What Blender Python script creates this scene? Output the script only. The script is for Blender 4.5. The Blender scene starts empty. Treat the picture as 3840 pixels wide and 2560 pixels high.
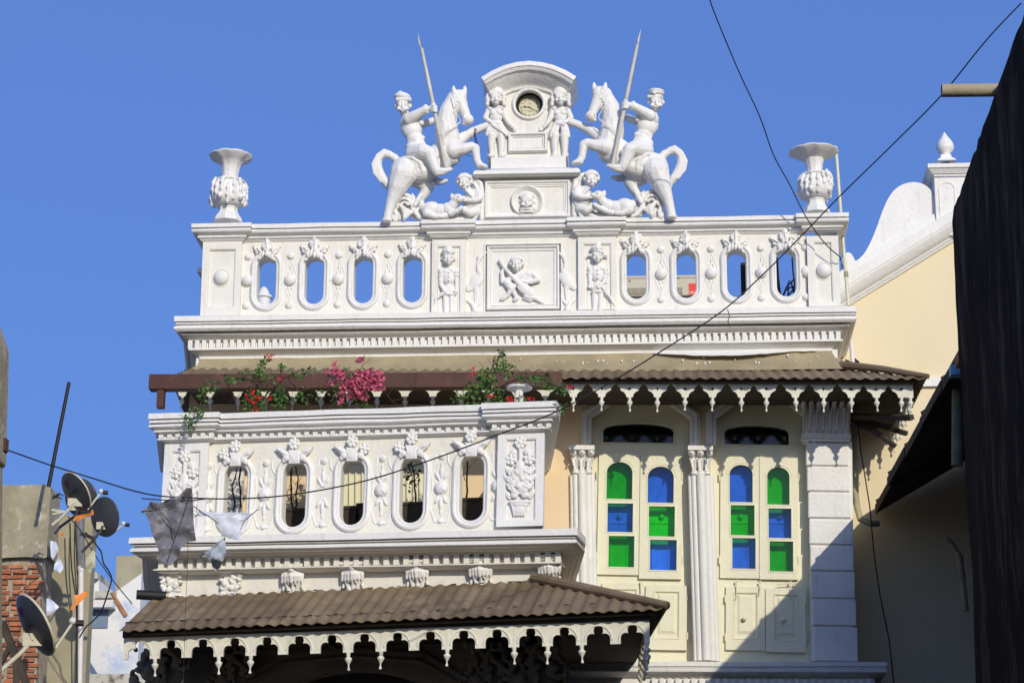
import bpy, bmesh, math, random
from mathutils import Vector, Matrix, noise
from mathutils.geometry import tessellate_polygon
random.seed(7)
S = bpy.context.scene
# ---------------------------------------------------------------- camera, sky, sun, exposure
FPX = 8980.0                                   # focal length in pixels of the 3840 px wide photograph
cam_d = bpy.data.cameras.new('camera'); cam = bpy.data.objects.new('camera', cam_d)
S.collection.objects.link(cam); S.camera = cam
cam_d.sensor_width = 36; cam_d.lens = FPX / 3840 * 36; cam_d.clip_end = 3000; cam_d.clip_start = .1
PITCH, YAW = math.radians(16), math.radians(3.4)
CAM = Vector((1.57, -26.4, 1.6))
cam.location = CAM; cam.rotation_euler = (math.pi / 2 + PITCH, 0, YAW)
S.render.resolution_x, S.render.resolution_y = 1024, 682
w = bpy.data.worlds.new('World'); S.world = w; w.use_nodes = True
nt = w.node_tree; nt.nodes.clear()
SUN = Vector((.44, -1, .44)).normalized()      # direction towards the sun
elev = math.asin(SUN.z)
sky = nt.nodes.new('ShaderNodeTexSky'); sky.sky_type = 'NISHITA'; sky.sun_disc = False
sky.sun_elevation = elev; sky.sun_rotation = math.atan2(SUN.x, SUN.y)
sky.ozone_density = 8.0; sky.air_density = 1.0; sky.dust_density = 4; sky.altitude = 300
hs = nt.nodes.new('ShaderNodeHueSaturation'); hs.inputs['Saturation'].default_value = 1.1; hs.inputs['Value'].default_value = 1.15; hs.inputs['Hue'].default_value = .508
bg = nt.nodes.new('ShaderNodeBackground'); bg.inputs[1].default_value = .145
wo = nt.nodes.new('ShaderNodeOutputWorld')
nt.links.new(sky.outputs[0], hs.inputs['Color']); 
mxs = nt.nodes.new('ShaderNodeMix'); mxs.data_type = 'RGBA'; mxs.inputs[0].default_value = .6; mxs.inputs[7].default_value = (1.02, 1.80, 4.65, 1)   # hazy winter air evens the sky out
nt.links.new(hs.outputs[0], mxs.inputs[6]); nt.links.new(mxs.outputs[2], bg.inputs[0]); nt.links.new(bg.outputs[0], wo.inputs[0])
ld = bpy.data.lights.new('sun', 'SUN'); ld.energy = 2.95; ld.angle = math.radians(.5); ld.color = (1, .915, .765)
sun = bpy.data.objects.new('sun', ld); S.collection.objects.link(sun)
sun.rotation_euler = SUN.to_track_quat('Z', 'Y').to_euler(); sun.location = (20, -30, 40)
S.view_settings.view_transform = 'Standard'; S.view_settings.look = 'None'
S.view_settings.exposure = 0; S.view_settings.gamma = 1; S.view_settings.use_curve_mapping = False
S.render.engine = 'CYCLES'
# ---------------------------------------------------------------- rays from photograph pixels, frames
RM = cam.rotation_euler.to_matrix()
def ray(px, py): return RM @ Vector(((px - 1920) / FPX, -(py - 1280) / FPX, -1))
def onY(px, py, Y):
    d = ray(px, py); return CAM + d * ((Y - CAM.y) / d.y)
class Frame:
    """flat reference plane: u to the right, v up, w out towards the street"""
    def __init__(s, A, B, w0=0):
        s.U = (B - A).normalized(); Z = Vector((0, 0, 1))
        s.V = (Z - s.U * Z.dot(s.U)).normalized(); s.N = s.U.cross(s.V); s.O = A - s.N * w0
        s.R = Matrix((s.U, s.V, s.N)).transposed().to_4x4()
    def l(s, px, py, w=0):
        d = ray(px, py); P = CAM + d * ((s.O + s.N * w - CAM).dot(s.N) / d.dot(s.N)) - s.O
        return P.dot(s.U), P.dot(s.V)
    def g(s, u, v, w=0): return s.O + s.U * u + s.V * v + s.N * w
    def p(s, px, py, w=0): u, v = s.l(px, py, w); return s.g(u, v, w)
    def u(s, px, py, w=0): return s.l(px, py, w)[0]
    def v(s, px, py, w=0): return s.l(px, py, w)[1]
PX = 1 / 326.0                                 # metres per photograph pixel on the facade
# ---------------------------------------------------------------- materials
MATS = {}
def node(nt, t, **k):
    n = nt.nodes.new(t)
    for a, b in k.items():
        if a in n.inputs: n.inputs[a].default_value = b
        else: setattr(n, a, b)
    return n
def mat(name, col, rough=.7, var=.12, scale=3.0, dirt=None, dirt_amt=.0, dirt_scale=2.0, bump=.15, bscale=40, streak=False, metal=0, spec=.35, stretch=None, dthr=.55, rain=0, orand=0):
    if name in MATS: return MATS[name]
    m = bpy.data.materials.new(name); m.use_nodes = True; nt = m.node_tree
    b = nt.nodes['Principled BSDF']; b.inputs['Roughness'].default_value = rough
    b.inputs['Metallic'].default_value = metal; b.inputs['Specular IOR Level'].default_value = spec
    tc = node(nt, 'ShaderNodeNewGeometry')
    mp = node(nt, 'ShaderNodeMapping'); nt.links.new(tc.outputs['Position'], mp.inputs[0])
    if streak: mp.inputs['Scale'].default_value = (1, 1, .12)
    if stretch: mp.inputs['Scale'].default_value = stretch
    n1 = node(nt, 'ShaderNodeTexNoise', Scale=scale, Detail=6.0, Roughness=.6); nt.links.new(mp.outputs[0], n1.inputs['Vector'])
    r1 = node(nt, 'ShaderNodeMapRange'); nt.links.new(n1.outputs[0], r1.inputs[0])
    r1.inputs[1].default_value = .3; r1.inputs[2].default_value = .7; r1.inputs[3].default_value = 1 - var; r1.inputs[4].default_value = 1 + var * .5
    mx = node(nt, 'ShaderNodeMix', data_type='RGBA', blend_type='MULTIPLY'); mx.inputs[0].default_value = 1
    mx.inputs[6].default_value = (*col, 1); nt.links.new(r1.outputs[0], mx.inputs[7])
    out = mx.outputs[2]
    if orand:
        oi = nt.nodes.new('ShaderNodeObjectInfo'); ro = node(nt, 'ShaderNodeMapRange'); nt.links.new(oi.outputs['Random'], ro.inputs[0]); ro.inputs[3].default_value = 1 - orand; ro.inputs[4].default_value = 1 + orand
        mo = node(nt, 'ShaderNodeMix', data_type='RGBA', blend_type='MULTIPLY'); mo.inputs[0].default_value = 1; nt.links.new(out, mo.inputs[6]); nt.links.new(ro.outputs[0], mo.inputs[7]); out = mo.outputs[2]
    if dirt:
        n2 = node(nt, 'ShaderNodeTexNoise', Scale=dirt_scale, Detail=8.0, Roughness=.7); nt.links.new(mp.outputs[0], n2.inputs['Vector'])
        r2 = node(nt, 'ShaderNodeMapRange'); nt.links.new(n2.outputs[0], r2.inputs[0])
        r2.inputs[1].default_value = dthr; r2.inputs[2].default_value = dthr + .13; r2.inputs[4].default_value = dirt_amt
        m2 = node(nt, 'ShaderNodeMix', data_type='RGBA'); nt.links.new(r2.outputs[0], m2.inputs[0])
        nt.links.new(out, m2.inputs[6]); m2.inputs[7].default_value = (*dirt, 1); out = m2.outputs[2]
    if rain:       # faint run marks and hairline grime, stretched downwards
        mr = node(nt, 'ShaderNodeMapping'); nt.links.new(tc.outputs['Position'], mr.inputs[0]); mr.inputs['Scale'].default_value = (9, 9, .9)
        n4 = node(nt, 'ShaderNodeTexNoise', Scale=1.6, Detail=7.0, Roughness=.65); nt.links.new(mr.outputs[0], n4.inputs['Vector'])
        r4 = node(nt, 'ShaderNodeMapRange'); nt.links.new(n4.outputs[0], r4.inputs[0]); r4.inputs[1].default_value = .56; r4.inputs[2].default_value = .74; r4.inputs[4].default_value = rain
        m4 = node(nt, 'ShaderNodeMix', data_type='RGBA'); nt.links.new(r4.outputs[0], m4.inputs[0]); nt.links.new(out, m4.inputs[6]); m4.inputs[7].default_value = (.36, .33, .27, 1); out = m4.outputs[2]
        vo = node(nt, 'ShaderNodeTexNoise', Scale=2.3, Detail=3.0, Distortion=1.5); nt.links.new(tc.outputs['Position'], vo.inputs['Vector'])
        rv = node(nt, 'ShaderNodeMapRange'); nt.links.new(vo.outputs[0], rv.inputs[0]); rv.inputs[1].default_value = .497; rv.inputs[2].default_value = .5; rv.inputs[3].default_value = 0; rv.inputs[4].default_value = 1
        r5 = node(nt, 'ShaderNodeMath', operation='COMPARE'); nt.links.new(vo.outputs[0], r5.inputs[0]); r5.inputs[1].default_value = .5; r5.inputs[2].default_value = .0012
        m5 = node(nt, 'ShaderNodeMath', operation='MULTIPLY'); nt.links.new(r5.outputs[0], m5.inputs[0]); m5.inputs[1].default_value = rain * 1.2
        m6 = node(nt, 'ShaderNodeMix', data_type='RGBA'); nt.links.new(m5.outputs[0], m6.inputs[0]); nt.links.new(out, m6.inputs[6]); m6.inputs[7].default_value = (.30, .27, .21, 1); out = m6.outputs[2]
    nt.links.new(out, b.inputs['Base Color'])
    if bump:
        n3 = node(nt, 'ShaderNodeTexNoise', Scale=bscale, Detail=4.0); nt.links.new(mp.outputs[0] if (streak or stretch) else tc.outputs['Position'], n3.inputs['Vector'])
        bp = node(nt, 'ShaderNodeBump', Strength=bump, Distance=.02); nt.links.new(n3.outputs[0], bp.inputs['Height']); nt.links.new(bp.outputs[0], b.inputs['Normal'])
    MATS[name] = m; return m
WHITE = mat('white_limewash', (.79, .775, .725), .6, .05, 4, (.45, .41, .32), .30, 3.2, .3, 22, dthr=.58, rain=.28)
WHITE2 = mat('white_statue_paint', (.785, .77, .72), .55, .05, 6, (.45, .41, .31), .35, 5.0, .22, 30, dthr=.57, rain=.2)
FIELD = mat('ivory_plaster', (.78, .755, .675), .75, .06, 5, (.55, .51, .40), .3, 4.0, .25, 26, dthr=.59, rain=.25)
BFIELD = mat('cream_balcony_plaster', (.775, .745, .64), .75, .06, 5, (.6, .52, .38), .28, 4.0, .25, 26, dthr=.59, rain=.25)
PEACH = mat('peach_wall_paint', (.80, .62, .38), .8, .05, 2, (.55, .45, .3), .15, 3, .15, 30)
NEIGH = mat('cream_gable_paint', (.77, .66, .43), .85, .04, 1.5, (.5, .38, .2), .5, 6, .10, 40, dthr=.68)
DOORP = mat('pale_yellow_gloss_paint', (.76, .73, .53), .45, .05, 6, (.55, .5, .35), .3, 5, .15, 30, dthr=.6)
KHAKI = mat('bare_cement', (.36, .30, .18), .9, .22, 3, (.78, .77, .72), .9, 9, .4, 30, dthr=.70)
SHEET = mat('brown_corrugated_sheet', (.205, .15, .088), .75, .28, 3, (.30, .25, .155), .6, 1.5, .15, 40, spec=.3, orand=.16)
SHADED = mat('shade_darkened_plaster', (.20, .175, .14), .9, .3, 3, (.08, .065, .05), .7, 2.5, .3, 20)  # mottled plaster; deep shade under the lower awning is put into its dark colour
RUST = mat('rust_brown_gutter', (.085, .032, .022), .6, .3, 3, (.14, .06, .03), .4, 6, .1, 40)
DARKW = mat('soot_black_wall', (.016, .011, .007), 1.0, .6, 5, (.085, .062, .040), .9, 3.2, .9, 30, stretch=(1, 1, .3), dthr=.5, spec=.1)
CONC = mat('stained_concrete', (.37, .325, .215), .9, .3, 3, (.66, .62, .52), .8, 5.0, .5, 25, dthr=.56)
CONC2 = mat('smooth_khaki_render', (.38, .34, .225), .9, .16, 2, (.22, .2, .14), .4, 3, .25, 25)
BRICK = mat('orange_brick', (.42, .15, .07), .9, .4, 9, (.55, .48, .36), .6, 14, .5, 40, dthr=.62, orand=.3)
MORTAR = mat('lime_mortar', (.42, .35, .24), .95, .3, 8, (.70, .66, .56), .8, 9, .8, 30, dthr=.58)
BLUEW = mat('blue_white_wash', (.80, .78, .72), .8, .08, 2, (.35, .48, .72), .7, 1.2, .15, 20, dthr=.5)
DBLUE = mat('faded_blue_shutter', (.20, .27, .36), .8, .2, 3)
STAINW = mat('black_stained_parapet', (.56, .54, .46), .9, .2, 4, (.07, .065, .055), .85, 5, .3, 30, dthr=.5)
BLACK = mat('black_rubber', (.012, .012, .014), .6, .1, 5, bump=0)
DMETAL = mat('dark_grey_dish_metal', (.06, .062, .066), .45, .15, 5, bump=0, spec=.5)
CMETAL = mat('cream_tube_metal', (.62, .57, .42), .5, .15, 5, bump=0)
PVC = mat('ivory_plastic_pipe', (.60, .60, .46), .45, .12, 4, bump=0)
WPVC = mat('white_plastic_pipe', (.74, .70, .64), .45, .15, 4, bump=0)
TILE = mat('dark_clay_tile', (.075, .055, .042), .95, .4, 4, bump=.5)
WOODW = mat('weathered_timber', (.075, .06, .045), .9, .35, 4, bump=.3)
OLDWOOD = mat('orange_timber_pole', (.42, .21, .11), .9, .25, 6, bump=.2)
VALP = mat('ivory_valance_paint', (.74, .72, .60), .6, .08, 6, (.45, .40, .28), .5, 5, .2, 30, dthr=.56, orand=.04)
GREYC = mat('grey_plastic_film', (.17, .17, .195), .5, .18, 4, (.12, .11, .12), .4, 3, .2, 30)
WHITEC = mat('white_plastic_film', (.66, .70, .78), .45, .12, 4, bump=.1)
ORANGE = mat('orange_plastic_film', (.75, .24, .03), .5, .15, 6, bump=.1)
LEAF = mat('bougainvillea_leaf', (.075, .17, .025), .5, .45, 20, bump=0, spec=.4)
STEM = mat('brown_stem', (.07, .045, .03), .9, .3, 20, bump=0)
PINK = mat('magenta_bract', (.60, .12, .20), .6, .3, 30, bump=0)
RED = mat('red_petal', (.62, .018, .02), .55, .3, 30, bump=0)
POT = mat('dark_brown_planter', (.055, .042, .032), .8, .3, 4, bump=.2)
ACM = mat('beige_painted_steel', (.55, .50, .37), .5, .08, 4, bump=0)
REDP = mat('red_sticker', (.80, .05, .03), .5, .05, 4, bump=0)
INKW = mat('white_print', (.82, .8, .74), .5, .03, 4, bump=0)
INK = mat('black_print', (.02, .02, .022), .6, .05, 4, bump=0)
DIAL = mat('aged_clock_dial', (.62, .58, .40), .6, .12, 10, (.45, .35, .2), .4, 20, 0, dthr=.6)
RIM = mat('black_clock_rim', (.012, .013, .015), .2, .2, 9, (.16, .11, .06), .7, 14, 0, spec=.7, dthr=.56)
BRASS = mat('dull_brass', (.30, .21, .10), .5, .2, 12, bump=0, metal=.6)
ASPH = mat('street_paving', (.22, .19, .145), .95, .3, 1.5, bump=.3)
ROOFB = mat('blue_plastic_sheet', (.20, .48, .66), .5, .15, 5, bump=0)
PURPLE = mat('purple_print', (.10, .02, .07), .6, .1, 9, bump=0)
def glass_mat(name, col):
    m = bpy.data.materials.new(name); m.use_nodes = True; nt = m.node_tree; nt.nodes.clear()
    o = nt.nodes.new('ShaderNodeOutputMaterial'); t = node(nt, 'ShaderNodeBsdfTransparent'); 
    g = node(nt, 'ShaderNodeBsdfGlossy', Roughness=.06); f = node(nt, 'ShaderNodeFresnel', IOR=1.45)
    nz = node(nt, 'ShaderNodeTexNoise', Scale=7.0); ge = node(nt, 'ShaderNodeNewGeometry'); nt.links.new(ge.outputs['Position'], nz.inputs['Vector'])
    mp = node(nt, 'ShaderNodeMapRange'); nt.links.new(nz.outputs[0], mp.inputs[0]); mp.inputs[3].default_value = .88; mp.inputs[4].default_value = 1.1
    mm = node(nt, 'ShaderNodeMix', data_type='RGBA', blend_type='MULTIPLY'); mm.inputs[0].default_value = 1; mm.inputs[6].default_value = (*col, 1); nt.links.new(mp.outputs[0], mm.inputs[7])
    oi = nt.nodes.new('ShaderNodeObjectInfo'); ro = node(nt, 'ShaderNodeMapRange'); nt.links.new(oi.outputs['Random'], ro.inputs[0]); ro.inputs[3].default_value = .86; ro.inputs[4].default_value = 1.06
    mo = node(nt, 'ShaderNodeMix', data_type='RGBA', blend_type='MULTIPLY'); mo.inputs[0].default_value = 1; nt.links.new(mm.outputs[2], mo.inputs[6]); nt.links.new(ro.outputs[0], mo.inputs[7]); mm = mo
    nt.links.new(mm.outputs[2], t.inputs[0])
    s = nt.nodes.new('ShaderNodeMixShader'); nt.links.new(f.outputs[0], s.inputs[0]); nt.links.new(t.outputs[0], s.inputs[1]); nt.links.new(g.outputs[0], s.inputs[2]); nt.links.new(s.outputs[0], o.inputs[0])
    return m
GGREEN = glass_mat('green_stained_glass', (.25, .85, .13)); GBLUE = glass_mat('blue_stained_glass', (.40, .64, 1.0))
GDARK = glass_mat('smoked_blue_glass', (.20, .30, .42)); GDARKG = glass_mat('smoked_green_glass', (.20, .34, .30))
# ---------------------------------------------------------------- objects
WL = {}
def tag(o, label=None, cat=None, group=None, kind=None):
    if label: o['label'] = label
    if cat: o['category'] = cat
    if group: o['group'] = group
    if kind: o['kind'] = kind
    return o
def thing(name, loc, label, cat, group=None):
    o = bpy.data.objects.new(name, None); S.collection.objects.link(o); o.location = loc; o.empty_display_size = .2
    WL[o.name] = Vector(loc); return tag(o, label, cat, group)
def mesh(name, V, F, m, smooth=35):
    me = bpy.data.meshes.new(name); me.from_pydata([tuple(v) for v in V], [], F); me.update()
    bm = bmesh.new(); bm.from_mesh(me); bmesh.ops.recalc_face_normals(bm, faces=bm.faces); bm.to_mesh(me); bm.free()
    if smooth:
        me.polygons.foreach_set('use_smooth', [True] * len(me.polygons)); me.set_sharp_from_angle(angle=math.radians(smooth))
    me.materials.append(m); return me
def link(name, me, loc, parent=None, R=None):
    o = bpy.data.objects.new(name, me); S.collection.objects.link(o)
    pl = WL[parent.name] if parent else Vector((0, 0, 0))
    M = Matrix.Translation(Vector(loc) - pl)
    if R is not None: M = M @ R
    o.matrix_basis = M
    if parent: o.parent = parent
    WL[o.name] = Vector(loc); return o
class MB:
    """collects geometry in world space and links it as one mesh object"""
    def __init__(s): s.V = []; s.F = []
    def add(s, V, F): n = len(s.V); s.V += [Vector(v) for v in V]; s.F += [tuple(i + n for i in f) for f in F]; return s
    def build(s, name, m, parent=None, smooth=35, kind=None):
        lo = Vector([min(v[i] for v in s.V) for i in range(3)]); hi = Vector([max(v[i] for v in s.V) for i in range(3)])
        c = (lo + hi) / 2
        if not parent: c.z = lo.z
        me = mesh(name, [v - c for v in s.V], s.F, m, smooth)
        o = link(name, me, c, parent)
        if kind: o['kind'] = kind
        return o
    # --- shapes
    def box(s, F, u0, u1, v0, v1, w0, w1):
        P = [F.g(u, v, w) for w in (w0, w1) for v in (v0, v1) for u in (u0, u1)]
        return s.add(P, [(0, 2, 3, 1), (4, 5, 7, 6), (0, 1, 5, 4), (2, 6, 7, 3), (0, 4, 6, 2), (1, 3, 7, 5)])
    def boxp(s, F, x0, y0, x1, y1, w0, w1):
        """box whose front face shows at the given photograph pixels"""
        ym = (y0 + y1) / 2; xm = (x0 + x1) / 2
        return s.box(F, F.u(x0, ym, w1), F.u(x1, ym, w1), F.v(xm, y1, w1), F.v(xm, y0, w1), w0, w1)
    def plan(s, F, pts, v0, v1):
        n = len(pts); V = [F.g(u, v0, w_) for u, w_ in pts] + [F.g(u, v1, w_) for u, w_ in pts]
        return s.add(V, [tuple(range(n)), tuple(n + i for i in reversed(range(n)))] + [(i, (i + 1) % n, n + (i + 1) % n, n + i) for i in range(n)])
    def plate(s, F, outer, holes, w0, w1):
        """outline (u,v) with holes, from depth w0 to front w1"""
        loops = [outer] + list(holes); tris = tessellate_polygon([[Vector((a, b, 0)) for a, b in L] for L in loops])
        pts = [q for L in loops for q in L]; n = len(pts)
        V = [F.g(a, b, w1) for a, b in pts] + [F.g(a, b, w0) for a, b in pts]
        Fc = [tuple(t) for t in tris] + [tuple(i + n for i in reversed(t)) for t in tris]; k = 0
        for L in loops:
            m = len(L)
            for i in range(m): a, b = k + i, k + (i + 1) % m; Fc.append((a, b, b + n, a + n))
            k += m
        return s.add(V, Fc)
    def sweep(s, F, path, prof, jit=0, step=.3, cap=False):
        """moulding: plan path (u,d) with outward profile (v,w); mitred corners"""
        P = []
        segs = []
        for i in range(len(path) - 1):
            a, b = Vector(path[i]), Vector(path[i + 1]); t = (b - a).normalized(); segs.append((a, b, Vector((-t[1], t[0]))))
        for i, (a, b, n) in enumerate(segs):
            m = n if i == 0 else (segs[i - 1][2] + n) / (1 + segs[i - 1][2].dot(n))
            P.append((a, m)); k = max(1, int((b - a).length / step))
            for j in range(1, k): P.append((a.lerp(b, j / k), n))
        P.append((segs[-1][1], segs[-1][2]))
        V = []; n = len(prof)
        for a, m in P:
            for k, (v, w_) in enumerate(prof):
                dv = dw = 0
                if jit:
                    q = Vector((a[0] * 1.7, v * 9, a[1] * 3)); dv = noise.noise(q) * jit; dw = noise.noise(q + Vector((9, 5, 2))) * jit * .6
                V.append(F.g(a[0] + m[0] * (w_ + dw), v + dv, a[1] + m[1] * (w_ + dw)))
        Fc = [(i * n + k, (i + 1) * n + k, (i + 1) * n + k + 1, i * n + k + 1) for i in range(len(P) - 1) for k in range(n - 1)]
        if cap: Fc += [tuple(range(n)), tuple(len(V) - n + i for i in reversed(range(n)))]
        return s.add(V, Fc)
    def ring(s, F, loop, prof, closed=True):
        """in-plane moulding along loop (u,v); profile (outward offset, w)"""
        m = len(loop); n = len(prof); V = []
        for i in range(m):
            a = Vector(loop[i - 1] if closed or i else loop[0]); b = Vector(loop[i]); c = Vector(loop[(i + 1) % m] if closed or i < m - 1 else loop[-1])
            t1 = (b - a); t2 = (c - b)
            if t1.length < 1e-9: t1 = t2
            if t2.length < 1e-9: t2 = t1
            t1.normalize(); t2.normalize(); n1 = Vector((t1[1], -t1[0])); n2 = Vector((t2[1], -t2[0])); mm = (n1 + n2) / max(.3, 1 + n1.dot(n2))
            for o_, w_ in prof: V.append(F.g(b[0] + mm[0] * o_, b[1] + mm[1] * o_, w_))
        Fc = [(i * n + k, ((i + 1) % m) * n + k, ((i + 1) % m) * n + k + 1, i * n + k + 1) for i in range(m if closed else m - 1) for k in range(n - 1)]
        if not closed: Fc += [tuple(range(n)), tuple(len(V) - n + i for i in reversed(range(n)))]
        return s.add(V, Fc)
    def tube(s, pts, r, n=6, cap=True):
        pts = [Vector(p) for p in pts]; rs = r if isinstance(r, (list, tuple)) else [r] * len(pts); V = []
        up = Vector((.13, .37, .92)); 
        for i, p in enumerate(pts):
            t = (pts[min(i + 1, len(pts) - 1)] - pts[max(i - 1, 0)]).normalized()
            if abs(t.dot(up)) > .95: up = Vector((.9, .3, .1))
            x = t.cross(up).normalized(); y = t.cross(x)
            for k in range(n): a = 2 * math.pi * k / n; V.append(p + (x * math.cos(a) + y * math.sin(a)) * rs[i])
        Fc = [(i * n + k, i * n + (k + 1) % n, (i + 1) * n + (k + 1) % n, (i + 1) * n + k) for i in range(len(pts) - 1) for k in range(n)]
        if cap: Fc += [tuple(range(n)), tuple(len(V) - n + i for i in reversed(range(n)))]
        return s.add(V, Fc)
    def lathe(s, C, prof, n=24, flute=0, lobes=0, R=None):
        """prof: (radius, z) about the vertical through C"""
        V = []; m = len(prof)
        for k in range(n):
            a = 2 * math.pi * k / n
            for r, z in prof:
                rr = r * (1 + flute * math.cos(a * lobes)) if lobes else r
                q = Vector((rr * math.cos(a), rr * math.sin(a), z)); V.append(Vector(C) + (R @ q if R else q))
        Fc = [(k * m + i, ((k + 1) % n) * m + i, ((k + 1) % n) * m + i + 1, k * m + i + 1) for k in range(n) for i in range(m - 1)]
        Fc += [tuple(k * m for k in reversed(range(n))), tuple(k * m + m - 1 for k in range(n))]
        return s.add(V, Fc)
    def ell(s, C, rx, ry, rz, R=None, nu=12, nv=8):
        V = []
        for j in range(1, nv):
            b = math.pi * j / nv
            for i in range(nu):
                a = 2 * math.pi * i / nu; q = Vector((rx * math.sin(b) * math.cos(a), ry * math.sin(b) * math.sin(a), rz * math.cos(b)))
                V.append(Vector(C) + (R @ q if R else q))
        t = len(V); zt = Vector((0, 0, rz)); V += [Vector(C) + (R @ zt if R else zt), Vector(C) - (R @ zt if R else zt)]
        Fc = [(j * nu + i, j * nu + (i + 1) % nu, (j + 1) * nu + (i + 1) % nu, (j + 1) * nu + i) for j in range(nv - 2) for i in range(nu)]
        Fc += [(t, (i + 1) % nu, i) for i in range(nu)] + [(t + 1, (nv - 2) * nu + i, (nv - 2) * nu + (i + 1) % nu) for i in range(nu)]
        return s.add(V, Fc)
class Blob:
    """a modelled figure: overlapping solids in photograph pixels + depth, fused into ONE continuous skin"""
    def __init__(s, F, mirror=None, dy=0): s.F = F; s.m = MB(); s.mir = mirror; s.dy = dy
    def P(s, x, y, w_):
        if s.mir is not None: x = 2 * s.mir - x
        return s.F.p(x, y + s.dy, w_)
    def ch(s, pts):
        """tapered limb: (x, y, w, radius px)"""
        Q = [(s.P(x, y, w_), r * PX) for x, y, w_, r in pts]
        for (a, ra), (b, rb) in zip(Q, Q[1:]): s.m.tube([a, b], [ra, rb], 10)
        for a, ra in Q: s.m.ell(a, ra, ra, ra, nu=10, nv=8)
        return s
    def e(s, x, y, w_, rx, ry, rw, ang=0):
        """ellipsoid: radii px in the picture plane, rw px towards the viewer, ang degrees"""
        if s.mir is not None: ang = -ang
        R = (s.F.R.to_3x3() @ Matrix.Rotation(math.radians(ang), 3, 'Z')); s.m.ell(s.P(x, y, w_), rx * PX, ry * PX, rw * PX, R, 14, 10); return s
    def build(s, name, m, parent=None, vox=.007, smooth=2, C=None, fat=0):
        me = bpy.data.meshes.new('tmp'); me.from_pydata([tuple(v) for v in s.m.V], [], s.m.F)
        bm = bmesh.new(); bm.from_mesh(me); bmesh.ops.recalc_face_normals(bm, faces=bm.faces); bm.to_mesh(me); bm.free()
        t = bpy.data.objects.new('tmp', me); S.collection.objects.link(t)
        r = t.modifiers.new('r', 'REMESH'); r.mode = 'VOXEL'; r.voxel_size = vox; r.use_smooth_shade = True
        if fat: dm_ = t.modifiers.new('d', 'DISPLACE'); dm_.strength = fat; dm_.mid_level = 0
        if smooth: q = t.modifiers.new('s', 'SMOOTH'); q.iterations = smooth; q.factor = .5
        dg = bpy.context.evaluated_depsgraph_get(); me2 = bpy.data.meshes.new_from_object(t.evaluated_get(dg))
        bpy.data.objects.remove(t); bpy.data.meshes.remove(me)
        vs = [v.co for v in me2.vertices]; lo = Vector([min(v[i] for v in vs) for i in range(3)]); hi = Vector([max(v[i] for v in vs) for i in range(3)])
        c = C or (lo + hi) / 2
        if not parent and not C: c.z = lo.z
        me2.transform(Matrix.Translation(-c)); me2.name = name; me2.materials.clear(); me2.materials.append(m)
        me2.polygons.foreach_set('use_smooth', [True] * len(me2.polygons))
        o = link(name, me2, c, parent); return o
def stadium(cu, cv, hw, hh, n=10):
    """closed loop, counter-clockwise"""
    L = []; k = hh - hw
    for i in range(n + 1): a = math.pi * i / n; L.append((cu + hw * math.cos(a), cv + k + hw * math.sin(a)))
    for i in range(n + 1): a = math.pi + math.pi * i / n; L.append((cu + hw * math.cos(a), cv - k + hw * math.sin(a)))
    return L
def inst(name, me, F, u, v, w_, parent, ang=0, sc=1, flip=False):
    R = F.R @ Matrix.Rotation(ang, 4, 'Z') @ Matrix.Diagonal((-sc if flip else sc, sc, sc, 1))
    return link(name, me, F.g(u, v, w_), parent, R)
def text_mesh(txt, size, m, ext=.001):
    c = bpy.data.curves.new('t', 'FONT'); c.body = txt; c.size = size; c.align_x = 'CENTER'; c.align_y = 'CENTER'; c.extrude = ext
    o = bpy.data.objects.new('t', c); S.collection.objects.link(o); dg = bpy.context.evaluated_depsgraph_get()
    me = bpy.data.meshes.new_from_object(o.evaluated_get(dg)); bpy.data.objects.remove(o); me.materials.clear(); me.materials.append(m); return me
# reference planes
M = Frame(onY(660, 1187, -.75), onY(3208, 1150, -.75), .75)          # upper storey and parapet
B = Frame(onY(553, 1560, -1.95), onY(2083, 1512, -2.55), .22)         # projecting balcony, turned a little
W = Frame(onY(2242, 1706, 0), onY(2990, 1716, 0), 0)                 # window wall, floor sagging to the right
Y0 = Frame(Vector((0, 0, 0)), Vector((1, 0, 0)), 0)
print('tilt M %.4f B %.4f W %.4f' % (M.U.z, B.U.z, W.U.z), 'bay yaw', math.degrees(math.atan2(B.U.y, B.U.x)))
# ================================================================ the ornate white house
def pr(F, x, L):
    """profile from photograph rows at column x: (y, w) -> (v, w)"""
    return [(F.v(x, y, w_), w_ if len(q) == 2 else q[2]) for q in L for y, w_ in [q[:2]]]
HOUSE = thing('ornate_house', (0, 0, 0), 'white stucco house with balustraded parapet, balcony and coloured glass windows', 'house')
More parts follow.
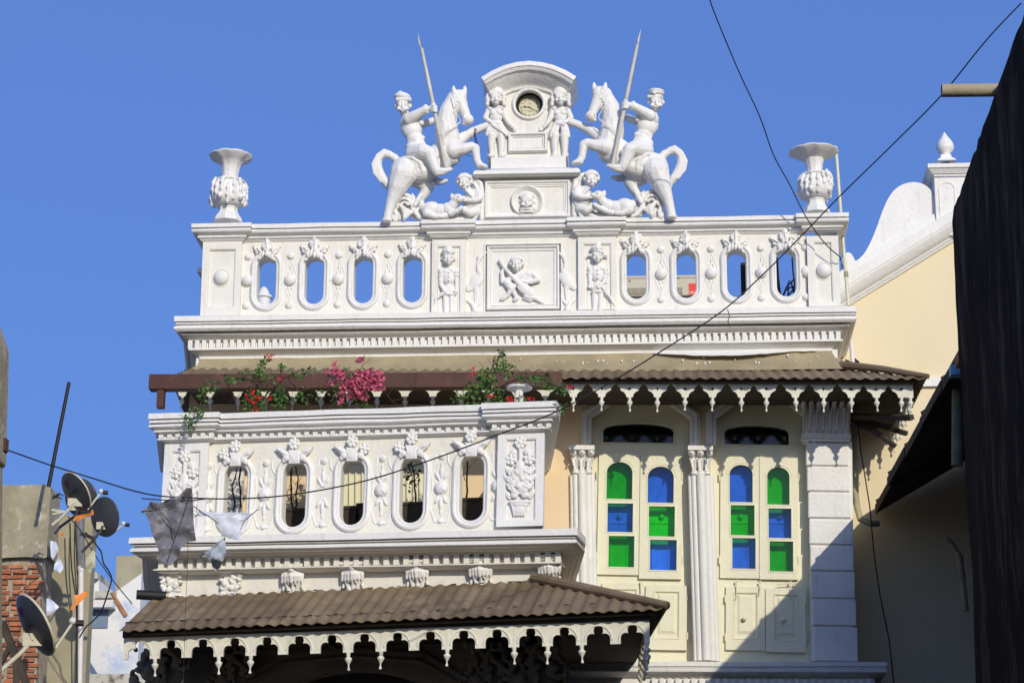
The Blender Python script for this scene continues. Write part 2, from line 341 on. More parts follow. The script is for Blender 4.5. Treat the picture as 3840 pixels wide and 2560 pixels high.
# ---- upper parapet
def mprof(F, x, L, base):
    """rows are seen at depth base + w; profile offsets are relative to the path"""
    return [(F.v(x, y, base + w_), w_) for y, w_ in L]
pv0, pv1 = M.v(1500, 1180, .25), M.v(1200, 848, .25)
ov = [999, 1178, 1362, 1546, 2386, 2573, 2762, 2948]
oy = lambda x: 1054 - (x - 999) * .0164
uA, uB = M.u(905, 1000, .25), M.u(3025, 1000, .25)
holes = []; OV = []
for x in ov:
    u, v = M.l(x, oy(x), .25); OV.append((u, v)); holes.append(stadium(u, v, 36 * PX, 94 * PX))
mb = MB(); mb.plate(M, [(uA, pv0), (uB, pv0), (uB, pv1), (uA, pv1)], holes, .06, .25)
PARA = mb.build('parapet', FIELD, HOUSE, 40)
def oval_frame(F, hw, hh, wf, k=1.0):
    m = MB(); p = [(0, -.02), (0, .008), (.012 * k, .022), (.02 * k, .022), (.024 * k, .014), (.032 * k, .03), (.048 * k, .040), (.064 * k, .034), (.076 * k, .016), (.080 * k, -.01)]
    L = stadium(0, 0, hw, hh, 12); I = Frame(Vector((0, 0, 0)), Vector((1, 0, 0))); 
    m.V = []; m.F = []
    class ID:
        @staticmethod
        def g(u, v, w_=0): return Vector((u, v, w_))
    m.ring(ID, L, p); return mesh('oval_frame', m.V, m.F, WHITE, 50)
ofm = oval_frame(M, 35.5 * PX, 93.5 * PX, .25)
class IDF:
    """identity plane for ornaments modelled once in their own units (metres)"""
    R = Matrix.Identity(4)
    @staticmethod
    def g(u, v, w_=0): return Vector((u, v, w_))
    @staticmethod
    def p(x, y, w_=0): return Vector((x * PX, -y * PX, w_))
def blob_mesh(fn, m, vox=.004, smooth=1):
    b = Blob(IDF); fn(b); o = b.build('x', m, None, vox, smooth, C=Vector((0, 0, 0))); me = o.data; bpy.data.objects.remove(o); return me
def leaf_crown_v(b0, seed):
    rv = random.Random(seed)
    class J:
        @staticmethod
        def e(x, y, w_, rx, ry, rw, ang=0): b0.e(x + rv.uniform(-2.2, 2.2), y + rv.uniform(-2.2, 2.2), w_ + rv.uniform(-.006, .006), rx * rv.uniform(.85, 1.15), ry * rv.uniform(.85, 1.12), rw, ang + rv.uniform(-9, 9))
    leaf_crown(J)
def leaf_crown(b):
    # three-lobed acanthus crown that sits on an oval: units are photograph pixels, y down
    for sx in (-1, 1):
        for x, y, r, q in ((24, 10, 14, 9), (33, 3, 12, 9), (41, -5, 9, 8), (47, -12, 6, 6), (52, -18, 3.5, 4)): b.e(sx * x, y, .028, r * 1.15, r * .8, q, sx * 42)
        for x, y, r in ((22, 24, 10), (27, 33, 6), (30, 38, 3.5)): b.e(sx * x, y, .03, r * .8, r * 1.1, 8, -sx * 20)
        b.e(sx * 11, 14, .045, 6, 19, 8, sx * 12); b.e(sx * 38, 8, .03, 7, 5, 7, sx * 20); b.e(sx * 27, 4, .062, 4.5, 4.5, 4); b.e(sx * 15, -16, .03, 6, 9, 6, -sx * 40)
        b.e(sx * 13, -30, .03, 8, 8, 6, sx * 30); b.e(sx * 31, -2, .06, 14, 2, 3, sx * 40)
    for y, r in ((-8, 15), (-22, 15), (-35, 11), (-44, 6), (-50, 3)): b.e(0, y, .035, r, r, 8)
    b.e(0, 14, .05, 7, 16, 9); b.e(0, 2, .08, 4.5, 6, 5); b.e(0, -24, .060, 2, 24, 4)
lcms = [blob_mesh(lambda b, k=k: leaf_crown_v(b, k), WHITE) for k in range(5)]
for m_ in lcms: m_.name = 'leaf_ornament'
for i, (u, v) in enumerate(OV):
    inst('oval_frame', ofm, M, u, v, .25, PARA)
    inst('leaf_ornament', lcms[(i * 2) % 5], M, u + .004 * (i % 3 - 1), v + 116 * PX, .255, PARA, ang=.04 * ((i * 7) % 3 - 1), sc=1 + .04 * ((i * 5) % 3 - 1), flip=bool(i % 2))
# balls and lozenges between the ovals
def ballm(r, name):
    m = MB(); m.ell((0, 0, 0), r, r, r * .8, None, 16, 12); return mesh(name, m.V, m.F, WHITE, 60)
bb, sb = ballm(22.5 * PX, 'boss'), ballm(14 * PX, 'boss')
def lozenge():
    m = MB(); hw, hh = 31 * PX, 80 * PX
    m.ring(IDF, [(0, hh), (hw, 0), (0, -hh), (-hw, 0)], [(-.006, -.01), (-.004, .006), (.004, .006), (.006, -.01)])
    for s in (-1, 1):
        m.ell((0, s * .16, .003), .008, .035, .01)
        for q in (-1, 1): m.ell((q * .022, s * .095, .003), .006, .024, .01, Matrix.Rotation(q * s * .25, 3, 'Z'))
    return mesh('lozenge', m.V, m.F, WHITE, 40)
lzm = lozenge()
mids = [(928, .0)] + [((a + b) / 2, 0) for a, b in zip(ov[:3], ov[1:4])] + [((a + b) / 2, 0) for a, b in zip(ov[4:7], ov[5:8])] + [(3022, 0)]
for i, (x, _) in enumerate(mids):
    u, v = M.l(x, oy(x) - 2, .25)
    inst('boss', bb, M, u, v, .262, PARA); inst('boss', sb, M, u, v + 95 * PX, .255, PARA); inst('boss', sb, M, u - .005, v - 98 * PX, .255, PARA)
    if 0 < i < len(mids) - 1: inst('lozenge', lzm, M, u, v, .25, PARA)
# ---- piers
def pier(F, x0, x1, y0, y1, wa, wb, panel=None, m=FIELD, name='pier'):
    """pilaster with a sunk panel"""
    u0, u1, v0, v1 = F.u(x0, (y0 + y1) / 2, wb), F.u(x1, (y0 + y1) / 2, wb), F.v((x0 + x1) / 2, y1, wb), F.v((x0 + x1) / 2, y0, wb)
    mb = MB()
    if panel:
        a, b, c, d = panel; q = [(u0 + a, v0 + b), (u1 - a, v0 + b), (u1 - a, v1 - c), (u0 + a, v1 - c)]
        mb.plate(F, [(u0, v0), (u1, v0), (u1, v1), (u0, v1)], [q], wb - .05, wb); mb.box(F, u0 + .002, u1 - .002, v0 + .002, v1 - .002, wa, wb - d)
        mb.ring(F, q, [(0, wb - d - .01), (0, wb - .004), (-.010, wb - .004), (-.018, wb - d + .004), (-.018, wb - d - .01)])
    else: mb.box(F, u0, u1, v0, v1, wa, wb)
    return mb.build(name, m, HOUSE), (u0, u1, v0, v1)
p1, b1 = pier(M, 756, 903, 905, 1182, -.1, .31, (.065, .1, .09, .03))
p2, b2 = pier(M, 3029, 3148, 884, 1148, -.1, .31, (.075, .05, .07, .03))
p3, b3 = pier(M, 1619, 1746, 898, 1175, .2, .31, (.055, .0, .075, .03))
p4, b4 = pier(M, 2168, 2312, 888, 1160, .2, .31, (.055, .0, .075, .03))
bbig = ballm(29 * PX, 'boss')
for p, (x, y) in ((p1, (830, 1042)), (p2, (3089, 1016))):
    u, v = M.l(x, y, .28); inst('boss', bbig, M, u, v, .285, p)
    mb = MB(); L = stadium(u, v, 34 * PX, 34.01 * PX, 12); mb.ring(M, L, [(-.01, .27), (-.006, .288), (.004, .288), (.008, .27)]); mb.build('boss_ring', FIELD, p, 50)
# ---- coping
cop = [(836, .12), (851, .12), (852, .085), (856, .085), (857, .112), (862, .122), (868, .112), (871, .09), (880, .055), (883, .05), (884, .058), (889, .055), (891, .035), (894, .034), (897, .03), (904, .004)]
q = mprof(M, 1200, cop, .25); q = [(q[0][0], -.22)] + q + [(q[-1][0] - .01, -.01)]
uL, uR = b1[0], b2[1]
path = [(uL, -1.2), (uL, .31), (b1[1], .31), (b1[1], .25), (b3[0], .25), (b3[0], .31), (b3[1], .31), (b3[1], .25), (b4[0], .25), (b4[0], .31), (b4[1], .31), (b4[1], .25), (b2[0], .25), (b2[0], .31), (uR, .31), (uR, -1.2)]
mb = MB(); mb.sweep(M, path, q, jit=.006, step=.18); COP = mb.build('coping', WHITE, HOUSE, 40)
# framed panel in the middle
mb = MB(); u0, v0 = M.l(1837, 1151, .25); u1, v1 = M.l(2085, 932, .25)
L = [(u0, v1), (u1, v1), (u1, v0), (u0, v0)]
mb.ring(M, L, [(-.075, .24), (-.070, .262), (-.058, .262), (-.050, .25), (-.04, .25), (-.034, .278), (-.02, .284), (-.008, .27), (-.004, .255), (.004, .255), (.012, .268), (.024, .262), (.030, .24)])
mb.build('panel_moulding', WHITE, PARA, 40)
# ---- parapet reliefs
def head(b, x, y, w_, r, look=0, hair='curls', cap=None, moust=False, sc=1):
    """a face: skull, brow, eyes, nose, mouth, chin, ears, hair"""
    k = r / 27.0; f = r * PX
    b.e(x, y, w_, r * .86, r, r * .9); b.e(x + look * 3 * k, y + 12 * k, w_ + .25 * f, r * .62, r * .62, r * .62)
    b.e(x + look * 4 * k, y + 25 * k, w_ + .45 * f, r * .28, r * .22, r * .3)
    for s in (-1, 1):
        ex = x + (look * 6 + s * 10) * k
        b.e(ex, y + 0 * k, w_ + .80 * f, 5.2 * k, 3.6 * k, 3.4 * k); b.e(ex, y - 6.5 * k, w_ + .78 * f, 7.5 * k, 2.2 * k, 4 * k, -s * 8)
        b.e(x + look * 5 * k + s * 11 * k, y + 11 * k, w_ + .62 * f, 7 * k, 7 * k, 6 * k); b.e(x + s * 24 * k - look * 3 * k, y + 4 * k, w_, 4 * k, 7 * k, 6 * k)
    b.e(x + look * 8 * k, y + 5 * k, w_ + .98 * f, 3.2 * k, 9 * k, 5 * k); b.e(x + look * 9 * k, y + 11 * k, w_ + 1.05 * f, 4.6 * k, 3.2 * k, 5 * k)
    b.e(x + look * 7 * k, y + 18 * k, w_ + .86 * f, 7.5 * k, 1.7 * k, 4.5 * k); b.e(x + look * 7 * k, y + 22 * k, w_ + .82 * f, 6 * k, 1.9 * k, 4.5 * k)
    if moust:
        for s in (-1, 1): b.e(x + (look * 8 + s * 8) * k, y + 15.5 * k, w_ + .98 * f, 9 * k, 3 * k, 4 * k, s * 18); b.e(x + (look * 8 + s * 17) * k, y + 13 * k, w_ + .85 * f, 4 * k, 2 * k, 3 * k, -s * 35)
    if hair == 'curls':
        for i in range(11):
            a = math.radians(-8 + i * 19.6); b.e(x - math.cos(a) * r * .86, y - math.sin(a) * r * .92, w_ + .12 * f + (.2 * f if 2 < i < 8 else 0), r * .25, r * .23, r * .38)
        for i in range(6): b.e(x + (i - 2.5) * r * .27, y - r * .72 + (abs(i - 2.5) * 2.3) * k, w_ + .62 * f, r * .19, r * .17, r * .3, i * 30)
    if hair == 'long':
        b.e(x, y - 10 * k, w_ - .1 * f, r * 1.04, r * .95, r * .95)
        for s in (-1, 1):
            for j in range(4): b.e(x + s * (r * .98 + (j % 2) * 2 * k), y + (-4 + j * 10) * k, w_ + .1 * f, r * .26, r * .34, r * .36, s * 15)
        for i in range(5): b.e(x + (i - 2) * r * .3, y - r * .58 + abs(i - 2) * 2 * k, w_ + .68 * f, r * .2, r * .22, r * .24, (i - 2) * -18)
    if cap == 'turban':
        b.e(x, y - r * .75, w_ + .1 * f, r * .95, r * .62, r * .95); b.e(x, y - r * 1.15, w_ + .1 * f, r * .6, r * .45, r * .6)
        b.e(x, y - r * .55, w_ + .75 * f, r * .8, r * .16, r * .3, 8); b.e(x, y - r * .85, w_ + 1.0 * f, r * .26, r * .3, r * .2)
    if cap == 'peak':
        b.e(x - 3 * k, y - r * .8, w_ + .1 * f, r * .9, r * .6, r * .9); b.e(x + 2 * k, y - r * 1.3, w_ + .1 * f, r * .4, r * .6, r * .4, -14); b.e(x, y - r * .95, w_ + .95 * f, r * .2, r * .45, r * .2, 20)
        b.e(x + r * .2, y - r * .45, w_ + .75 * f, r * .8, r * .13, r * .3, -14)
        for s in (-1, 1): b.e(x + s * r * 1.15, y + 2 * k, w_ + .2 * f, r * .4, r * .18, r * .2, -s * 20)
    if cap == 'flat':
        b.e(x - 1 * k, y - r * 1.1, w_ + .1 * f, r * 1.0, r * .34, r * .95, 4); b.e(x - 1 * k, y - r * .84, w_ + .1 * f, r * .9, r * .26, r * .92, 4); b.e(x + 6 * k, y - r * 1.0, w_ + 1.0 * f, r * .2, r * .2, r * .2)
        for i in range(6): b.e(x + (i - 2) * r * .3, y - r * .52, w_ + .68 * f, r * .2, r * .19, r * .26, 30)
    if cap == 'wrap':
        b.e(x - 2 * k, y - r * .9, w_ + .05 * f, r * 1.02, r * .55, r * .95, -6); b.e(x - r * .35, y - r * 1.35, w_ + .2 * f, r * .38, r * .28, r * .3, 20)
        for i in range(6): b.e(x + (i - 2.3) * r * .3, y - r * .6, w_ + .68 * f, r * .22, r * .24, r * .28, 30 - i * 8)
def hand(b, x, y, w_, k=1, dx=0, dy=1, n=4):
    """palm and five separate fingers pointing along (dx,dy)"""
    b.e(x, y, w_, 6 * k, 6 * k, 4 * k); L = math.hypot(dx, dy); dx /= L; dy /= L
    for i in range(n):
        o = (i - 1.5) * 3.2 * k; ln = (9, 11, 10.5, 8.5)[i] * k
        b.ch([(x + dy * o, y - dx * o, w_ + .006, 1.7 * k), (x + dy * o + dx * ln * .6, y - dx * o + dy * ln * .6, w_ + .010, 1.6 * k), (x + dy * o * 1.1 + dx * ln, y - dx * o * 1.1 + dy * ln, w_ + .004, 1.3 * k)])
    b.ch([(x - dy * 4 * k, y + dx * 4 * k, w_ + .004, 2 * k), (x - dy * 8 * k + dx * 5 * k, y + dx * 8 * k + dy * 5 * k, w_ + .008, 1.6 * k)])
def guard(x0, name, capn, stick):
    b = Blob(M); y0 = oy(x0) + 0
    head(b, x0, y0 - 78, .31, 27, 0, 'none', capn)
    b.e(x0, y0 - 38, .29, 12, 12, 12); b.e(x0, y0 - 8, .285, 26, 36, 14); b.e(x0 - 14, y0 - 26, .285, 18, 12, 14, 15); b.e(x0 + 14, y0 - 26, .285, 18, 12, 14, -15)
    for s in (-1, 1): b.e(x0 + s * 28, y0 - 22, .29, 11, 16, 12, -s * 14); b.e(x0 + s * 30, y0 - 8, .29, 12, 5, 12, -s * 6)
    for i in range(3): b.e(x0 + 1, y0 - 22 + i * 15, .335, 3.4, 3.4, 3)
    if stick:
        b.ch([(x0 - 30, y0 - 8, .29, 9), (x0 - 28, y0 + 30, .30, 7)]); hand(b, x0 - 28, y0 + 36, .315, 1.1, .1, 1)
        b.ch([(x0 + 30, y0 - 8, .29, 9), (x0 + 26, y0 + 22, .30, 8), (x0 + 10, y0 + 36, .325, 7)]); hand(b, x0 + 8, y0 + 38, .33, 1.1, -.6, .6)
        b.ch([(x0 + 18, y0 + 44, .33, 4), (x0 + 50, y0 + 86, .32, 5), (x0 + 66, y0 + 112, .31, 4)])
    else:
        b.ch([(x0 - 30, y0 - 8, .29, 9), (x0 - 29, y0 + 25, .30, 8), (x0 - 14, y0 + 50, .325, 7)]); hand(b, x0 - 12, y0 + 50, .33, 1.1, .8, .2)
        b.ch([(x0 + 30, y0 - 8, .29, 8), (x0 + 29, y0 + 38, .30, 7)]); hand(b, x0 + 29, y0 + 44, .315, 1.1, -.05, 1)
        b.ch([(x0 - 24, y0 + 58, .32, 6), (x0 - 48, y0 + 78, .315, 6), (x0 - 52, y0 + 96, .31, 3)])
    b.e(x0 + 2, y0 + 45, .29, 28, 22, 12); b.e(x0 + 2, y0 + 62, .30, 29, 5, 13)
    for s in (-1, 1): b.ch([(x0 + s * 12, y0 + 66, .29, 11), (x0 + s * 11, y0 + 128, .285, 10)])
    for s in (-1, 1): b.ch([(x0 + s * 37, y0 - 70, .28, 3), (x0 + s * 37, y0 + 126, .28, 3)])
    return b.build(name, WHITE, p3 if x0 < 2000 else p4, .005, 1)
guard(1682, 'guard_relief', 'turban', False); guard(2241, 'guard_relief', 'peak', True)
b = Blob(M); head(b, 1938, 988, .29, 27, -.2, 'curls')
b.e(1935, 1015, .275, 12, 10, 8); b.e(1968, 1040, .27, 36, 22, 12, -8); b.e(1985, 1030, .27, 22, 15, 14, -10)
b.ch([(2000, 1030, .28, 12), (2020, 1048, .29, 10), (1990, 1058, .30, 8), (1965, 1058, .305, 7)]); hand(b, 1958, 1054, .305, 1, -.8, -.2)
b.ch([(1945, 1030, .27, 10), (1905, 1050, .28, 11), (1885, 1055, .285, 10), (1882, 1020, .285, 7), (1891, 1006, .29, 6)]); hand(b, 1892, 1006, .30, .9, .3, -.9)
b.ch([(1880, 986, .29, 7), (1888, 1000, .30, 6), (1915, 1030, .305, 8), (1945, 1062, .305, 10)]); b.e(1972, 1086, .30, 40, 20, 9, -35); b.e(1958, 1072, .30, 20, 14, 9, -40); b.e(1876, 978, .29, 8, 11, 6)
b.ch([(1925, 1075, .285, 12), (1900, 1060, .285, 12)]); b.ch([(1900, 1066, .28, 10), (1918, 1082, .295, 12), (1905, 1105, .28, 8), (1888, 1118, .275, 8), (1880, 1122, .27, 6)])
b.ch([(1925, 1090, .28, 9), (1938, 1118, .275, 8), (1930, 1124, .27, 7)])
b.ch([(1975, 1110, .275, 14), (2010, 1118, .275, 9), (2035, 1135, .27, 5)]); b.ch([(1990, 1112, .275, 8), (2030, 1120, .27, 5)]); b.ch([(1965, 1118, .27, 6), (1990, 1126, .27, 6)])
b.build('musician_relief', WHITE, PARA, .005, 1)
for x0, s in ((1775, 1), (2136, -1)):
    X = lambda d: x0 + s * d
    b = Blob(M); dy = (x0 - 1775) * -.016
    Yy = lambda y: y + dy
    b.e(X(24), Yy(966), .262, 11, 12, 7, -s * 15); b.ch([(X(32), Yy(960), .262, 5), (X(60), Yy(938), .256, 2)]); b.ch([(X(22), Yy(972), .26, 7), (X(16), Yy(992), .26, 6), (X(18), Yy(1012), .26, 7), (X(24), Yy(1026), .262, 10)])
    b.e(X(12), Yy(1052), .262, 24, 38, 9, -s * 28); b.e(X(-6), Yy(1072), .258, 16, 28, 7, -s * 40); b.e(X(-16), Yy(1086), .256, 12, 10, 6)
    b.ch([(X(10), Yy(1080), .258, 8), (X(6), Yy(1100), .256, 4), (X(8), Yy(1135), .256, 3.5)]); b.ch([(X(16), Yy(1078), .258, 6), (X(12), Yy(1136), .256, 3.5)])
    b.ch([(X(-20), Yy(1128), .256, 6), (X(-2), Yy(1142), .26, 9), (X(8), Yy(1165), .258, 13)]); b.ch([(X(10), Yy(1146), .256, 8), (X(26), Yy(1134), .256, 5)])
    b.build('crane_relief', WHITE, PARA, .005, 1)
# ---- upper cornice with dentils
cw = [(1180, .52), (1200, .52), (1201, .475), (1204, .475), (1205, .505), (1210, .505), (1211, .465), (1214, .47), (1219, .515), (1226, .52), (1233, .505), (1238, .49), (1239, .40), (1247, .40), (1248, .45), (1253, .44), (1258, .42), (1266, .39), (1268, .37), (1303, .37), (1308, .37), (1309, .35), (1316, .33), (1328, .275), (1332, .27), (1333, .26), (1343, .26)]
q = pr(M, 1000, cw); q = [(q[0][0], -.3)] + q + [(q[-1][0], .1)]
uCL, uCR = M.u(653, 1190, .52) + .52, M.u(3211, 1160, .52) - .52
DV0, DV1 = M.v(1000, 1303, .37), M.v(1000, 1268, .37)
q2 = [(v, (w_ - .06 if DV0 + .001 < v < DV1 - .001 else w_)) for v, w_ in q]
ix = [i for i, (v, w_) in enumerate(q) if abs(w_ - .37) < 1e-6]
q2 = q[:ix[0] + 1] + [(DV1 - .012, .37), (DV1 - .012, .32), (DV0 + .008, .32), (DV0 + .008, .37)] + q[ix[1]:]
mb = MB(); mb.sweep(M, [(uCL - .25, -1.6), (uCL, -.1), (uCL, 0), (uCR, 0), (uCR, -2.2)], q2, jit=.005, step=.22); CORN = mb.build('cornice', WHITE, HOUSE, 40)
du = M.u(731 + 26.3, 1285, .37) - M.u(731, 1285, .37); a = M.u(705, 1285, .37); bnd = M.u(3172, 1250, .37)
mb = MB(); mb.box(IDF, 0, .048, 0, DV1 - DV0 - .018, 0, .055); dm = mesh('dentil', mb.V, mb.F, WHITE, 0)
k = 0
while a + .05 < bnd:
    link('dentil', dm, M.g(a + random.uniform(-.003, .003), DV0 + .007 + random.uniform(-.002, .002), .314 + random.uniform(-.004, .003)), CORN, M.R @ Matrix.Rotation(random.uniform(-.03, .03), 4, 'Z')); a += du; k += 1
# ---- house body: frieze block, cement strip above the awning, main wall
mb = MB(); mb.box(M, M.u(735, 1340, .24), M.u(3140, 1300, .24), M.v(1500, 1420, .2), M.v(1500, 1185, .2), -1.6, .235); mb.box(M, M.u(735, 1340, .24), M.u(3140, 1300, .24), M.v(1500, 1450, .2), M.v(1500, 1421, .2), -1.6, -.25)
mb.build('upper_wall', FIELD, HOUSE)
vk0, vk1 = M.v(1000, 1342, .255), M.v(1000, 1396, .44)
mb = MB(); prk = [(vk0 - .002, .235), (vk0 - .002, .262), (vk0 * .6 + vk1 * .4, .30), (vk0 * .3 + vk1 * .7, .37), (vk1, .46), (vk1 - .05, .46)]
mb.sweep(M, [(uCL + .02, -1.2), (uCL + .02, 0), (uCR - .02, 0), (uCR - .02, -1.2)], prk, jit=.012, step=.12); mb.build('cement_flashing', KHAKI, HOUSE, 40)
mb = MB(); random.seed(3)
for i in range(40):       # splashes of white paint on the cement strip
    x = random.uniform(1900, 3100); y = 1372 + random.uniform(-3, 14) - (x - 1000) * .014
    if random.random() < .25: y -= random.uniform(8, 25)
    r = random.choice((1.2, 1.5, 2, 3.2)); t_ = (y + (x - 1000) * .0145 - 1342) / 54; w_ = .262 + .2 * max(0, min(1, t_)) ** 1.2
    c = M.p(x, y, w_ + .012); mb.ell(c, r * PX, .006, r * PX * 1.7, None, 6, 4)
for (x0, y0, x1, y1) in ((2450, 1332, 3060, 1352),):
    n_ = 26; V = []; 
    for i in range(n_ + 1):
        t_ = i / n_; x = x0 + (x1 - x0) * t_; yt = M.v(x, 1319, .262); h_ = (.02 + .10 * math.sin(math.pi * min(1, t_ * 1.15)) * .9 + .02 * noise.noise(Vector((x * .05, 1, 0)))) if t_ < .97 else .02
        u = M.u(x, 1325, .28); V += [M.g(u, vk0 + .004, .268), M.g(u, vk0 - max(h_, .02) * .8, .275 + .12 * h_ / .1)]
    mb.add(V, [(2 * i, 2 * i + 1, 2 * i + 3, 2 * i + 2) for i in range(n_)])
mb.build('paint_patch', WHITE, HOUSE, 0)
# ================================================================ balcony
def bprof(x, L, base): return [(B.v(x, y, base + w_), w_) for y, w_ in L]
bov = [882, 1103, 1320, 1543, 1768]
boy = lambda x: 1861 - (x - 882) * .0375
bu0, bu1 = B.u(640, 1850, .0), B.u(2030, 1800, .0)
bv0, bv1 = B.v(1320, 2000, 0), B.v(1320, 1650, 0)
holes = []; BO = []
for x in bov:
    u, v = B.l(x, boy(x), 0); BO.append((u, v)); holes.append(stadium(u, v, 45 * PX * .93, 123 * PX * .93))
mb = MB(); mb.plate(B, [(bu0, bv0), (bu1, bv0), (bu1, bv1), (bu0, bv1)], holes, -.15, 0)
BALC = mb.build('balcony', BFIELD, HOUSE, 40)
bfm = oval_frame(B, 44.5 * PX * .93, 122.5 * PX * .93, 0, 1.05)
def flower(b, x, y, w_, r, n=6):
    for i in range(n):
        a = 2 * math.pi * i / n + .3; b.e(x + math.cos(a) * r * .68, y + math.sin(a) * r * .68, w_, r * .36, r * .36, 5)
        b.ch([(x + math.cos(a) * r * .35, y + math.sin(a) * r * .35, w_, r * .22), (x + math.cos(a) * r * .8, y + math.sin(a) * r * .8, w_ + .012, r * .16)])
    b.e(x, y, w_, r * .72, r * .72, 4); b.e(x, y, w_ + .014, r * .28, r * .28, 4)
def posy(seed):
    def fn(b):
        rr = random.Random(seed)
        flower(b, rr.uniform(-3, 3), -34, .062, 23, 7)
        for sx in (-1, 1):
            if (seed + (sx > 0)) % 3 == 0: flower(b, sx * 46, -6, .045, 21, 6)
            else:
                for x, y, r in ((28, 8, 13), (38, 0, 15), (50, -8, 13), (60, -15, 8), (68, -20, 4)): b.e(sx * x, y, .04, r * 1.15, r * .85, 8, sx * 32)
                b.e(sx * 47, -4, .062, 14, 4, 5, sx * 32); b.e(sx * 47, -4, .07, 5, 5, 4)
            b.e(sx * 30, 18, .04, 15, 12, 9, sx * 20); b.e(sx * 40, 26, .035, 8, 10, 7, -sx * 20)
            for j in range(3): b.ch([(sx * (3 + 7 * j), 36, .045, 5), (sx * (2 + 5 * j), 14, .055, 5), (sx * (4 + 8 * j), -10, .045, 4)])
        b.e(0, 20, .04, 22, 18, 10)
    return fn
for i, (u, v) in enumerate(BO):
    inst('oval_frame', bfm, B, u, v, 0, BALC)
    me = blob_mesh(posy(i + 3), WHITE, .0045); me.name = 'flower_ornament'
    inst('flower_ornament', me, B, u, v + 150 * PX * .94, .01, BALC, sc=.94)
# strapwork between the ovals
def strap(kind):
    def fn(b):
        # thin shield with cut leaf shapes, a rose in the middle
        for s in (-1, 1):
            pts = [(s * 22, -122), (s * 24, -96), (s * 40, -72), (s * 36, -45), (s * 34, 0), (s * 38, 50), (s * 40, 70), (s * 28, 110), (s * 22, 124)]
            b.ch([(x, y, .0, 3.6) for x, y in pts])
            for sy in (-1, 1):
                b.ch([(s * 4, sy * 22, .004, 4), (s * 14, sy * 42, .006, 5), (s * 24, sy * 56, .004, 2)]); b.e(s * 15, sy * 44, .006, 7, 15, 7, s * sy * 25)
        for sy in (-1, 1):
            b.e(0, sy * 58, .004, 8, 24, 8); b.e(0, sy * 86, .004, 5, 13, 4); b.ch([(0, sy * 26, .004, 4), (0, sy * 92, .002, 2)])
        if kind == 0:
            b.e(0, 0, .01, 26, 26, 17); b.e(-6, -3, .05, 15, 3, 5, 30); b.e(8, 5, .05, 14, 3, 5, -50); b.e(0, -12, .045, 12, 3, 5, 10)
        b.e(0, -118, .006, 13, 13, 8); b.e(2, -118, .03, 7, 2.5, 4, 40); b.e(0, 122, .006, 11, 10, 8); b.ch([(-18, 126, .0, 4), (0, 116, .004, 5), (18, 126, .0, 4)])
    return fn
stm = [blob_mesh(strap(0), WHITE, .0045), blob_mesh(strap(1), WHITE, .0045)]
for m_ in stm: m_.name = 'strapwork'
for i, x in enumerate((780, 993, 1211, 1432, 1655, 1868)):
    u, v = B.l(x, boy(x) - 3, 0); inst('strapwork', stm[1 if i == 2 else 0], B, u, v, .0, BALC, sc=.93)
def bpier(x0, x1, y0, y1, wb, panel):
    u0, u1, v0, v1 = B.u(x0, (y0 + y1) / 2, wb), B.u(x1, (y0 + y1) / 2, wb), B.v((x0 + x1) / 2, y1, wb), B.v((x0 + x1) / 2, y0, wb)
    a, b_, c, d = panel; q = [(u0 + a, v0 + b_), (u1 - a, v0 + b_), (u1 - a, v1 - c), (u0 + a, v1 - c)]
    mb = MB(); mb.plate(B, [(u0, v0), (u1, v0), (u1, v1), (u0, v1)], [q], wb - .05, wb); mb.plan(B, [(u0 + .002, wb - d), (u1 - .002, wb - d), (u1 - .002 - .07, -.25), (u0 + .002 - .07, -.25)], v0 + .002, v1 - .002)
    mb.ring(B, q, [(0, wb - d - .01), (0, wb - .004), (-.010, wb - .004), (-.016, wb - d + .004), (-.016, wb - d - .01)])
    return mb.build('balcony_pier', WHITE, HOUSE), (u0, u1, v0, v1)
q1, c1 = bpier(608, 773, 1658, 2016, .07, (.08, .09, .09, .03))
q2_, c2 = bpier(1864, 2039, 1622, 1972, .07, (.08, .06, .06, .03))
def bouquet(X, Y, pot, seed):
    def fn(b):
        rr = random.Random(seed)
        flower(b, 0, -128, .035, 24, 7); b.ch([(0, -110, .02, 9), (0, -60, .025, 7)])
        for s in (-1, 1):
            flower(b, s * 34, -66, .025, 23, 6); b.e(s * 26, -92, .02, 14, 16, 7, s * 30)
            for y, k in ((-18, 44), (8, 50), (36, 40)):
                b.e(s * k * .75, y, .03, 20, 14, 10, s * 25); b.e(s * k * .5, y + 14, .035, 14, 16, 10, -s * 20); b.e(s * (k + 6) * .95, y - 8, .03, 8, 13, 7, -s * 25)
                for j in range(3): b.e(s * (k * .45 + j * 9), y - 3 + j * 5, .05, 6, 8, 7, rr.uniform(-60, 60))
            b.ch([(s * 4, -50, .02, 7), (s * 14, 10, .03, 7), (s * 8, 60, .03, 8)]); b.e(s * 20, 66, .03, 15, 12, 9, s * 10)
            b.e(s * 44, 62, .02, 10, 22, 6, -s * 28)
        b.e(0, -30, .035, 20, 34, 12); b.e(0, 30, .035, 22, 26, 12); b.e(-10, -18, .06, 8, 12, 6); b.e(11, 8, .065, 9, 11, 6); b.e(-4, 36, .07, 9, 9, 6)
        if pot:
            b.e(0, 92, .03, 44, 9, 12); b.e(0, 100, .025, 36, 12, 12); b.e(0, 118, .02, 28, 24, 11)
            for j in range(5): b.ch([((j - 2) * 14, 96, .04, 4), ((j - 2) * 9, 140, .03, 3.5)])
        else:
            for s in (-1, 1): b.ch([(s * 10, 70, .03, 8), (s * 20, 110, .02, 6), (s * 8, 132, .01, 4)])
            flower(b, -38, 84, .025, 20, 6); flower(b, 38, 88, .025, 20, 6); b.e(0, 96, .03, 16, 20, 9)
    return fn
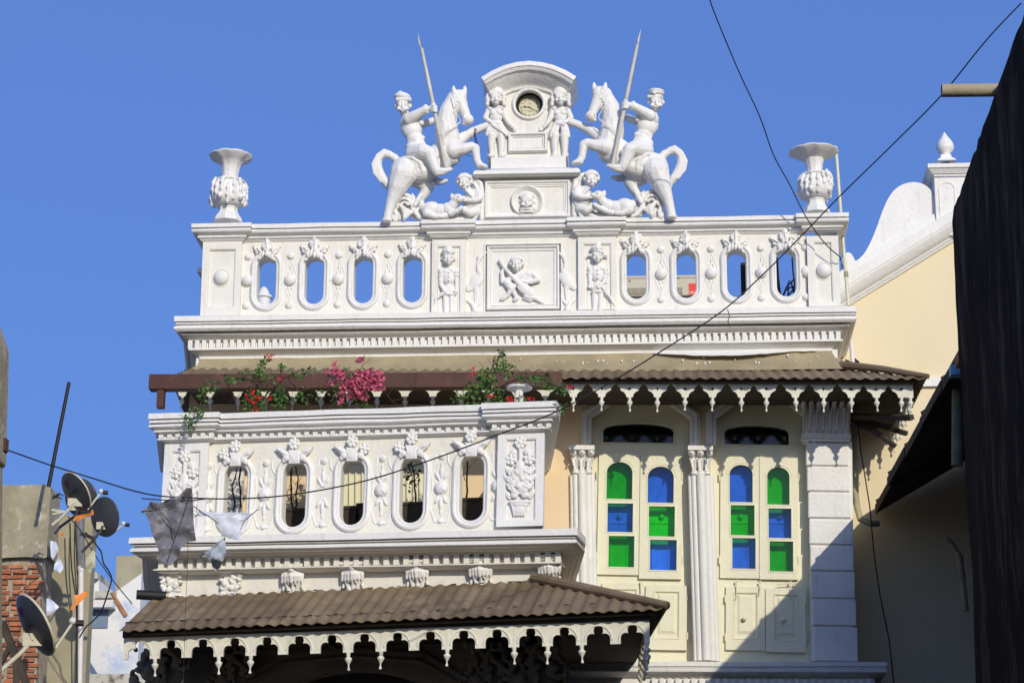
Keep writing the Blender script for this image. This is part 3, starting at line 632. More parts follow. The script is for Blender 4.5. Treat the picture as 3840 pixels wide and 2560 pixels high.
for p, x, y, pot, sd in ((q1, 690, 1838, False, 1), (q2_, 1951, 1790, True, 5)):
    me = blob_mesh(bouquet(0, 0, pot, sd), WHITE2, .0045); me.name = 'bouquet_relief'; u, v = B.l(x, y, .04); inst('bouquet_relief', me, B, u, v, .035, p, sc=.93)
# ---- coping with dentils
cop = [(1546, .15), (1566, .15), (1567, .105), (1571, .105), (1572, .14), (1580, .14), (1581, .10), (1585, .10), (1588, .138), (1594, .145), (1600, .135), (1604, .115), (1607, .10), (1612, .095), (1613, .104), (1616, .10), (1617, .08), (1622, .065), (1640, .065), (1645, .065), (1646, .05), (1652, .03), (1657, .004)]
q = [(B.v(900, y, w_), w_) for y, w_ in cop]; q = [(q[0][0], -.3)] + q + [(q[-1][0] - .01, -.01)]
dv1, dv0 = B.v(900, 1622, .065), B.v(900, 1640, .065)
i0 = next(i for i, (v, w_) in enumerate(q) if abs(w_ - .065) < 1e-6)
q = q[:i0 + 1] + [(dv1 - .004, .065), (dv1 - .004, .02), (dv0, .02), (dv0, .065)] + q[i0 + 2:]
path = [(c1[0] - .6, -1.9), (c1[0], -.04), (c1[0], .07), (c1[1], .07), (c1[1], 0), (c2[0], 0), (c2[0], .07), (c2[1], .07), (c2[1], -.04), (c2[1] - .52, -2.3)]
mb = MB(); mb.sweep(B, path, q, jit=.008, step=.16); BCOP = mb.build('coping', WHITE, HOUSE, 40)
mb = MB(); mb.box(IDF, 0, .048, 0, dv1 - dv0 - .008, 0, .05); dm = mesh('dentil', mb.V, mb.F, WHITE, 0)
for (ua, ub, d) in ((c1[0] - .05, c1[1] + .02, .07), (c1[1] + .09, c2[0] - .08, 0), (c2[0] - .05, c2[1] + .03, .07)):
    n = round((ub - ua) / .096)
    for i in range(n + 1): link('dentil', dm, B.g(ua + (ub - ua) * i / n + random.uniform(-.003, .003), dv0 + .002, d + .013 + random.uniform(-.004, .003)), BCOP, B.R @ Matrix.Rotation(random.uniform(-.04, .04), 4, 'Z'))
# ---- big lower cornice
lc = [(2006, .38), (2030, .38), (2031, .315), (2036, .315), (2037, .35), (2039, .35), (2040, .30), (2045, .30), (2047, .355), (2051, .368), (2058, .368), (2064, .35), (2066, .335), (2072, .32), (2073, .29), (2078, .275), (2079, .24), (2084, .22), (2085, .18), (2090, .17), (2128, .17), (2132, .17), (2133, .14), (2140, .11), (2146, .075), (2148, .06)]
q = [(B.v(900, y, w_), w_) for y, w_ in lc]; q = [(q[0][0], -.6)] + q + [(q[-1][0], -.05)]
i0 = [i for i, (v, w_) in enumerate(q) if abs(w_ - .17) < 1e-6]
LV1, LV0 = q[i0[0]][0], q[i0[1]][0]
q = q[:i0[0] + 1] + [(LV1 - .006, .17), (LV1 - .006, .09), (LV0, .09), (LV0, .17)] + q[i0[2]:]
lu0, lu1 = B.u(482, 2040, .38) + .38, B.u(2166, 1990, .38) - .38
mb = MB(); mb.sweep(B, [(lu0 - .66, -2.0), (lu0, -.08), (lu0, 0), (lu1, 0), (lu1, -.08), (lu1 - .57, -2.6)], q, jit=.008, step=.2); LCORN = mb.build('cornice', WHITE, HOUSE, 40)
mb = MB(); mb.box(IDF, 0, .056, 0, LV1 - LV0 - .004, 0, .08); dm = mesh('dentil', mb.V, mb.F, BFIELD, 0)
a, bnd = B.u(594, 2110, .17), B.u(2104, 2062, .17); n = 41
for i in range(n): link('dentil', dm, B.g(a + (bnd - .058 - a) * i / (n - 1), LV0 + .001, .0905 + random.uniform(-.006, .003)), LCORN, B.R @ Matrix.Rotation(random.uniform(-.02, .02), 4, 'Z'))
fv0 = B.v(1200, 2290, .06)
mb = MB(); mb.plan(B, [(lu0, 0), (lu1, 0), (lu1 - .6, -2.6), (lu0 - .4, -2.0)], fv0 - .1, q[-1][0] + .02); mb.plan(B, [(lu0 + .02, -.02), (lu1 - .02, -.02), (lu1 - .62, -2.6), (lu0 - .4, -2.0)], q[-1][0] + .021, B.v(1200, 2035, 0)); mb.build('balcony_base', BFIELD, HOUSE)
# ---- acanthus brackets under it
def bracket(seed, broken=False):
    def fn(b):
        rr = random.Random(seed * 7 + 1)
        if broken:
            for i in range(46): b.e(rr.uniform(-36, 36), rr.uniform(-36, 60), rr.uniform(.0, .06), rr.uniform(6, 14), rr.uniform(5, 11), rr.uniform(6, 14), rr.uniform(0, 180))
            return
        b.e(0, -30, .05, 34, 14, 22)
        for i in range(7):
            t_ = (i - 3) / 3; x = t_ * 34
            b.ch([(x * .75 + rr.uniform(-2, 2), -26, .10 - .03 * abs(t_), rr.uniform(6, 9)), (x + rr.uniform(-3, 3), -4, .13 - .05 * abs(t_), 8), (x * 1.1, 16 - abs(t_) * 6 + rr.uniform(-3, 3), .11 - .04 * abs(t_), 6), (x * 1.08, 28 - abs(t_) * 9, .075, 3)])
        b.e(0, -24, .13, 13, 11, 8); b.e(0, -24, .155, 6, 5, 5)
        for s in (-1, 1): b.ch([(s * 22, 22, .05, 8), (s * 16, 44, .03, 8), (s * 8, 60, .01, 6)]); b.e(s * 36, 34, .02, 6, 14, 8, s * 12); b.e(s * 38, -6, .07, 6, 14, 8)
        b.ch([(0, 20, .06, 7), (0, 58, .02, 6)])
    return fn
brm = [blob_mesh(bracket(i), WHITE2, .006) for i in range(5)] + [blob_mesh(bracket(9, True), WHITE2, .006)]
for m_ in brm: m_.name = 'bracket_carving'
for i, (x, k) in enumerate(((640, 5), (864, 5), (1099, 0), (1324, 1), (1566, 2), (1804, 3), (2062, 4))):
    y = 2175 - (x - 864) * .034; u, v = B.l(x, y, .05); sc = .93
    mb = MB(); h = .11; mb.box(B, u - .125, u + .125, v + .105, v + .135, -.0, .155); mb.box(B, u - .115, u + .115, v + .088, v + .105, 0, .135); mb.box(B, u - .07, u + .07, v - .22, v + .088, -.0, .045)
    c = mb.build('bracket', BFIELD, HOUSE); inst('bracket_carving', brm[k], B, u, v, .01, c, sc=sc, flip=bool(i % 2))
# downspout stub on the left
mb = MB(); P0 = B.p(512, 2228, .2); mb.tube([P0, P0 - B.U * -.28 - B.N * .12], .05, 12); tag(mb.build('drain_pipe', BLACK), 'short black drain spout poking out under the left end of the balcony', 'drain pipe')
# ================================================================ lower awning of brown corrugated sheet
def corr_sheet(F, u0, u1, top, bot, pitch, amp, lean=0, thick=.008, clipr=None, phase=0):
    """a corrugated sheet from (v,w) top to (v,w) bottom between u0 and u1; clipr(u)->fraction where the sheet starts below the ridge"""
    nu = max(4, int((u1 - u0) / pitch * 8)); V = []; (vt, wt), (vb, wb) = top, bot; nr = 3
    sl = Vector((vb - vt, wb - wt)).normalized(); nv, nw = (sl[1], -sl[0]) if sl[1] > 0 else (-sl[1], sl[0])
    for side in (0, 1):
        for i in range(nu + 1):
            u = u0 + (u1 - u0) * i / nu; a = amp * math.sin(2 * math.pi * (u + phase) / pitch) - side * thick
            f0 = clipr(u) if clipr else 0
            for j in range(nr + 1):
                t_ = f0 + (1 - f0) * j / nr; V.append(F.g(u + lean * t_, vt + (vb - vt) * t_ + nv * a, wt + (wb - wt) * t_ + nw * a))
    n = (nu + 1) * (nr + 1); Fc = []
    for sd in (0, n):
        Fc += [(sd + i * (nr + 1) + j, sd + i * (nr + 1) + j + 1, sd + (i + 1) * (nr + 1) + j + 1, sd + (i + 1) * (nr + 1) + j) for i in range(nu) for j in range(nr)]
    for i in range(nu):
        for j in (0, nr): Fc.append((i * (nr + 1) + j, (i + 1) * (nr + 1) + j, n + (i + 1) * (nr + 1) + j, n + i * (nr + 1) + j))
    for i in (0, nu): Fc += [(i * (nr + 1) + j, i * (nr + 1) + j + 1, n + i * (nr + 1) + j + 1, n + i * (nr + 1) + j) for j in range(nr)]
    return V, Fc
wt, we = .04, 1.02
tv = B.v(1200, 2212, wt); ev = B.v(1200, 2336, we)
eu0, eu1 = B.u(447, 2366, we), B.u(2500, 2283, we)
tu0, tu1 = B.u(512, 2240, wt), B.u(2008, 2178, wt)
# residual tilt of this roof against the balcony frame
RT = Frame(B.p(447, 2366, we), B.p(2500, 2283, we), we)
tv = RT.v(1200, 2212, wt); ev = RT.v(1200, 2334, we); eu0, eu1 = RT.u(447, 2366, we), RT.u(2500, 2283, we); tu0, tu1 = RT.u(512, 2240, wt), RT.u(2008, 2178, wt)
AWL = thing('corrugated_awning', RT.g((eu0 + eu1) / 2, ev, wt), 'lower hipped awning of brown corrugated sheets with scalloped cream valance', 'awning')
nsh = 5
def clipL(u):
    if u > tu1: return min(.98, (u - tu1) / (eu1 - tu1))
    return 0
cuts = [eu0, RT.u(760, 2350, .5), RT.u(1080, 2300, .5), RT.u(1520, 2290, .5), RT.u(2008, 2270, .5), eu1]
for i in range(5):
    V, Fc = corr_sheet(RT, cuts[i], cuts[i + 1] + (.05 if i < 4 else 0), (tv, wt + .002 * (i % 2)), (ev + .003 * (i % 2), we), .127, .0105, clipr=clipL)
    mb = MB(); mb.add(V, Fc); mb.build('roof_sheet', SHEET, AWL, 50)
# side slopes (hips) running back to the wall, seen from beneath
def side_slope(F, ue, ut, tv, ev, wt, we, back, name, par, sh=0, m=SHEET, amp=.0105, pitch=.127):
    V = []; n = max(8, int((we + back) / pitch * 8)); s = 1 if ue > ut else -1
    for k in (0, 1):
        for i in range(n + 1):
            w_ = we - (we + back) * i / n; a = amp * math.sin(2 * math.pi * w_ / pitch) - .008 * k
            f = 0 if w_ < wt else (w_ - wt) / (we - wt)
            d_ = sh * (we - w_); V += [F.g(ut + (ue - ut) * f + (d_ if w_ < wt else d_ * .5), tv + (ev - tv) * f + a, w_), F.g(ue + d_, ev + a, w_)]
    N = 2 * (n + 1); Fc = []
    for k in (0, N): Fc += [(k + 2 * i, k + 2 * i + 1, k + 2 * i + 3, k + 2 * i + 2) for i in range(n)]
    Fc += [(2 * i + 1, 2 * i + 3, N + 2 * i + 3, N + 2 * i + 1) for i in range(n)]
    mb = MB(); mb.add(V, Fc); return mb.build(name, m, par, 50)
side_slope(RT, eu1, tu1, tv, ev, wt, we, 3.6, 'roof_sheet', AWL, -.24)
mb = MB(); A_, B_ = RT.g(tu1 - .02, tv + .035, wt), RT.g(eu1 + .01, ev + .03, we + .01)
mb.tube([A_, A_.lerp(B_, .5) + Vector((0, 0, .0)), B_], [.058, .05, .04], 10); mb.build('ridge_cap', SHEET, AWL)

# hook bolts
mb = MB(); mb.box(RT, -.022, .022, -.004, .004, 0, .01); mb = MB(); mb.box(IDF, -.022, .022, -.005, .005, 0, .012); hb = mesh('hook_bolt', mb.V, mb.F, BLACK, 0)
for x in range(493, 2300, 96):
    u = RT.u(x, 2330 - (x - 493) * .041, .85); w_ = .86; t_ = (w_ - wt) / (we - wt)
    if clipL(u) < .8: link('hook_bolt', hb, RT.g(u, tv + (ev - tv) * t_ + .024, w_), AWL, RT.R)
for x in range(560, 1980, 104):
    u = RT.u(x, 2240 - (x - 493) * .036, .1); t_ = .07; link('hook_bolt', hb, RT.g(u, tv + (ev - tv) * t_ + .024, wt + (we - wt) * t_), AWL, RT.R)
# valance board and pendants
def scallop(u0, u1, n, vt, vb, trefoil, tongue=.09, rise=.85):
    """outline of one valance board: n arches between n+1 tongues"""
    p = (u1 - u0) / n; pts = []
    for i in range(n):
        c = u0 + p * (i + .5); hw = (p - tongue) / 2; h = vt - vb
        if trefoil == 'round':     # cusped: two side lobes and a round top
            L = []
            r1 = hw * .46; r2 = hw * .42
            for a in range(0, 8): t_ = math.pi - a * math.pi / 2 / 7 * 1.25; L.append((c - hw + r1 + r1 * math.cos(t_), vb + h * .26 + r1 * math.sin(t_) * .95))
            for a in range(0, 11): t_ = math.radians(205) - a * math.radians(230) / 10; L.append((c + r2 * math.cos(t_), vb + h * rise - r2 + r2 * math.sin(t_)))
            L += [(2 * c - a, b) for a, b in reversed(L[:8])]
        else:                      # ogee-topped trefoil
            L = [(c - hw, vb), (c - hw * .97, vb + h * .16), (c - hw * .85, vb + h * .30), (c - hw * .66, vb + h * .40), (c - hw * .52, vb + h * .42), (c - hw * .50, vb + h * .52), (c - hw * .40, vb + h * .66), (c - hw * .22, vb + h * .78), (c, vb + h * .86)]
            L += [(2 * c - a, b) for a, b in reversed(L[:-1])]
        pts += [(c - hw, vb)] + L + [(c + hw, vb)]
    return [(u0, vt), (u0, vb)] + pts + [(u1, vb), (u1, vt)]
def clean(L):
    o = []
    for p in L:
        if not o or (abs(p[0] - o[-1][0]) + abs(p[1] - o[-1][1])) > 1e-4: o.append(p)
    return o
pend = MB(); pend.lathe((0, 0, 0), [(.001, -.16), (.012, -.155), (.014, -.145), (.010, -.132), (.006, -.12), (.008, -.10), (.018, -.085), (.026, -.07), (.033, -.055), (.033, -.045), (.024, -.035), (.014, -.028), (.02, -.018), (.017, -.008), (.022, 0), (.022, .012), (.001, .014)], 14)
pdm = mesh('pendant', pend.V, pend.F, VALP, 50)
VAL = Frame(B.p(462, 2410, .84), B.p(2436, 2345, .84), 0)
vt, vb, vu0, vu1 = VAL.v(1200, 2366, 0), VAL.v(1200, 2448, 0), VAL.u(462, 2440), VAL.u(2436, 2380)
npan = 16
for k in range(8):                 # boards of two arches each
    ua, ub = vu0 + (vu1 - vu0) * k / 8, vu0 + (vu1 - vu0) * (k + 1) / 8
    mb = MB(); mb.plate(VAL, clean(scallop(ua, ub - .002, 2, vt, vb, 'round', .10)), [], -.03, 0)
    for j in range(2):
        c = ua + (ub - ua) * (j + .5) / 2; hw = (ub - ua) / 4
        L = [(c + hw * .80 * math.cos(math.pi * a / 14), vb + (vt - vb) * .18 + hw * .86 * math.sin(math.pi * a / 14)) for a in range(15)]
        mb.ring(VAL, L, [(-.006, -.002), (-.004, .010), (.004, .010), (.006, -.002)], closed=False)
    bo = mb.build('valance_board', VALP, AWL, 30)
for i in range(npan + 1):
    if i in (2, 5, 6, 9, 11, 15): continue
    u = vu0 + (vu1 - vu0) * i / npan + (.03 if i == 0 else -.03 if i == npan else 0)
    if i == 0: continue
    link('pendant', pdm, VAL.g(u, vb - .012, -.015), AWL, Matrix.Rotation(random.uniform(-.05, .05), 4, 'Y') @ Matrix.Diagonal((1.1, 1.1, random.uniform(.98, 1.08), 1)))
mb = MB(); mb.box(VAL, vu0 - .01, vu1 + .01, vt + .001, vt + .07, -.05, .012); mb.box(VAL, vu0, vu1, vt + .071, vt + .17, -.08, -.03); mb.build('fascia_board', WOODW, AWL)
# side valance on the right running back
SV = Frame(VAL.g(vu1 + .001, 0, 0), VAL.g(vu1, 0, 0) + Vector((-.10, 2.2, 0)), 0)
mb = MB(); mb.plate(SV, clean(scallop(.02, 2.2, 6, vt, vb, 'round', .10)), [], -.03, 0); mb.build('valance_board', VALP, AWL)
for i in range(1, 6): link('pendant', pdm, SV.g(.02 + 2.18 * i / 6, vb - .012, -.015), AWL, Matrix.Diagonal((1.25, 1.25, 1.25, 1)))
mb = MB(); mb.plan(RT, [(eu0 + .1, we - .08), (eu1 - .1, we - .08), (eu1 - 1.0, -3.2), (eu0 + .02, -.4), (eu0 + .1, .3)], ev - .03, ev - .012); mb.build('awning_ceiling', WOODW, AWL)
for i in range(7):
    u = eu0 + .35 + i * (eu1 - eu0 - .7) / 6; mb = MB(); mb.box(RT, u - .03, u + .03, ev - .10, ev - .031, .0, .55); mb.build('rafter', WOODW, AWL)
# ---- lower wall in the shade under this awning: arch and carved capitals
lw = -.35
LW = MB(); ac = B.u(1325, 2500, lw); av = B.v(1325, 2505, lw)
arch = [(ac + 1.05 * math.cos(math.pi * i / 20), av - .62 + .62 * math.sin(math.pi * i / 20) * 1.0) for i in range(21)]
yb = -1.2
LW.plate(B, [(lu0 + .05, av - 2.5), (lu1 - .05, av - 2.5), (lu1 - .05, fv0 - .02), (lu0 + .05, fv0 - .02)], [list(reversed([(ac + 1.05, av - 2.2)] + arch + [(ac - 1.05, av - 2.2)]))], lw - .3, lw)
LW.build('lower_wall', SHADED, HOUSE)
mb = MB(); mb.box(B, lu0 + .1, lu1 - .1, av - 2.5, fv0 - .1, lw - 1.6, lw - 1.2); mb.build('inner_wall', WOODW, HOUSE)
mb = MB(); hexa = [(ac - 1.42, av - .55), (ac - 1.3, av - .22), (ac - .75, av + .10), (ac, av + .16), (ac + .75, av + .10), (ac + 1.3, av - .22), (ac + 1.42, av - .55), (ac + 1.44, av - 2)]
mb.ring(B, [(ac - 1.44, av - 2)] + hexa, [(-.06, lw - .01), (-.055, lw + .05), (-.02, lw + .06), (.0, lw + .03), (.04, lw + .07), (.06, lw - .01)], closed=False); mb.build('arch_moulding', SHADED, HOUSE)
def capital_big(seed, n=46):
    def fn(b):
        rr = random.Random(seed)
        b.e(0, 10, .0, 74, 90, 24)
        for row in range(3):
            for i in range(5):
                if rr.random() < .12: continue
                x = (i - 2) * 36 + (18 if row % 2 else 0) - 9; y = 60 - row * 55
                for q in range(5): b.e(x + rr.uniform(-16, 16), y + 24 - q * 13 + rr.uniform(-6, 6), .06 + row * .04 + q * .02, rr.uniform(7, 17), rr.uniform(6, 20), rr.uniform(8, 14), rr.uniform(-70, 70))
        for s in (-1, 1): b.e(s * 62, -84, .12, 24, 20, 26); b.e(s * 62, -84, .2, 9, 9, 8)
    return fn
cpm = blob_mesh(capital_big(2), SHADED, .009); cpm.name = 'carved_capital'
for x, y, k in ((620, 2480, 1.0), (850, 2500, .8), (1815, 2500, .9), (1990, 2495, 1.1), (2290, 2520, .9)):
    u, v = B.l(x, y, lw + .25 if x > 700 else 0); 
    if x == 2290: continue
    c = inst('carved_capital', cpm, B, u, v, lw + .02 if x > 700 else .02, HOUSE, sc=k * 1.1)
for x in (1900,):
    mb = MB(); u = B.u(x, 2530, lw); mb.box(B, u - .35, u + .35, av - 2.4, av - .45, lw - .01, lw + .14); mb.build('pilaster', SHADED, HOUSE)
mb = MB(); mb.box(B, lu0 + .02, lu0 + .55, fv0 - 3.0, fv0 - 1.15, -.4, -.02); mb.build('pilaster', SHADED, HOUSE)
# ================================================================ window wall
def VW(y, x=2600, w_=0): return W.v(x, y, w_)
def arc_top(F, x0, x1, ys, yt, w_=0, n=14, pw=1.0):
    """points over the top of an opening from right spring to left spring"""
    u0, u1 = F.u(x0, ys, w_), F.u(x1, ys, w_); vs, vt = F.v((x0 + x1) / 2, ys, w_), F.v((x0 + x1) / 2, yt, w_)
    return [((u0 + u1) / 2 + (u1 - u0) / 2 * math.cos(math.pi * i / n), vs + (vt - vs) * math.sin(math.pi * i / n) ** pw) for i in range(n + 1)]
vb_ = W.v(2600, 2560, 0); vt_ = W.v(2600, 1385, 0)
bays = ((2208, 2602), (2664, 3042))
wl_u0, wl_u1 = W.u(690, 1800, 0), W.u(3188, 1900, 0)
holes = []
for x0, x1 in bays:
    u0, u1 = W.u(x0, 1950, 0), W.u(x1, 1950, 0); a = arc_top(W, x0, x1, 1590, 1492); a = [(min(max(u, u0), u1), v) for u, v in a]
    holes.append([(u0, vb_ + .16), (u1, vb_ + .16), (u1, a[0][1])] + a[1:-1] + [(u0, a[-1][1])])
mb = MB(); mb.plate(W, [(wl_u0, vb_ - 1.5), (wl_u1, vb_ - 1.5), (wl_u1, vt_), (wl_u0, vt_)], holes, -.22, 0); mb.build('front_wall', PEACH, HOUSE, 20)
mb = MB(); mb.plan(W, [(W.u(2140, 1900), -.02 - .9), (wl_u1 - .02, -.92), (wl_u1 - .2, -3), (W.u(2140, 1900), -3)], vb_ - 1.5, vt_); mb.build('inner_wall', BFIELD, HOUSE)
# cream reveals round the bays
def strip(F, loop, wa, wb, m, name, par, wd=.035):
    mb = MB(); mb.ring(F, loop, [(-wd, wa), (-wd, wb), (0, wb), (0, wa)]); return mb.build(name, m, par, 30)
colors = {0: (('G', 'B', 'G'), ('B', 'G', 'B')), 1: (('B', 'G', 'B'), ('G', 'B', 'G'))}
WD = {
 0: dict(x=(2208, 2602), tr=(2262, 2526, 1660, 1588), sash=((2242, 2397, 1702, 2155), (2399, 2556, 1708, 2168)),
    pane=(((2275, 2371, 1733, 1871), (2278, 2373, 1888, 1995), (2282, 2378, 2010, 2126)), ((2429, 2526, 1748, 1883), (2433, 2530, 1897, 2009), (2437, 2537, 2022, 2135))),
    low=((2256, 2416, 2186, 2430), (2420, 2576, 2192, 2433))),
 1: dict(x=(2664, 3042), tr=(2716, 2958, 1667, 1596), sash=((2701, 2846, 1712, 2168), (2848, 2992, 1714, 2170)),
    pane=(((2736, 2822, 1744, 1883), (2740, 2829, 1895, 2007), (2746, 2833, 2018, 2132)), ((2877, 2960, 1751, 1890), (2882, 2967, 1905, 2015), (2886, 2974, 2028, 2140))),
    low=((2722, 2868, 2199, 2437), (2871, 3020, 2203, 2441)))}
WF = -.13; SF = -.085
for k, d in WD.items():
    x0, x1 = d['x']; cx_ = (x0 + x1) / 2
    WIN = MB(); u0, u1 = W.u(x0 - 2, 1950, WF), W.u(x1 + 4, 1950, WF); vtop = W.v(cx_, 1485, WF); vbt = vb_ + .10
    tr = d['tr']; ta = arc_top(W, tr[0], tr[1], (tr[2] + tr[3]) / 2 - 6, tr[3], WF, 12, .8); th = [(W.u(tr[0], tr[2], WF), W.v(cx_, tr[2], WF)), (W.u(tr[1], tr[2], WF), W.v(cx_, tr[2], WF))] + ta
    s0, s1 = d['sash']; a_, b_ = W.l(s0[0] + 9, s0[3] - 4, WF), W.l(s1[1] - 9, s0[2] + 8, WF)
    sh = [(a_[0], a_[1]), (b_[0], a_[1]), (b_[0], b_[1]), (a_[0], b_[1])]
    WIN.plate(W, [(u0, vbt), (u1, vbt), (u1, vtop), (u0, vtop)], [th, sh], WF - .08, WF)
    wo_ = WIN.build('window', DOORP, HOUSE, 20)
    mb = MB(); mb.ring(W, th, [(.0, WF - .03), (0, WF + .012), (.012, WF + .018), (.022, WF + .012), (.024, WF - .01)]); mb.build('fanlight_frame', DOORP, wo_, 30)
    mb = MB(); mb.plate(W, th, [], WF - .05, WF - .046); mb.build('pane', GDARKG if k == 0 else GDARK, wo_, 0)
    # interior boards seen through the glass
    ib = MB(); ib.box(W, u0, u1, vbt, W.v(cx_, 1690, WF), WF - .20, WF - .125); ib.build('inner_shutter', WHITE, wo_)
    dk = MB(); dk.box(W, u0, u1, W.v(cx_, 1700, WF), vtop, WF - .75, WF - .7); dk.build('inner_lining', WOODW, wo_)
    for j, (sx0, sx1, sy0, sy1) in enumerate(d['sash']):
        fw = SF + (.0 if j else -.012)
        u0s, u1s = W.u(sx0, 1930, fw), W.u(sx1, 1930, fw); v0s, v1s = W.v(cx_, sy1, fw), W.v(cx_, sy0, fw); hs_ = []
        P = d['pane'][j]
        for r, (px0, px1, py0, py1) in enumerate(P):
            a, b = W.u(px0, (py0 + py1) / 2, fw), W.u(px1, (py0 + py1) / 2, fw); c, e = W.v(cx_, py1, fw), W.v(cx_, py0, fw)
            if r == 0: hs_.append([(a, c), (b, c)] + [((a + b) / 2 + (b - a) / 2 * math.cos(math.pi * i / 12), e - (b - a) * .42 + (b - a) * .42 * math.sin(math.pi * i / 12)) for i in range(13)])
            else: hs_.append([(a, c), (b, c), (b, e), (a, e)])
        mb = MB(); mb.plate(W, [(u0s, v0s), (u1s, v0s), (u1s, v1s), (u0s, v1s)], hs_, fw - .042, fw)
        so = mb.build('sash', DOORP, wo_, 20)
        for r, h in enumerate(hs_):
            gm = {'G': GGREEN, 'B': GBLUE}[colors[k][j][r]]
            mb = MB(); mb.plate(W, h, [], fw - .030, fw - .026); mb.build('pane', gm, wo_, 0)
            mb = MB(); mb.ring(W, h, [(0, fw - .03), (0, fw + .004), (.006, fw + .007), (.016, fw + .004), (.018, fw - .01)]); mb.build('glazing_bead', DOORP, wo_, 40)
            if r == 0: mb = MB(); mb.ring(W, h[2:], [(.024, fw - .01), (.026, fw + .006), (.036, fw + .006), (.038, fw - .01)], closed=False); mb.build('arch_bead', DOORP, wo_, 40)
        # inside board panel line and knob, seen through the coloured glass
        mb = MB(); a, c = W.l((sx0 + sx1) / 2 - 32, 2140, WF - .125); b, e = W.l((sx0 + sx1) / 2 + 32, 2016, WF - .125)
        mb.ring(W, [(a, c), (b, c), (b, e), (a, e)], [(-.01, WF - .13), (-.008, WF - .112), (.008, WF - .112), (.01, WF - .13)])
        b2, e2 = W.l((sx0 + sx1) / 2 + 30, 1962, WF - .125); mb.box(W, a - .02, b2, e2 - .005, e2 + .005, WF - .13, WF - .112)
        mb.build('board_moulding', WHITE, wo_)
        mb = MB(); c_ = W.p((sx0 + sx1) / 2 + 5, 1936, WF - .10); mb.ell(c_, .032, .02, .032); mb.tube([c_, c_ - W.N * .03], .014, 8); mb.build('knob', DOORP, wo_, 60)
        for hy in (sy0 + 75, sy1 - 70):      # hinges
            mb = MB(); x_ = (sx0 - 3) if j == 0 else (sx1 + 3); c_ = W.p(x_, hy, fw + .004); mb.tube([c_ - W.V * .045, c_ + W.V * .045], .008, 8); mb.build('hinge', DOORP, wo_, 40)
    for j, (sx0, sx1, sy0, sy1) in enumerate(d['low']):
        fw = SF + (.006 if j else -.008); u0s, u1s = W.u(sx0, 2300, fw), W.u(sx1, 2300, fw); v0s, v1s = W.v(cx_, sy1, fw), W.v(cx_, sy0, fw)
        wd = u1s - u0s; q_ = [(u0s + wd * .2, v0s + .12), (u1s - wd * .17, v0s + .12), (u1s - wd * .17, v1s - .06), (u0s + wd * .2, v1s - .06)]
        mb = MB(); mb.plate(W, [(u0s, v0s), (u1s, v0s), (u1s, v1s), (u0s, v1s)], [q_], fw - .04, fw); mb.box(W, q_[0][0] - .004, q_[1][0] + .004, q_[0][1] - .004, q_[2][1] + .004, fw - .035, fw - .018)
        mb.ring(W, q_, [(.004, fw - .02), (0, fw + .006), (-.012, fw + .004), (-.020, fw - .012), (-.030, fw - .018)])
        i_ = .07; r_ = [(q_[0][0] + i_, q_[0][1] + i_ * 1.3), (q_[1][0] - i_, q_[0][1] + i_ * 1.3), (q_[1][0] - i_, q_[2][1] - i_ * .8), (q_[0][0] + i_, q_[2][1] - i_ * .8)]
        mb.ring(W, r_, [(.035, fw - .019), (.0, fw - .004), (-.004, fw - .004)]); mb.plate(W, r_, [], fw - .018, fw - .0035)
        mb.build('shutter', DOORP, wo_, 20)
        if k == 1:
            c_ = W.p((2792, 2938)[j], (2317, 2322)[j], fw + .035); mb = MB(); mb.ell(c_, .027, .024, .027); mb.tube([c_, c_ - W.N * .045], .011, 8); mb.build('knob', DOORP, wo_, 60)
        for hy in (sy0 + 45, sy1 - 50):
            mb = MB(); x_ = (sx0 - 2) if j == 0 else (sx1 + 2); c_ = W.p(x_, hy, fw + .004); mb.tube([c_ - W.V * .04, c_ + W.V * .04], .008, 8); mb.build('hinge', DOORP, wo_, 40)
    def hook(pts, nm='latch'):
        mb = MB(); mb.tube([W.p(x, y, SF + .02) for x, y in pts], .0065, 6); mb.ell(W.p(*pts[0], SF + .015), .014, .012, .014, None, 8, 6); mb.build(nm, DOORP, wo_, 50)
    if k == 0: hook([(2402, 2184), (2403, 2205), (2404, 2222)])
    else: hook([(2763, 2176), (2762, 2205), (2764, 2240), (2756, 2244)]); hook([(2851, 2180), (2850, 2200), (2848, 2228), (2842, 2230)]); hook([(2984, 2186), (2940, 2187), (2912, 2192)]); hook([(2964, 2182), (2964, 2215), (2968, 2240), (2960, 2238)])
    # arched hood moulding
    u0, u1 = W.u((2208, 2676)[k], 1640, .0), W.u((2596, 3038)[k], 1640, 0); vs = W.v(cx_, 1565, 0); vm = W.v(cx_, 1480, 0); vl = W.v(cx_, 1670, 0); wd = u1 - u0
    L = [(u1, vl), (u1, vs), (u1 - .07, vs + .05), (u1 - wd * .2, vs + (vm - vs) * .62)] + [(u0 + wd * (.5 + .3 * math.cos(math.pi * i / 10)), vs + (vm - vs) * (.62 + .38 * math.sin(math.pi * i / 10))) for i in range(1, 10)] + [(u0 + wd * .2, vs + (vm - vs) * .62), (u0 + .07, vs + .05), (u0, vs), (u0, vl)]
    mb = MB(); mb.ring(W, L, [(-.03, -.02), (-.028, .05), (.0, .06), (.014, .045), (.02, .07), (.055, .08), (.065, .05), (.085, .05), (.09, -.02)], closed=False); mb.build('arch_moulding', WHITE, HOUSE, 40)
    mb = MB(); c_ = (u0 + u1) / 2; mb.plan(W, [(c_ - .05, .0), (c_ + .05, .0), (c_ + .065, .12), (c_ - .065, .12)], vm - .03, vm + .20); mb.build('keystone', WHITE, HOUSE)
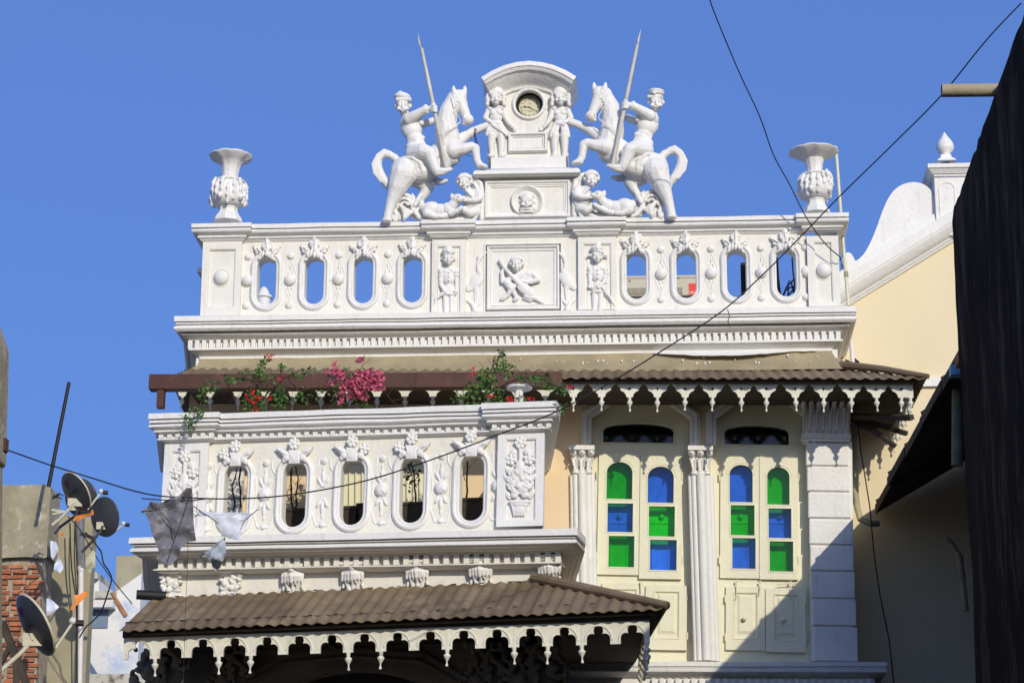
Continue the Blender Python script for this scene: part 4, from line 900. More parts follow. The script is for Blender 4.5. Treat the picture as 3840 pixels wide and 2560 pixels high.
# clustered columns
def column(xt, xb, yc0, yc1, yb, wide=True):
    """capital between yc0 and yc1, shaft down to yb"""
    mb = MB(); r = .047
    A = [W.p(xt, yc1, .05), W.p(xb, yb, .05)]
    for o, rr, wo2 in ((0, .052, .03), (-.075, .036, .0), (.075, .036, 0), (-.118, .026, -.02), (.118, .026, -.02)):
        mb.tube([a + W.U * o + W.N * wo2 for a in A], rr, 12)
    ua, ub = W.u(xt, yc1, 0), W.u(xb, yb, 0); mb.add([W.g(ua - .13, W.v(xt, yc1), .03), W.g(ua + .13, W.v(xt, yc1), .03), W.g(ub + .135, W.v(xb, yb), .03), W.g(ub - .135, W.v(xb, yb), .03), W.g(ua - .13, W.v(xt, yc1), -.1), W.g(ua + .13, W.v(xt, yc1), -.1), W.g(ub + .135, W.v(xb, yb), -.1), W.g(ub - .135, W.v(xb, yb), -.1)], [(0, 1, 2, 3), (4, 5, 6, 7), (0, 3, 7, 4), (1, 2, 6, 5), (0, 1, 5, 4)])
    col = mb.build('column', WHITE, HOUSE, 50)
    b = Blob(W); h = yc1 - yc0
    for o in (-24, 0, 24):
        b.e(xt + o, yc1 - 6, .07, 15, 7, 14); b.e(xt + o, yc1 - 16, .07, 13, 4, 12)
        b.ch([(xt + o, yc1 - 22, .06, 8), (xt + o * 1.25, yc0 + 42, .08, 9), (xt + o * 1.45, yc0 + 30, .12, 9)]); b.e(xt + o * 1.4, yc0 + 30, .13, 13, 12, 12); b.e(xt + o * 1.4, yc0 + 27, .17, 5, 5, 5)
        for s in (-1, 1): b.ch([(xt + o + s * 5, yc1 - 24, .09, 3.5), (xt + o * 1.2 + s * 8, yc0 + 55, .11, 3.5), (xt + o * 1.2 + s * 12, yc0 + 48, .12, 3)])
    b.e(xt, yc0 + 50, .03, 32, 40, 14); b.build('capital', WHITE2, col, .006, 1)
    mb = MB(); mb.boxp(W, xt - 47, yc0, xt + 47, yc0 + 16, -.05, .16); mb.build('abacus', WHITE, col)
column(2183, 2196, 1668, 1778, 2474); column(2627, 2650, 1670, 1782, 2476)
# quoin pilaster: nine blocks, carved capital
Q = [(1662, 1744), (1750, 1840), (1847, 1940), (1948, 2039), (2047, 2137), (2147, 2240), (2248, 2343), (2350, 2476)]
xl = lambda y: 3021 + (y - 1660) * .042; xr = lambda y: 3180 + (y - 1660) * .048
mb = MB(); mb.plan(W, [(W.u(xl(2080), 2080, .04), .045), (W.u(xr(2080), 2080, .04) , .045), (W.u(xr(2080), 2080, .04), -.9), (W.u(xl(2080), 2080, .04), -.2)], W.v(3100, 2478, .04), W.v(3100, 1655, .04)); PIL = mb.build('quoin_pilaster', WHITE, HOUSE)
for y0, y1 in Q:
    ym = (y0 + y1) / 2; u0, u1 = W.u(xl(ym), ym, .07), W.u(xr(ym), ym, .07); v0, v1 = W.v(3100, y1, .07), W.v(3100, y0, .07); mb = MB()
    for (i, a, b) in ((0, .03, .062), (.008, .062, .072)): mb.box(W, u0 + i, u1 - i, v0 + i, v1 - i, a, b - (.0 if i else 0))
    o = mb.build('quoin_block', WHITE, PIL)
    mb2 = None
mb = MB(); mb.boxp(W, 3006, 1624, 3192, 1640, -.1, .13); mb.boxp(W, 3012, 1640.5, 3187, 1654, -.1, .10); mb.build('abacus', WHITE, PIL)
def capq(b):
    rr = random.Random(4); b.e(0, 10, .0, 78, 80, 20)
    for i in range(7):
        x = (i - 3) * 25; b.ch([(x, 78, .03, 11), (x + 3, 30, .06, 12), (x * 1.1, -10, .10, 12), (x * 1.15, -32, .16, 10)])
        b.ch([(x - 11, 70, .06, 5), (x - 9, 20, .10, 5), (x - 6, -8, .14, 4)]); b.e(x * 1.15, -36, .19, 12, 8, 8, rr.uniform(-30, 30))
    for i in range(5):
        x = (i - 2) * 37; b.ch([(x, -20, .05, 12), (x, -62, .12, 12), (x * 1.05, -82, .2, 9)]); b.e(x * 1.05, -84, .22, 14, 8, 8)
me = blob_mesh(capq, WHITE2, .007); me.name = 'capital'; u, v = W.l(3098, 1548, .05); inst('capital', me, W, u, v, .03, PIL, sc=.98)
# sill with dentils
sc_ = [(2480, .26), (2497, .26), (2498, .24), (2502, .24), (2503, .25), (2506, .25), (2508, .24), (2512, .255), (2518, .25), (2523, .23), (2530, .20), (2541, .15), (2542, .13), (2570, .13), (2580, .13)]
SF_ = Frame(W.p(2460, 2479, .26), W.p(3327, 2481, .26), .26)
q = [(SF_.v(2900, y, w_), w_) for y, w_ in sc_]; q = [(q[0][0], -.25)] + q
u1 = SF_.u(3327, 2481, .26) - .26; u0 = SF_.u(2050, 2500, .1)
mb = MB(); mb.sweep(SF_, [(u0, 0), (u1, 0), (u1, -2.0)], q, jit=.006, step=.2); SILL = mb.build('sill', WHITE, HOUSE, 40)
dv = SF_.v(2900, 2545, .13); mb = MB(); mb.box(IDF, 0, .045, -.13, 0, 0, .05); dm = mesh('dentil', mb.V, mb.F, WHITE, 0)
a = SF_.u(2444, 2550, .18); 
while a < u1 + .12: link('dentil', dm, SF_.g(a, dv, .131), SILL, SF_.R); a += .0865
mb = MB(); mb.box(SF_, u0, u1 + .1, q[-1][0] - .6, q[-1][0], -.3, .125); mb.build('sill_wall', WHITE, HOUSE)
# ================================================================ upper awning
UA0 = Frame(M.p(690, 1424, .95), M.p(3474, 1430, .95), .95)
AU = Frame(onY(1300, 1422, -1.12), onY(3000, 1425, -1.12), 1.12)
AWU = thing('corrugated_awning', AU.g(0, AU.v(2200, 1420, 1.1), .9), 'upper awning of thin brown corrugated sheets with trefoil valance above the tall windows', 'awning')
uw_t, uw_e = .36, 1.16
utv = AU.v(2400, 1384, uw_t); uev = AU.v(2400, 1416, uw_e)
ue0, ue1 = AU.u(640, 1415, uw_e), AU.u(3474, 1432, uw_e); ut0, ut1 = AU.u(720, 1385, uw_t), AU.u(3170, 1392, uw_t)
def clipU(u):
    if u < ut0: return min(.98, (ut0 - u) / (ut0 - ue0))
    if u > ut1: return min(.98, (u - ut1) / (ue1 - ut1))
    return 0
cu = [ue0 + (ue1 - ue0) * i / 9 for i in range(10)]
for i in range(9):
    V, Fc = corr_sheet(AU, cu[i], cu[i + 1] + (.04 if i < 8 else 0), (utv, uw_t + .002 * (i % 2)), (uev + .004 * (i % 2), uw_e), .128, .011, clipr=clipU)
    mb = MB(); mb.add(V, Fc); mb.build('roof_sheet', SHEET, AWU, 50)
side_slope(AU, ue1, ut1, utv, uev, uw_t, uw_e, 1.2, 'roof_sheet', AWU, -.02, amp=.014, pitch=.128); side_slope(AU, ue0, ut0, utv, uev, uw_t, uw_e, 1.0, 'roof_sheet', AWU, -.1, amp=.014, pitch=.128)
mb = MB(); A_, B_ = AU.g(ut1 - .05, utv + .04, uw_t + .05), AU.g(ue1 + .02, uev + .02, uw_e); mb.tube([A_, A_.lerp(B_, .5) + Vector((0, 0, .015)), B_], [.05, .04, .03], 8); mb.build('ridge_cap', SHEET, AWU)
# valance: boards with one ogee trefoil each and a pierced cross
UV = Frame(AU.g(AU.u(700, 1450, .98), 0, .98), AU.g(AU.u(3430, 1450, .98), 0, .98), 0)
vv1, vv0 = UV.v(2400, 1441, 0), UV.v(2400, 1488, 0)   # top of the pierced board, bottom of the tongues
px_ = (2150, 2256, 2361, 2465, 2569, 2672, 2780, 2874, 2983, 3089, 3193, 3287, 3381)
us = [UV.u(x, 1500, 0) for x in px_]; per = us[1] - us[0]
while us[0] > UV.u(760, 1500, 0): us.insert(0, us[0] - per)
us.append(UV.u(3425, 1500, 0))
def cross(c, v, r=.023, t_=.0075): return [(c - t_, v - r), (c + t_, v - r), (c + t_, v - t_), (c + r, v - t_), (c + r, v + t_), (c + t_, v + t_), (c + t_, v + r), (c - t_, v + r), (c - t_, v + t_), (c - r, v + t_), (c - r, v - t_), (c - t_, v - t_)]
vtop_ = UV.v(2400, 1432, 0)
for i in range(len(us) - 1):
    a, b = us[i], us[i + 1]; last = i == len(us) - 2
    vc = vv1 - .045 * 1.0
    ha = [(u, v) for u, v in cross(a + .0, vc)]
    if last: pts = [(a - per / 2, vtop_), (a - per / 2, vv0), (b, vv0), (b, vtop_)]
    # board centred on tongue a: half arches left and right
    else: pts = None
    hw = per / 2; tg = .035; h = vv1 - vv0 + .02
    R_ = [(tg, 0), (tg + .008, h * .20), (tg + .03, h * .36), (tg + .055, h * .44), (tg + .066, h * .50), (tg + .074, h * .70), (tg + .10, h * .88), (hw - .001, h * 1.02)]
    if hw < .16: pass
    Rr = R_ if not last else [(tg, 0), (b - a, 0), (b - a, .02)]
    out = [(a - u, vv0 + v) for u, v in reversed(R_)] + [(a + u, vv0 + v) for u, v in Rr] + [(a + Rr[-1][0], vtop_), (a - hw + .001, vtop_)]
    if i == 0: pass
    mb = MB(); mb.plate(UV, out, [cross(a, vc)], -.022, 0); bo = mb.build('valance_board', VALP, AWU, 20)
    link('pendant', pdm, UV.g(a, vv0 - .01, -.012), AWU, Matrix.Rotation(random.uniform(-.07, .07), 4, 'Y') @ Matrix.Diagonal((.95, .95, random.uniform(.88, 1.02), 1)))
link('pendant', pdm, UV.g(us[-1] - .03, vv0 - .01, -.012), AWU, Matrix.Diagonal((.95, .95, .95, 1)))
mb = MB(); mb.box(UV, us[0] - per / 2, us[-1], vtop_ + .001, vtop_ + .055, -.03, .004); mb.build('fascia_board', DOORP, AWU)
SV2 = Frame(UV.g(us[-1], 0, 0), UV.g(us[-1], 0, 0) + Vector((-.02, 1.9, 0)), 0)
mb = MB(); hs2 = clean(scallop(.0, 1.9, 6, vtop_, vv0, 'ogee', .07)); mb.plate(SV2, hs2, [], -.022, 0); mb.build('valance_board', VALP, AWU)
for i in range(1, 7): link('pendant', pdm, SV2.g(1.9 * i / 6, vv0 - .01, -.012), AWU, Matrix.Diagonal((.95, .95, .95, 1)))
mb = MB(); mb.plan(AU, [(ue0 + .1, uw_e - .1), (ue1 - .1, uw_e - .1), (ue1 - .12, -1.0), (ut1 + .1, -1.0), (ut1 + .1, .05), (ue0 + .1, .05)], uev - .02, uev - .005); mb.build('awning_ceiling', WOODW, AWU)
# timber struts under the right end
mb = MB(); mb.tube([M.p(3180, 1562, .0), M.p(3420, 1565, .95)], .04, 4); mb.build('strut', WOODW, AWU)
mb = MB(); mb.tube([M.p(3190, 1568, -.1), M.p(3300, 1630, .2), M.p(3355, 1672, .3)], .035, 4); mb.build('strut', WOODW, AWU)
mb = MB(); mb.tube([M.p(3190, 1560, -.2), M.p(3400, 1625, .2)], .035, 4); mb.build('strut', WOODW, AWU)
# rust brown box gutter over the balcony, top-level
g0, g1 = AU.u(557, 1430, 1.46), AU.u(2108, 1420, 1.46)
GF = Frame(AU.p(557, 1455, 1.46), AU.p(2108, 1446, 1.46), 0)
GT = thing('rain_gutter', GF.g(1.5, 0, 0), 'long rust brown box gutter running above the balcony flowers', 'gutter')
gv0, gv1 = GF.v(1300, 1452, 0), GF.v(1300, 1398, 0); ga, gb = GF.u(557, 1430), GF.u(2108, 1420)
seams = [ga, GF.u(797, 1430), GF.u(1225, 1430), GF.u(1560, 1430), gb]
for a, b in zip(seams, seams[1:]):
    mb = MB(); mb.plan(GF, [(a + .002, 0), (b - .002, 0), (b - .002, -.16), (a + .002, -.16)], gv0, gv1); mb.build('gutter_section', RUST, GT)
for a in seams[1:-1]: mb = MB(); mb.box(GF, a - .006, a + .006, gv0 - .004, gv1 + .004, -.165, .006); mb.build('seam', RUST, GT)
mb = MB(); mb.box(GF, GF.u(586, 1490), GF.u(612, 1490), GF.v(600, 1524, 0), gv0 - .001, -.12, -.02); mb.build('downspout', RUST, GT)
# ================================================================ clock pedestal on the parapet
CP = thing('clock_pedestal', M.g(M.u(1980, 822, .3), M.v(1980, 822, .3), .1), 'white arched clock pedestal with two girl figures standing at the middle of the parapet', 'clock pedestal')
mb = MB(); mb.boxp(M, 1814, 668, 2145, 824, -.15, .30); mb.build('base_block', FIELD, CP)
mb = MB()
for (x0, y0, x1, y1, tx) in ((1818, 668, 2138, 822, 0),):
    u0, v0 = M.l(x0, y1, .3); u1, v1 = M.l(x1, y0, .3); L = [(u0, v1 - .03), (u1, v1 - .03), (u1, v0), (u0, v0)]
    mb.ring(M, L, [(-.004, .29), (-.002, .325), (.008, .345), (.025, .345), (.035, .325), (.05, .322), (.055, .312), (.07, .312), (.072, .29)])
mb.build('panel_moulding', WHITE, CP)
mb = MB(); c = M.l(1976, 757, .3); L = stadium(c[0], c[1], 50 * PX, 50.01 * PX, 14); mb.ring(M, L, [(-.012, .29), (-.01, .315), (.0, .32), (.008, .335), (.022, .345), (.034, .33), (.036, .29)]); mb.build('medallion_ring', WHITE, CP, 50)
b = Blob(M); head(b, 1976, 752, .30, 31, -.15, 'none', None, True); b.e(1976, 732, .30, 29, 12, 18)
for i in range(7): b.e(1952 + i * 8, 726 + abs(i - 3) * 3, .33, 5, 6, 7)
b.e(1974, 786, .33, 28, 9, 16)
for i in range(7): b.ch([(1956 + i * 6.5, 782, .35, 3), (1953 + i * 7.5, 795, .35, 3.4)])
b.ch([(1988, 768, .36, 3), (2007, 786, .345, 3)])
b.build('face_relief', WHITE2, CP, .0045, 1)
slab = [(628, .30), (628, .42), (631, .455), (637, .475), (646, .478), (653, .455), (658, .42), (660, .38), (664, .36), (668, .33), (669, .30)]
q = [(M.v(1975, y, w_), w_) for y, w_ in slab]; q[0] = (q[1][0], .0)
ua, ub = M.u(1782, 645, .46), M.u(2168, 643, .46)
mb = MB(); mb.sweep(M, [(ua + .42, -.3), (ua + .42, 0), (ub - .42, 0), (ub - .42, -.3)], [(v, w_ * .93) for v, w_ in q], jit=.004, step=.2); mb.build('slab', WHITE, CP, 50)
mb = MB(); mb.boxp(M, 1841, 588, 2122, 630, -.1, .33); mb.build('plinth', WHITE, CP)
# body with round hole for the clock
uc, vc = M.l(1984, 391, .24); bu0, bu1 = M.u(1829, 480, .24), M.u(2128, 480, .24); bv0, bv1 = M.v(1984, 600, .24), M.v(1984, 335, .24)
arcb = [(bu0 + (bu1 - bu0) * (1 - i / 16), bv1 - .10 + .20 * math.sin(math.pi * (i * .7 + 2.4) / 16)) for i in range(17)]
mb = MB(); mb.plate(M, [(bu0, bv0), (bu1, bv0)] + arcb, [stadium(uc, vc, 53 * PX, 53.01 * PX, 14)], .05, .24); mb.plate(M, [(bu0, bv0), (bu1, bv0)] + arcb, [], -.25, .049); mb.build('body', FIELD, CP, 30)
mb = MB(); mb.ring(M, stadium(uc, vc, 53 * PX, 53.01 * PX, 16), [(-.004, .2), (-.003, .25), (.0, .262), (.012, .275), (.028, .272), (.040, .255), (.042, .23)]); mb.build('clock_surround', WHITE, CP, 60)
# arched cornice: profile (along radius, w) swept over the arc
pa = [M.l(x, y, .50) for x, y in ((2152, 300), (2115, 277), (2070, 258), (2030, 248), (1985, 243), (1940, 247), (1895, 259), (1850, 279), (1813, 302))]
fine = []
for i in range(len(pa) - 1):
    for t_ in (0, .5): fine.append((pa[i][0] * (1 - t_) + pa[i + 1][0] * t_, pa[i][1] * (1 - t_) + pa[i + 1][1] * t_))
fine.append(pa[-1]); fine = fine[::1]
prof = [(.05, -.2), (.052, .49), (.040, .50), (-.005, .50), (-.006, .48), (-.010, .48), (-.012, .49), (-.045, .47), (-.048, .44), (-.09, .40), (-.14, .32), (-.165, .27), (-.17, .265), (-.175, .285), (-.20, .275), (-.205, .235), (-.21, -.2)]
mb = MB(); mb.ring(M, fine, prof, closed=False); mb.build('arched_cornice', WHITE, CP, 40)
# framed plaque
mb = MB(); u0, v0 = M.l(1908, 570, .26); u1, v1 = M.l(2050, 499, .26); L = [(u0, v1), (u1, v1), (u1, v0), (u0, v0)]
mb.ring(M, L, [(-.012, .235), (-.010, .275), (.0, .292), (.018, .292), (.028, .275), (.032, .262), (.038, .262), (.042, .27), (.05, .262), (.054, .235)]); mb.box(M, u0 + .04, u1 - .04, v0 + .04, v1 - .04, .24, .255); mb.build('plaque', WHITE, CP)
def girl(x0, s, name, skirt):
    """relief girl; s=+1 free arm reaches right"""
    X = lambda d: x0 + s * d
    b = Blob(M); head(b, X(-3), 363, .30, 30, s * .15, 'long')
    b.e(X(-3), 342, .30, 25, 13, 20); b.ch([(X(-2), 388, .28, 9), (X(-1), 402, .27, 10)])
    b.e(X(-2), 416, .27, 31, 17, 16); b.e(X(-2), 440, .27, 24, 28, 17); b.e(X(-12), 424, .30, 12, 11, 9); b.e(X(10), 424, .30, 12, 11, 9)
    for i in range(9): b.e(X(-26 + i * 6.2), 407 + 6 * math.sin(i * .8), .305, 5, 4.5, 5)
    b.ch([(X(-28), 412, .27, 11), (X(-42), 442, .27, 9.5), (X(-28), 455, .29, 6.5), (X(-19), 460, .31, 6)]); hand(b, X(-17), 464, .31, .8, s * .7, .7)
    b.ch([(X(26), 412, .27, 11), (X(33), 440, .28, 10), (X(46), 462, .29, 8.5), (X(60), 476, .29, 6.5)]); b.e(X(60), 475, .29, 7, 6, 6, s * 35); hand(b, X(68), 483, .295, .95, s * .7, .6)
    b.e(X(-2), 465, .27, 27, 14, 17)
    if skirt:
        for i in range(9):
            t_ = (i - 4) / 4; b.ch([(X(-2 + t_ * 14), 462, .28, 7), (X(0 + t_ * 32), 490, .29, 7), (X(2 + t_ * 38), 512 - abs(t_) * 6 + (5 if i % 2 else 0), .28, 6)])
        for i in range(4): b.ch([(X(-14), 466 + i * 2, .32, 2.5), (X(14 + i * 6), 478 + i * 8, .325, 2.5), (X(30 + i * 2), 500 + i * 3, .31, 2.5)])
    else:
        for q in (-1, 1):
            for i in range(4): b.ch([(X(q * 8 - 2 + i * 3 * q), 466, .28, 8), (X(q * 13 + i * 5 * q), 492, .285, 8), (X(q * 14 + i * 6 * q), 512, .28, 7)])
    for q in (-1, 1):
        b.ch([(X(q * 17), 508, .27, 16), (X(q * 19), 545, .265, 12.5), (X(q * 18), 578, .26, 9)]); b.e(X(q * 20), 584, .28, 15, 6.5, 14, 8)
        b.ch([(X(q * 19 + k * 4), 586, .31, 2.4) for k in (-2, -1, 0, 1, 2)])
    return b.build(name, WHITE2, CP, .005, 1, fat=.004)
girl(1862, 1, 'girl_figure', True); girl(2099, -1, 'girl_figure', False)
# the clock itself
CK = thing('wall_clock', M.g(uc, vc, .08), 'small round clock with black rim and roman numerals in the arched pedestal', 'clock')
RR = M.R @ Matrix.Rotation(0, 4, 'Z')
def disc(name, r, w0, w1, m, par, seg=40):
    mb = MB(); L = [(uc + r * math.cos(2 * math.pi * i / seg), vc + r * math.sin(2 * math.pi * i / seg)) for i in range(seg)]; mb.plate(M, L, [], w0, w1); return mb.build(name, m, par, 30)
mb = MB(); mb.ring(M, stadium(uc, vc, 44 * PX, 44.01 * PX, 18), [(-.012, .13), (-.010, .17), (-.002, .185), (.008, .175), (.012, .19), (.020, .185), (.026, .165), (.028, .12)]); mb.build('rim', RIM, CK, 60)
disc('back_plate', 51 * PX, .055, .12, RIM, CK); dl = disc('dial', 43 * PX, .121, .135, DIAL, CK)
def onface(me, name, a, r, rot, w_=.1355, sc=1): return link(name, me, M.g(uc + r * math.sin(a), vc + r * math.cos(a), w_), CK, M.R @ Matrix.Rotation(rot, 4, 'Z') @ Matrix.Scale(sc, 4))
for i, t_ in enumerate(('XII', 'I', 'II', 'III', 'IIII', 'V', 'VI', 'VII', 'VIII', 'IX', 'X', 'XI')):
    me = text_mesh(t_, .034, INK, .0006); a = i * math.pi / 6; onface(me, 'numeral', a, .098, -a)
onface(text_mesh('KENSINGTON STATION', .0115, INK, .0006), 'lettering', math.pi, .040, 0); onface(text_mesh('LONDON', .011, INK, .0006), 'lettering', math.pi, .054, 0); onface(text_mesh('VICTORIA', .010, INK, .0006), 'lettering', 0, .05, 0)
def hnd(ang, L, w_, z, blob=False):
    mb = MB(); P = lambda r, o: M.g(uc + r * math.sin(ang) + o * math.cos(ang), vc + r * math.cos(ang) - o * math.sin(ang), z)
    pts = [(-.015, 0), (0, w_), (L * .5, w_ * .8)] + ([(L * .58, w_ * 3.4), (L * .68, w_ * 2.6), (L * .78, w_ * .7)] if blob else []) + [(L, 0)]
    ou = [P(r, o) for r, o in pts] + [P(r, -o) for r, o in reversed(pts[1:-1])]; n = len(ou); mb.add(ou + [p + M.N * .003 for p in ou], [tuple(range(n)), tuple(n + i for i in reversed(range(n)))] + [(i, (i + 1) % n, n + (i + 1) % n, n + i) for i in range(n)])
    return mb.build('clock_hand', INK, CK, 0)
hnd(math.radians(277), .085, .0032, .142, True); hnd(math.radians(121), .112, .0028, .147)
mb = MB(); mb.ell(M.g(uc, vc, .15), .006, .006, .004); mb.build('hub', INK, CK)
# ================================================================ lancers on rearing horses
def rider_statue(mir, label, cap):
    cm = lambda n=None: Blob(M, mirror=mir, dy=(-13 if mir else 0))
    P0 = Blob(M, mirror=mir, dy=(-13 if mir else 0)).P(1560, 828, .30)
    T = thing('horse_rider_statue', P0, label, 'statue', 'lancer statues either side of the clock')
    c0 = .34
    b = cm()
    # trunk
    b.e(1522, 640, c0, 58, 55, 50, 20); b.e(1565, 628, c0, 58, 52, 48, 20); b.e(1612, 606, c0, 56, 50, 46, 15); b.e(1658, 584, c0, 54, 54, 46, 10); b.e(1692, 560, c0, 44, 50, 42, -20)
    b.e(1692, 585, c0, 36, 40, 36); b.e(1640, 618, c0, 62, 42, 44, 22); b.e(1585, 650, c0, 60, 36, 44, 14)
    # neck
    b.ch([(1684, 548, c0, 46), (1676, 505, c0, 45), (1674, 465, c0, 40), (1680, 420, c0, 34), (1694, 385, c0, 27)])
    # head
    b.e(1710, 372, c0 + .01, 36, 34, 24, -20); b.e(1728, 362, c0 + .02, 22, 26, 19, 10); b.e(1716, 398, c0 + .02, 26, 29, 18, 15); b.ch([(1724, 375, c0 + .02, 24), (1738, 410, c0 + .03, 19), (1750, 438, c0 + .035, 16)])
    b.e(1755, 450, c0 + .035, 21, 20, 20, 30); b.e(1746, 462, c0 + .03, 13, 8, 11, 20); b.e(1760, 443, c0 + .04, 9, 10, 12); b.e(1742, 440, c0 + .085, 5, 7, 4); b.e(1720, 382, c0 + .07, 7, 5.5, 5, 10); b.e(1718, 374, c0 + .068, 10, 3, 4, -10)
    b.e(1742, 384, c0 + .0, 10, 26, 13, 15)
    for (x, w_) in ((1704, .06), (1741, -.03)):
        b.ch([(x, 350, c0 + w_, 10), (x - 3 if x < 1720 else x + 2, 334, c0 + w_, 7), (x - 4 if x < 1720 else x + 3, 324, c0 + w_ - .005, 2.5)])
    # mane locks
    rr = random.Random(5)
    for i in range(17):
        t_ = i / 16; x = 1706 - 62 * t_ ** 1.1; y = 344 + 120 * t_ ** 1.25
        for j in range(2): ox = rr.uniform(-4, 4); b.ch([(x + 2 + ox, y, c0 + .03 + .03 * j, 6), (x - 6 + ox + j * 12, y + 16, c0 + .06 + .02 * j, 4.5), (x + 2 + ox + j * 12, y + 34 + rr.uniform(-5, 5), c0 + .075 + .012 * j, 2.5)])
    for i in range(5): b.ch([(1716 + i * 4, 342, c0 + .03, 5), (1720 + i * 5, 356, c0 + .06, 3.5), (1713 + i * 6, 370, c0 + .065, 2)])
    # forelegs
    b.ch([(1700, 566, c0 + .08, 32), (1735, 560, c0 + .10, 22), (1768, 551, c0 + .10, 17.5), (1782, 556, c0 + .10, 16), (1785, 578, c0 + .10, 14), (1789, 605, c0 + .10, 12.5)])
    b.ch([(1789, 600, c0 + .10, 11), (1797, 618, c0 + .10, 14)]); b.e(1808, 622, c0 + .10, 22, 9, 14, -18)
    b.ch([(1705, 540, c0 - .08, 28), (1740, 515, c0 - .09, 20), (1765, 498, c0 - .09, 17), (1778, 492, c0 - .09, 15.5), (1806, 480, c0 - .09, 14), (1834, 470, c0 - .09, 14)])
    # hind legs
    b.ch([(1512, 655, c0 + .08, 50), (1492, 700, c0 + .09, 37), (1478, 735, c0 + .09, 26), (1466, 765, c0 + .09, 19), (1458, 795, c0 + .09, 16), (1453, 818, c0 + .09, 16)]); b.e(1451, 826, c0 + .10, 19, 8, 15)
    b.ch([(1540, 650, c0 - .09, 44), (1575, 682, c0 - .09, 29), (1606, 698, c0 - .09, 24), (1594, 722, c0 - .09, 19), (1574, 752, c0 - .09, 14), (1582, 780, c0 - .09, 13), (1586, 822, c0 - .09, 13)]); b.e(1588, 827, c0 - .08, 18, 8, 14)
    # tail
    b.ch([(1492, 605, c0, 14), (1480, 592, c0, 14), (1462, 582, c0, 13), (1442, 579, c0, 13), (1424, 588, c0, 15), (1415, 606, c0, 16), (1416, 632, c0, 17), (1428, 660, c0, 17), (1445, 684, c0, 15), (1458, 704, c0, 9), (1462, 728, c0, 4)])
    for i in range(5):
        o = (i - 2) * 4.2; b.ch([(1466, 574 + o * .4, c0 + .03, 3), (1440, 570 + o, c0 + .035, 3.2), (1418 + o * .5, 590 + o, c0 + .04, 3.5), (1408 + o * 1.4, 616, c0 + .043, 3.5), (1414 + o * 1.4, 650, c0 + .043, 3.5), (1436 + o, 682, c0 + .035, 3)])
    # saddle cloth rim and girth
    b.ch([(1516, 590, c0 + .10, 4), (1548, 592, c0 + .145, 5), (1575, 612, c0 + .15, 5), (1584, 640, c0 + .135, 4), (1580, 660, c0 + .10, 3)])
    H = b.build('horse', WHITE2, T, .0072, 3, fat=.005)
    # rider: one body
    b = cm()
    hy = 393
    hc = cm(); head(hc, 1511, hy, c0 + .02, 31, -.12, 'none', cap, True); hc.e(1511, hy - 12, c0, 27, 20, 22); hc.ch([(1514, hy + 22, c0, 11), (1522, hy + 44, c0, 13)])
    hc.build('rider_head', WHITE2, T, .005, 1, fat=.004)
    b.ch([(1516, 418, c0, 12), (1526, 444, c0, 20)])
    b.e(1540, 462, c0, 40, 34, 32); b.e(1545, 490, c0, 38, 38, 31, -10); b.e(1556, 520, c0, 33, 27, 28); b.e(1524, 482, c0 - .02, 22, 38, 22, 8)
    b.ch([(1534, 530, c0 + .03, 7), (1560, 526, c0 + .08, 8), (1586, 516, c0 + .05, 7)])
    for i in range(8):
        t_ = i / 7; b.ch([(1545 + 34 * t_, 530 - 8 * t_, c0 + .04 + .03 * math.sin(math.pi * t_), 8), (1541 + 50 * t_, 556 - 8 * t_, c0 + .05 + .05 * math.sin(math.pi * t_), 8), (1538 + 64 * t_ , 578 - 18 * t_ + (4 if i % 2 else 0), c0 + .05 + .06 * math.sin(math.pi * t_), 7)])
    # right arm gripping the lance
    b.ch([(1532, 448, c0 + .08, 21), (1552, 436, c0 + .11, 19), (1578, 421, c0 + .14, 16), (1598, 411, c0 + .16, 15)]); b.ch([(1596, 400, c0 + .16, 8), (1601, 420, c0 + .16, 8)])
    b.ch([(1602, 409, c0 + .17, 10), (1618, 406, c0 + .18, 9)]); b.e(1622, 406, c0 + .19, 10, 12, 7)
    for i in range(4): b.ch([(1617, 397 + i * 7, c0 + .20, 3.6), (1628, 396 + i * 7, c0 + .235, 3.6), (1637, 399 + i * 7, c0 + .215, 3.2)])
    b.ch([(1616, 400, c0 + .19, 4), (1621, 392, c0 + .21, 3.6), (1630, 390, c0 + .215, 3.2)])
    # other arm
    b.ch([(1556, 448, c0 - .06, 14), (1590, 466, c0 - .07, 13), (1616, 456, c0 - .07, 13)]); b.e(1622, 452, c0 - .07, 8, 11, 8); b.ch([(1574, 448, c0 + .03, 12), (1580, 462, c0 + .04, 10)])
    b.e(1558, 556, c0 + .02, 38, 26, 30, -12)
    # legs astride
    b.ch([(1552, 574, c0 + .07, 32), (1585, 568, c0 + .15, 30), (1610, 576, c0 + .17, 26), (1620, 602, c0 + .17, 22), (1633, 634, c0 + .17, 18)]); b.ch([(1604, 582, c0 + .17, 20), (1632, 586, c0 + .17, 14)])
    b.ch([(1636, 642, c0 + .17, 15), (1662, 642, c0 + .18, 12), (1684, 636, c0 + .18, 8), (1694, 634, c0 + .18, 3.5)]); b.e(1652, 651, c0 + .17, 24, 9, 13, 10)
    b.ch([(1600, 590, c0 - .16, 20), (1612, 640, c0 - .17, 13), (1620, 668, c0 - .17, 12), (1650, 680, c0 - .17, 10), (1674, 678, c0 - .17, 6)]); b.e(1645, 684, c0 - .17, 26, 10, 12, 5)
    for i in range(4): b.e(1612 + i * 6, 583 + i * 14, c0 + .225 - i * .004, 3, 3, 3)
    b.build('rider', WHITE2, T, .0065, 2, fat=.004)
    g = cm(); mb = MB(); P = g.P
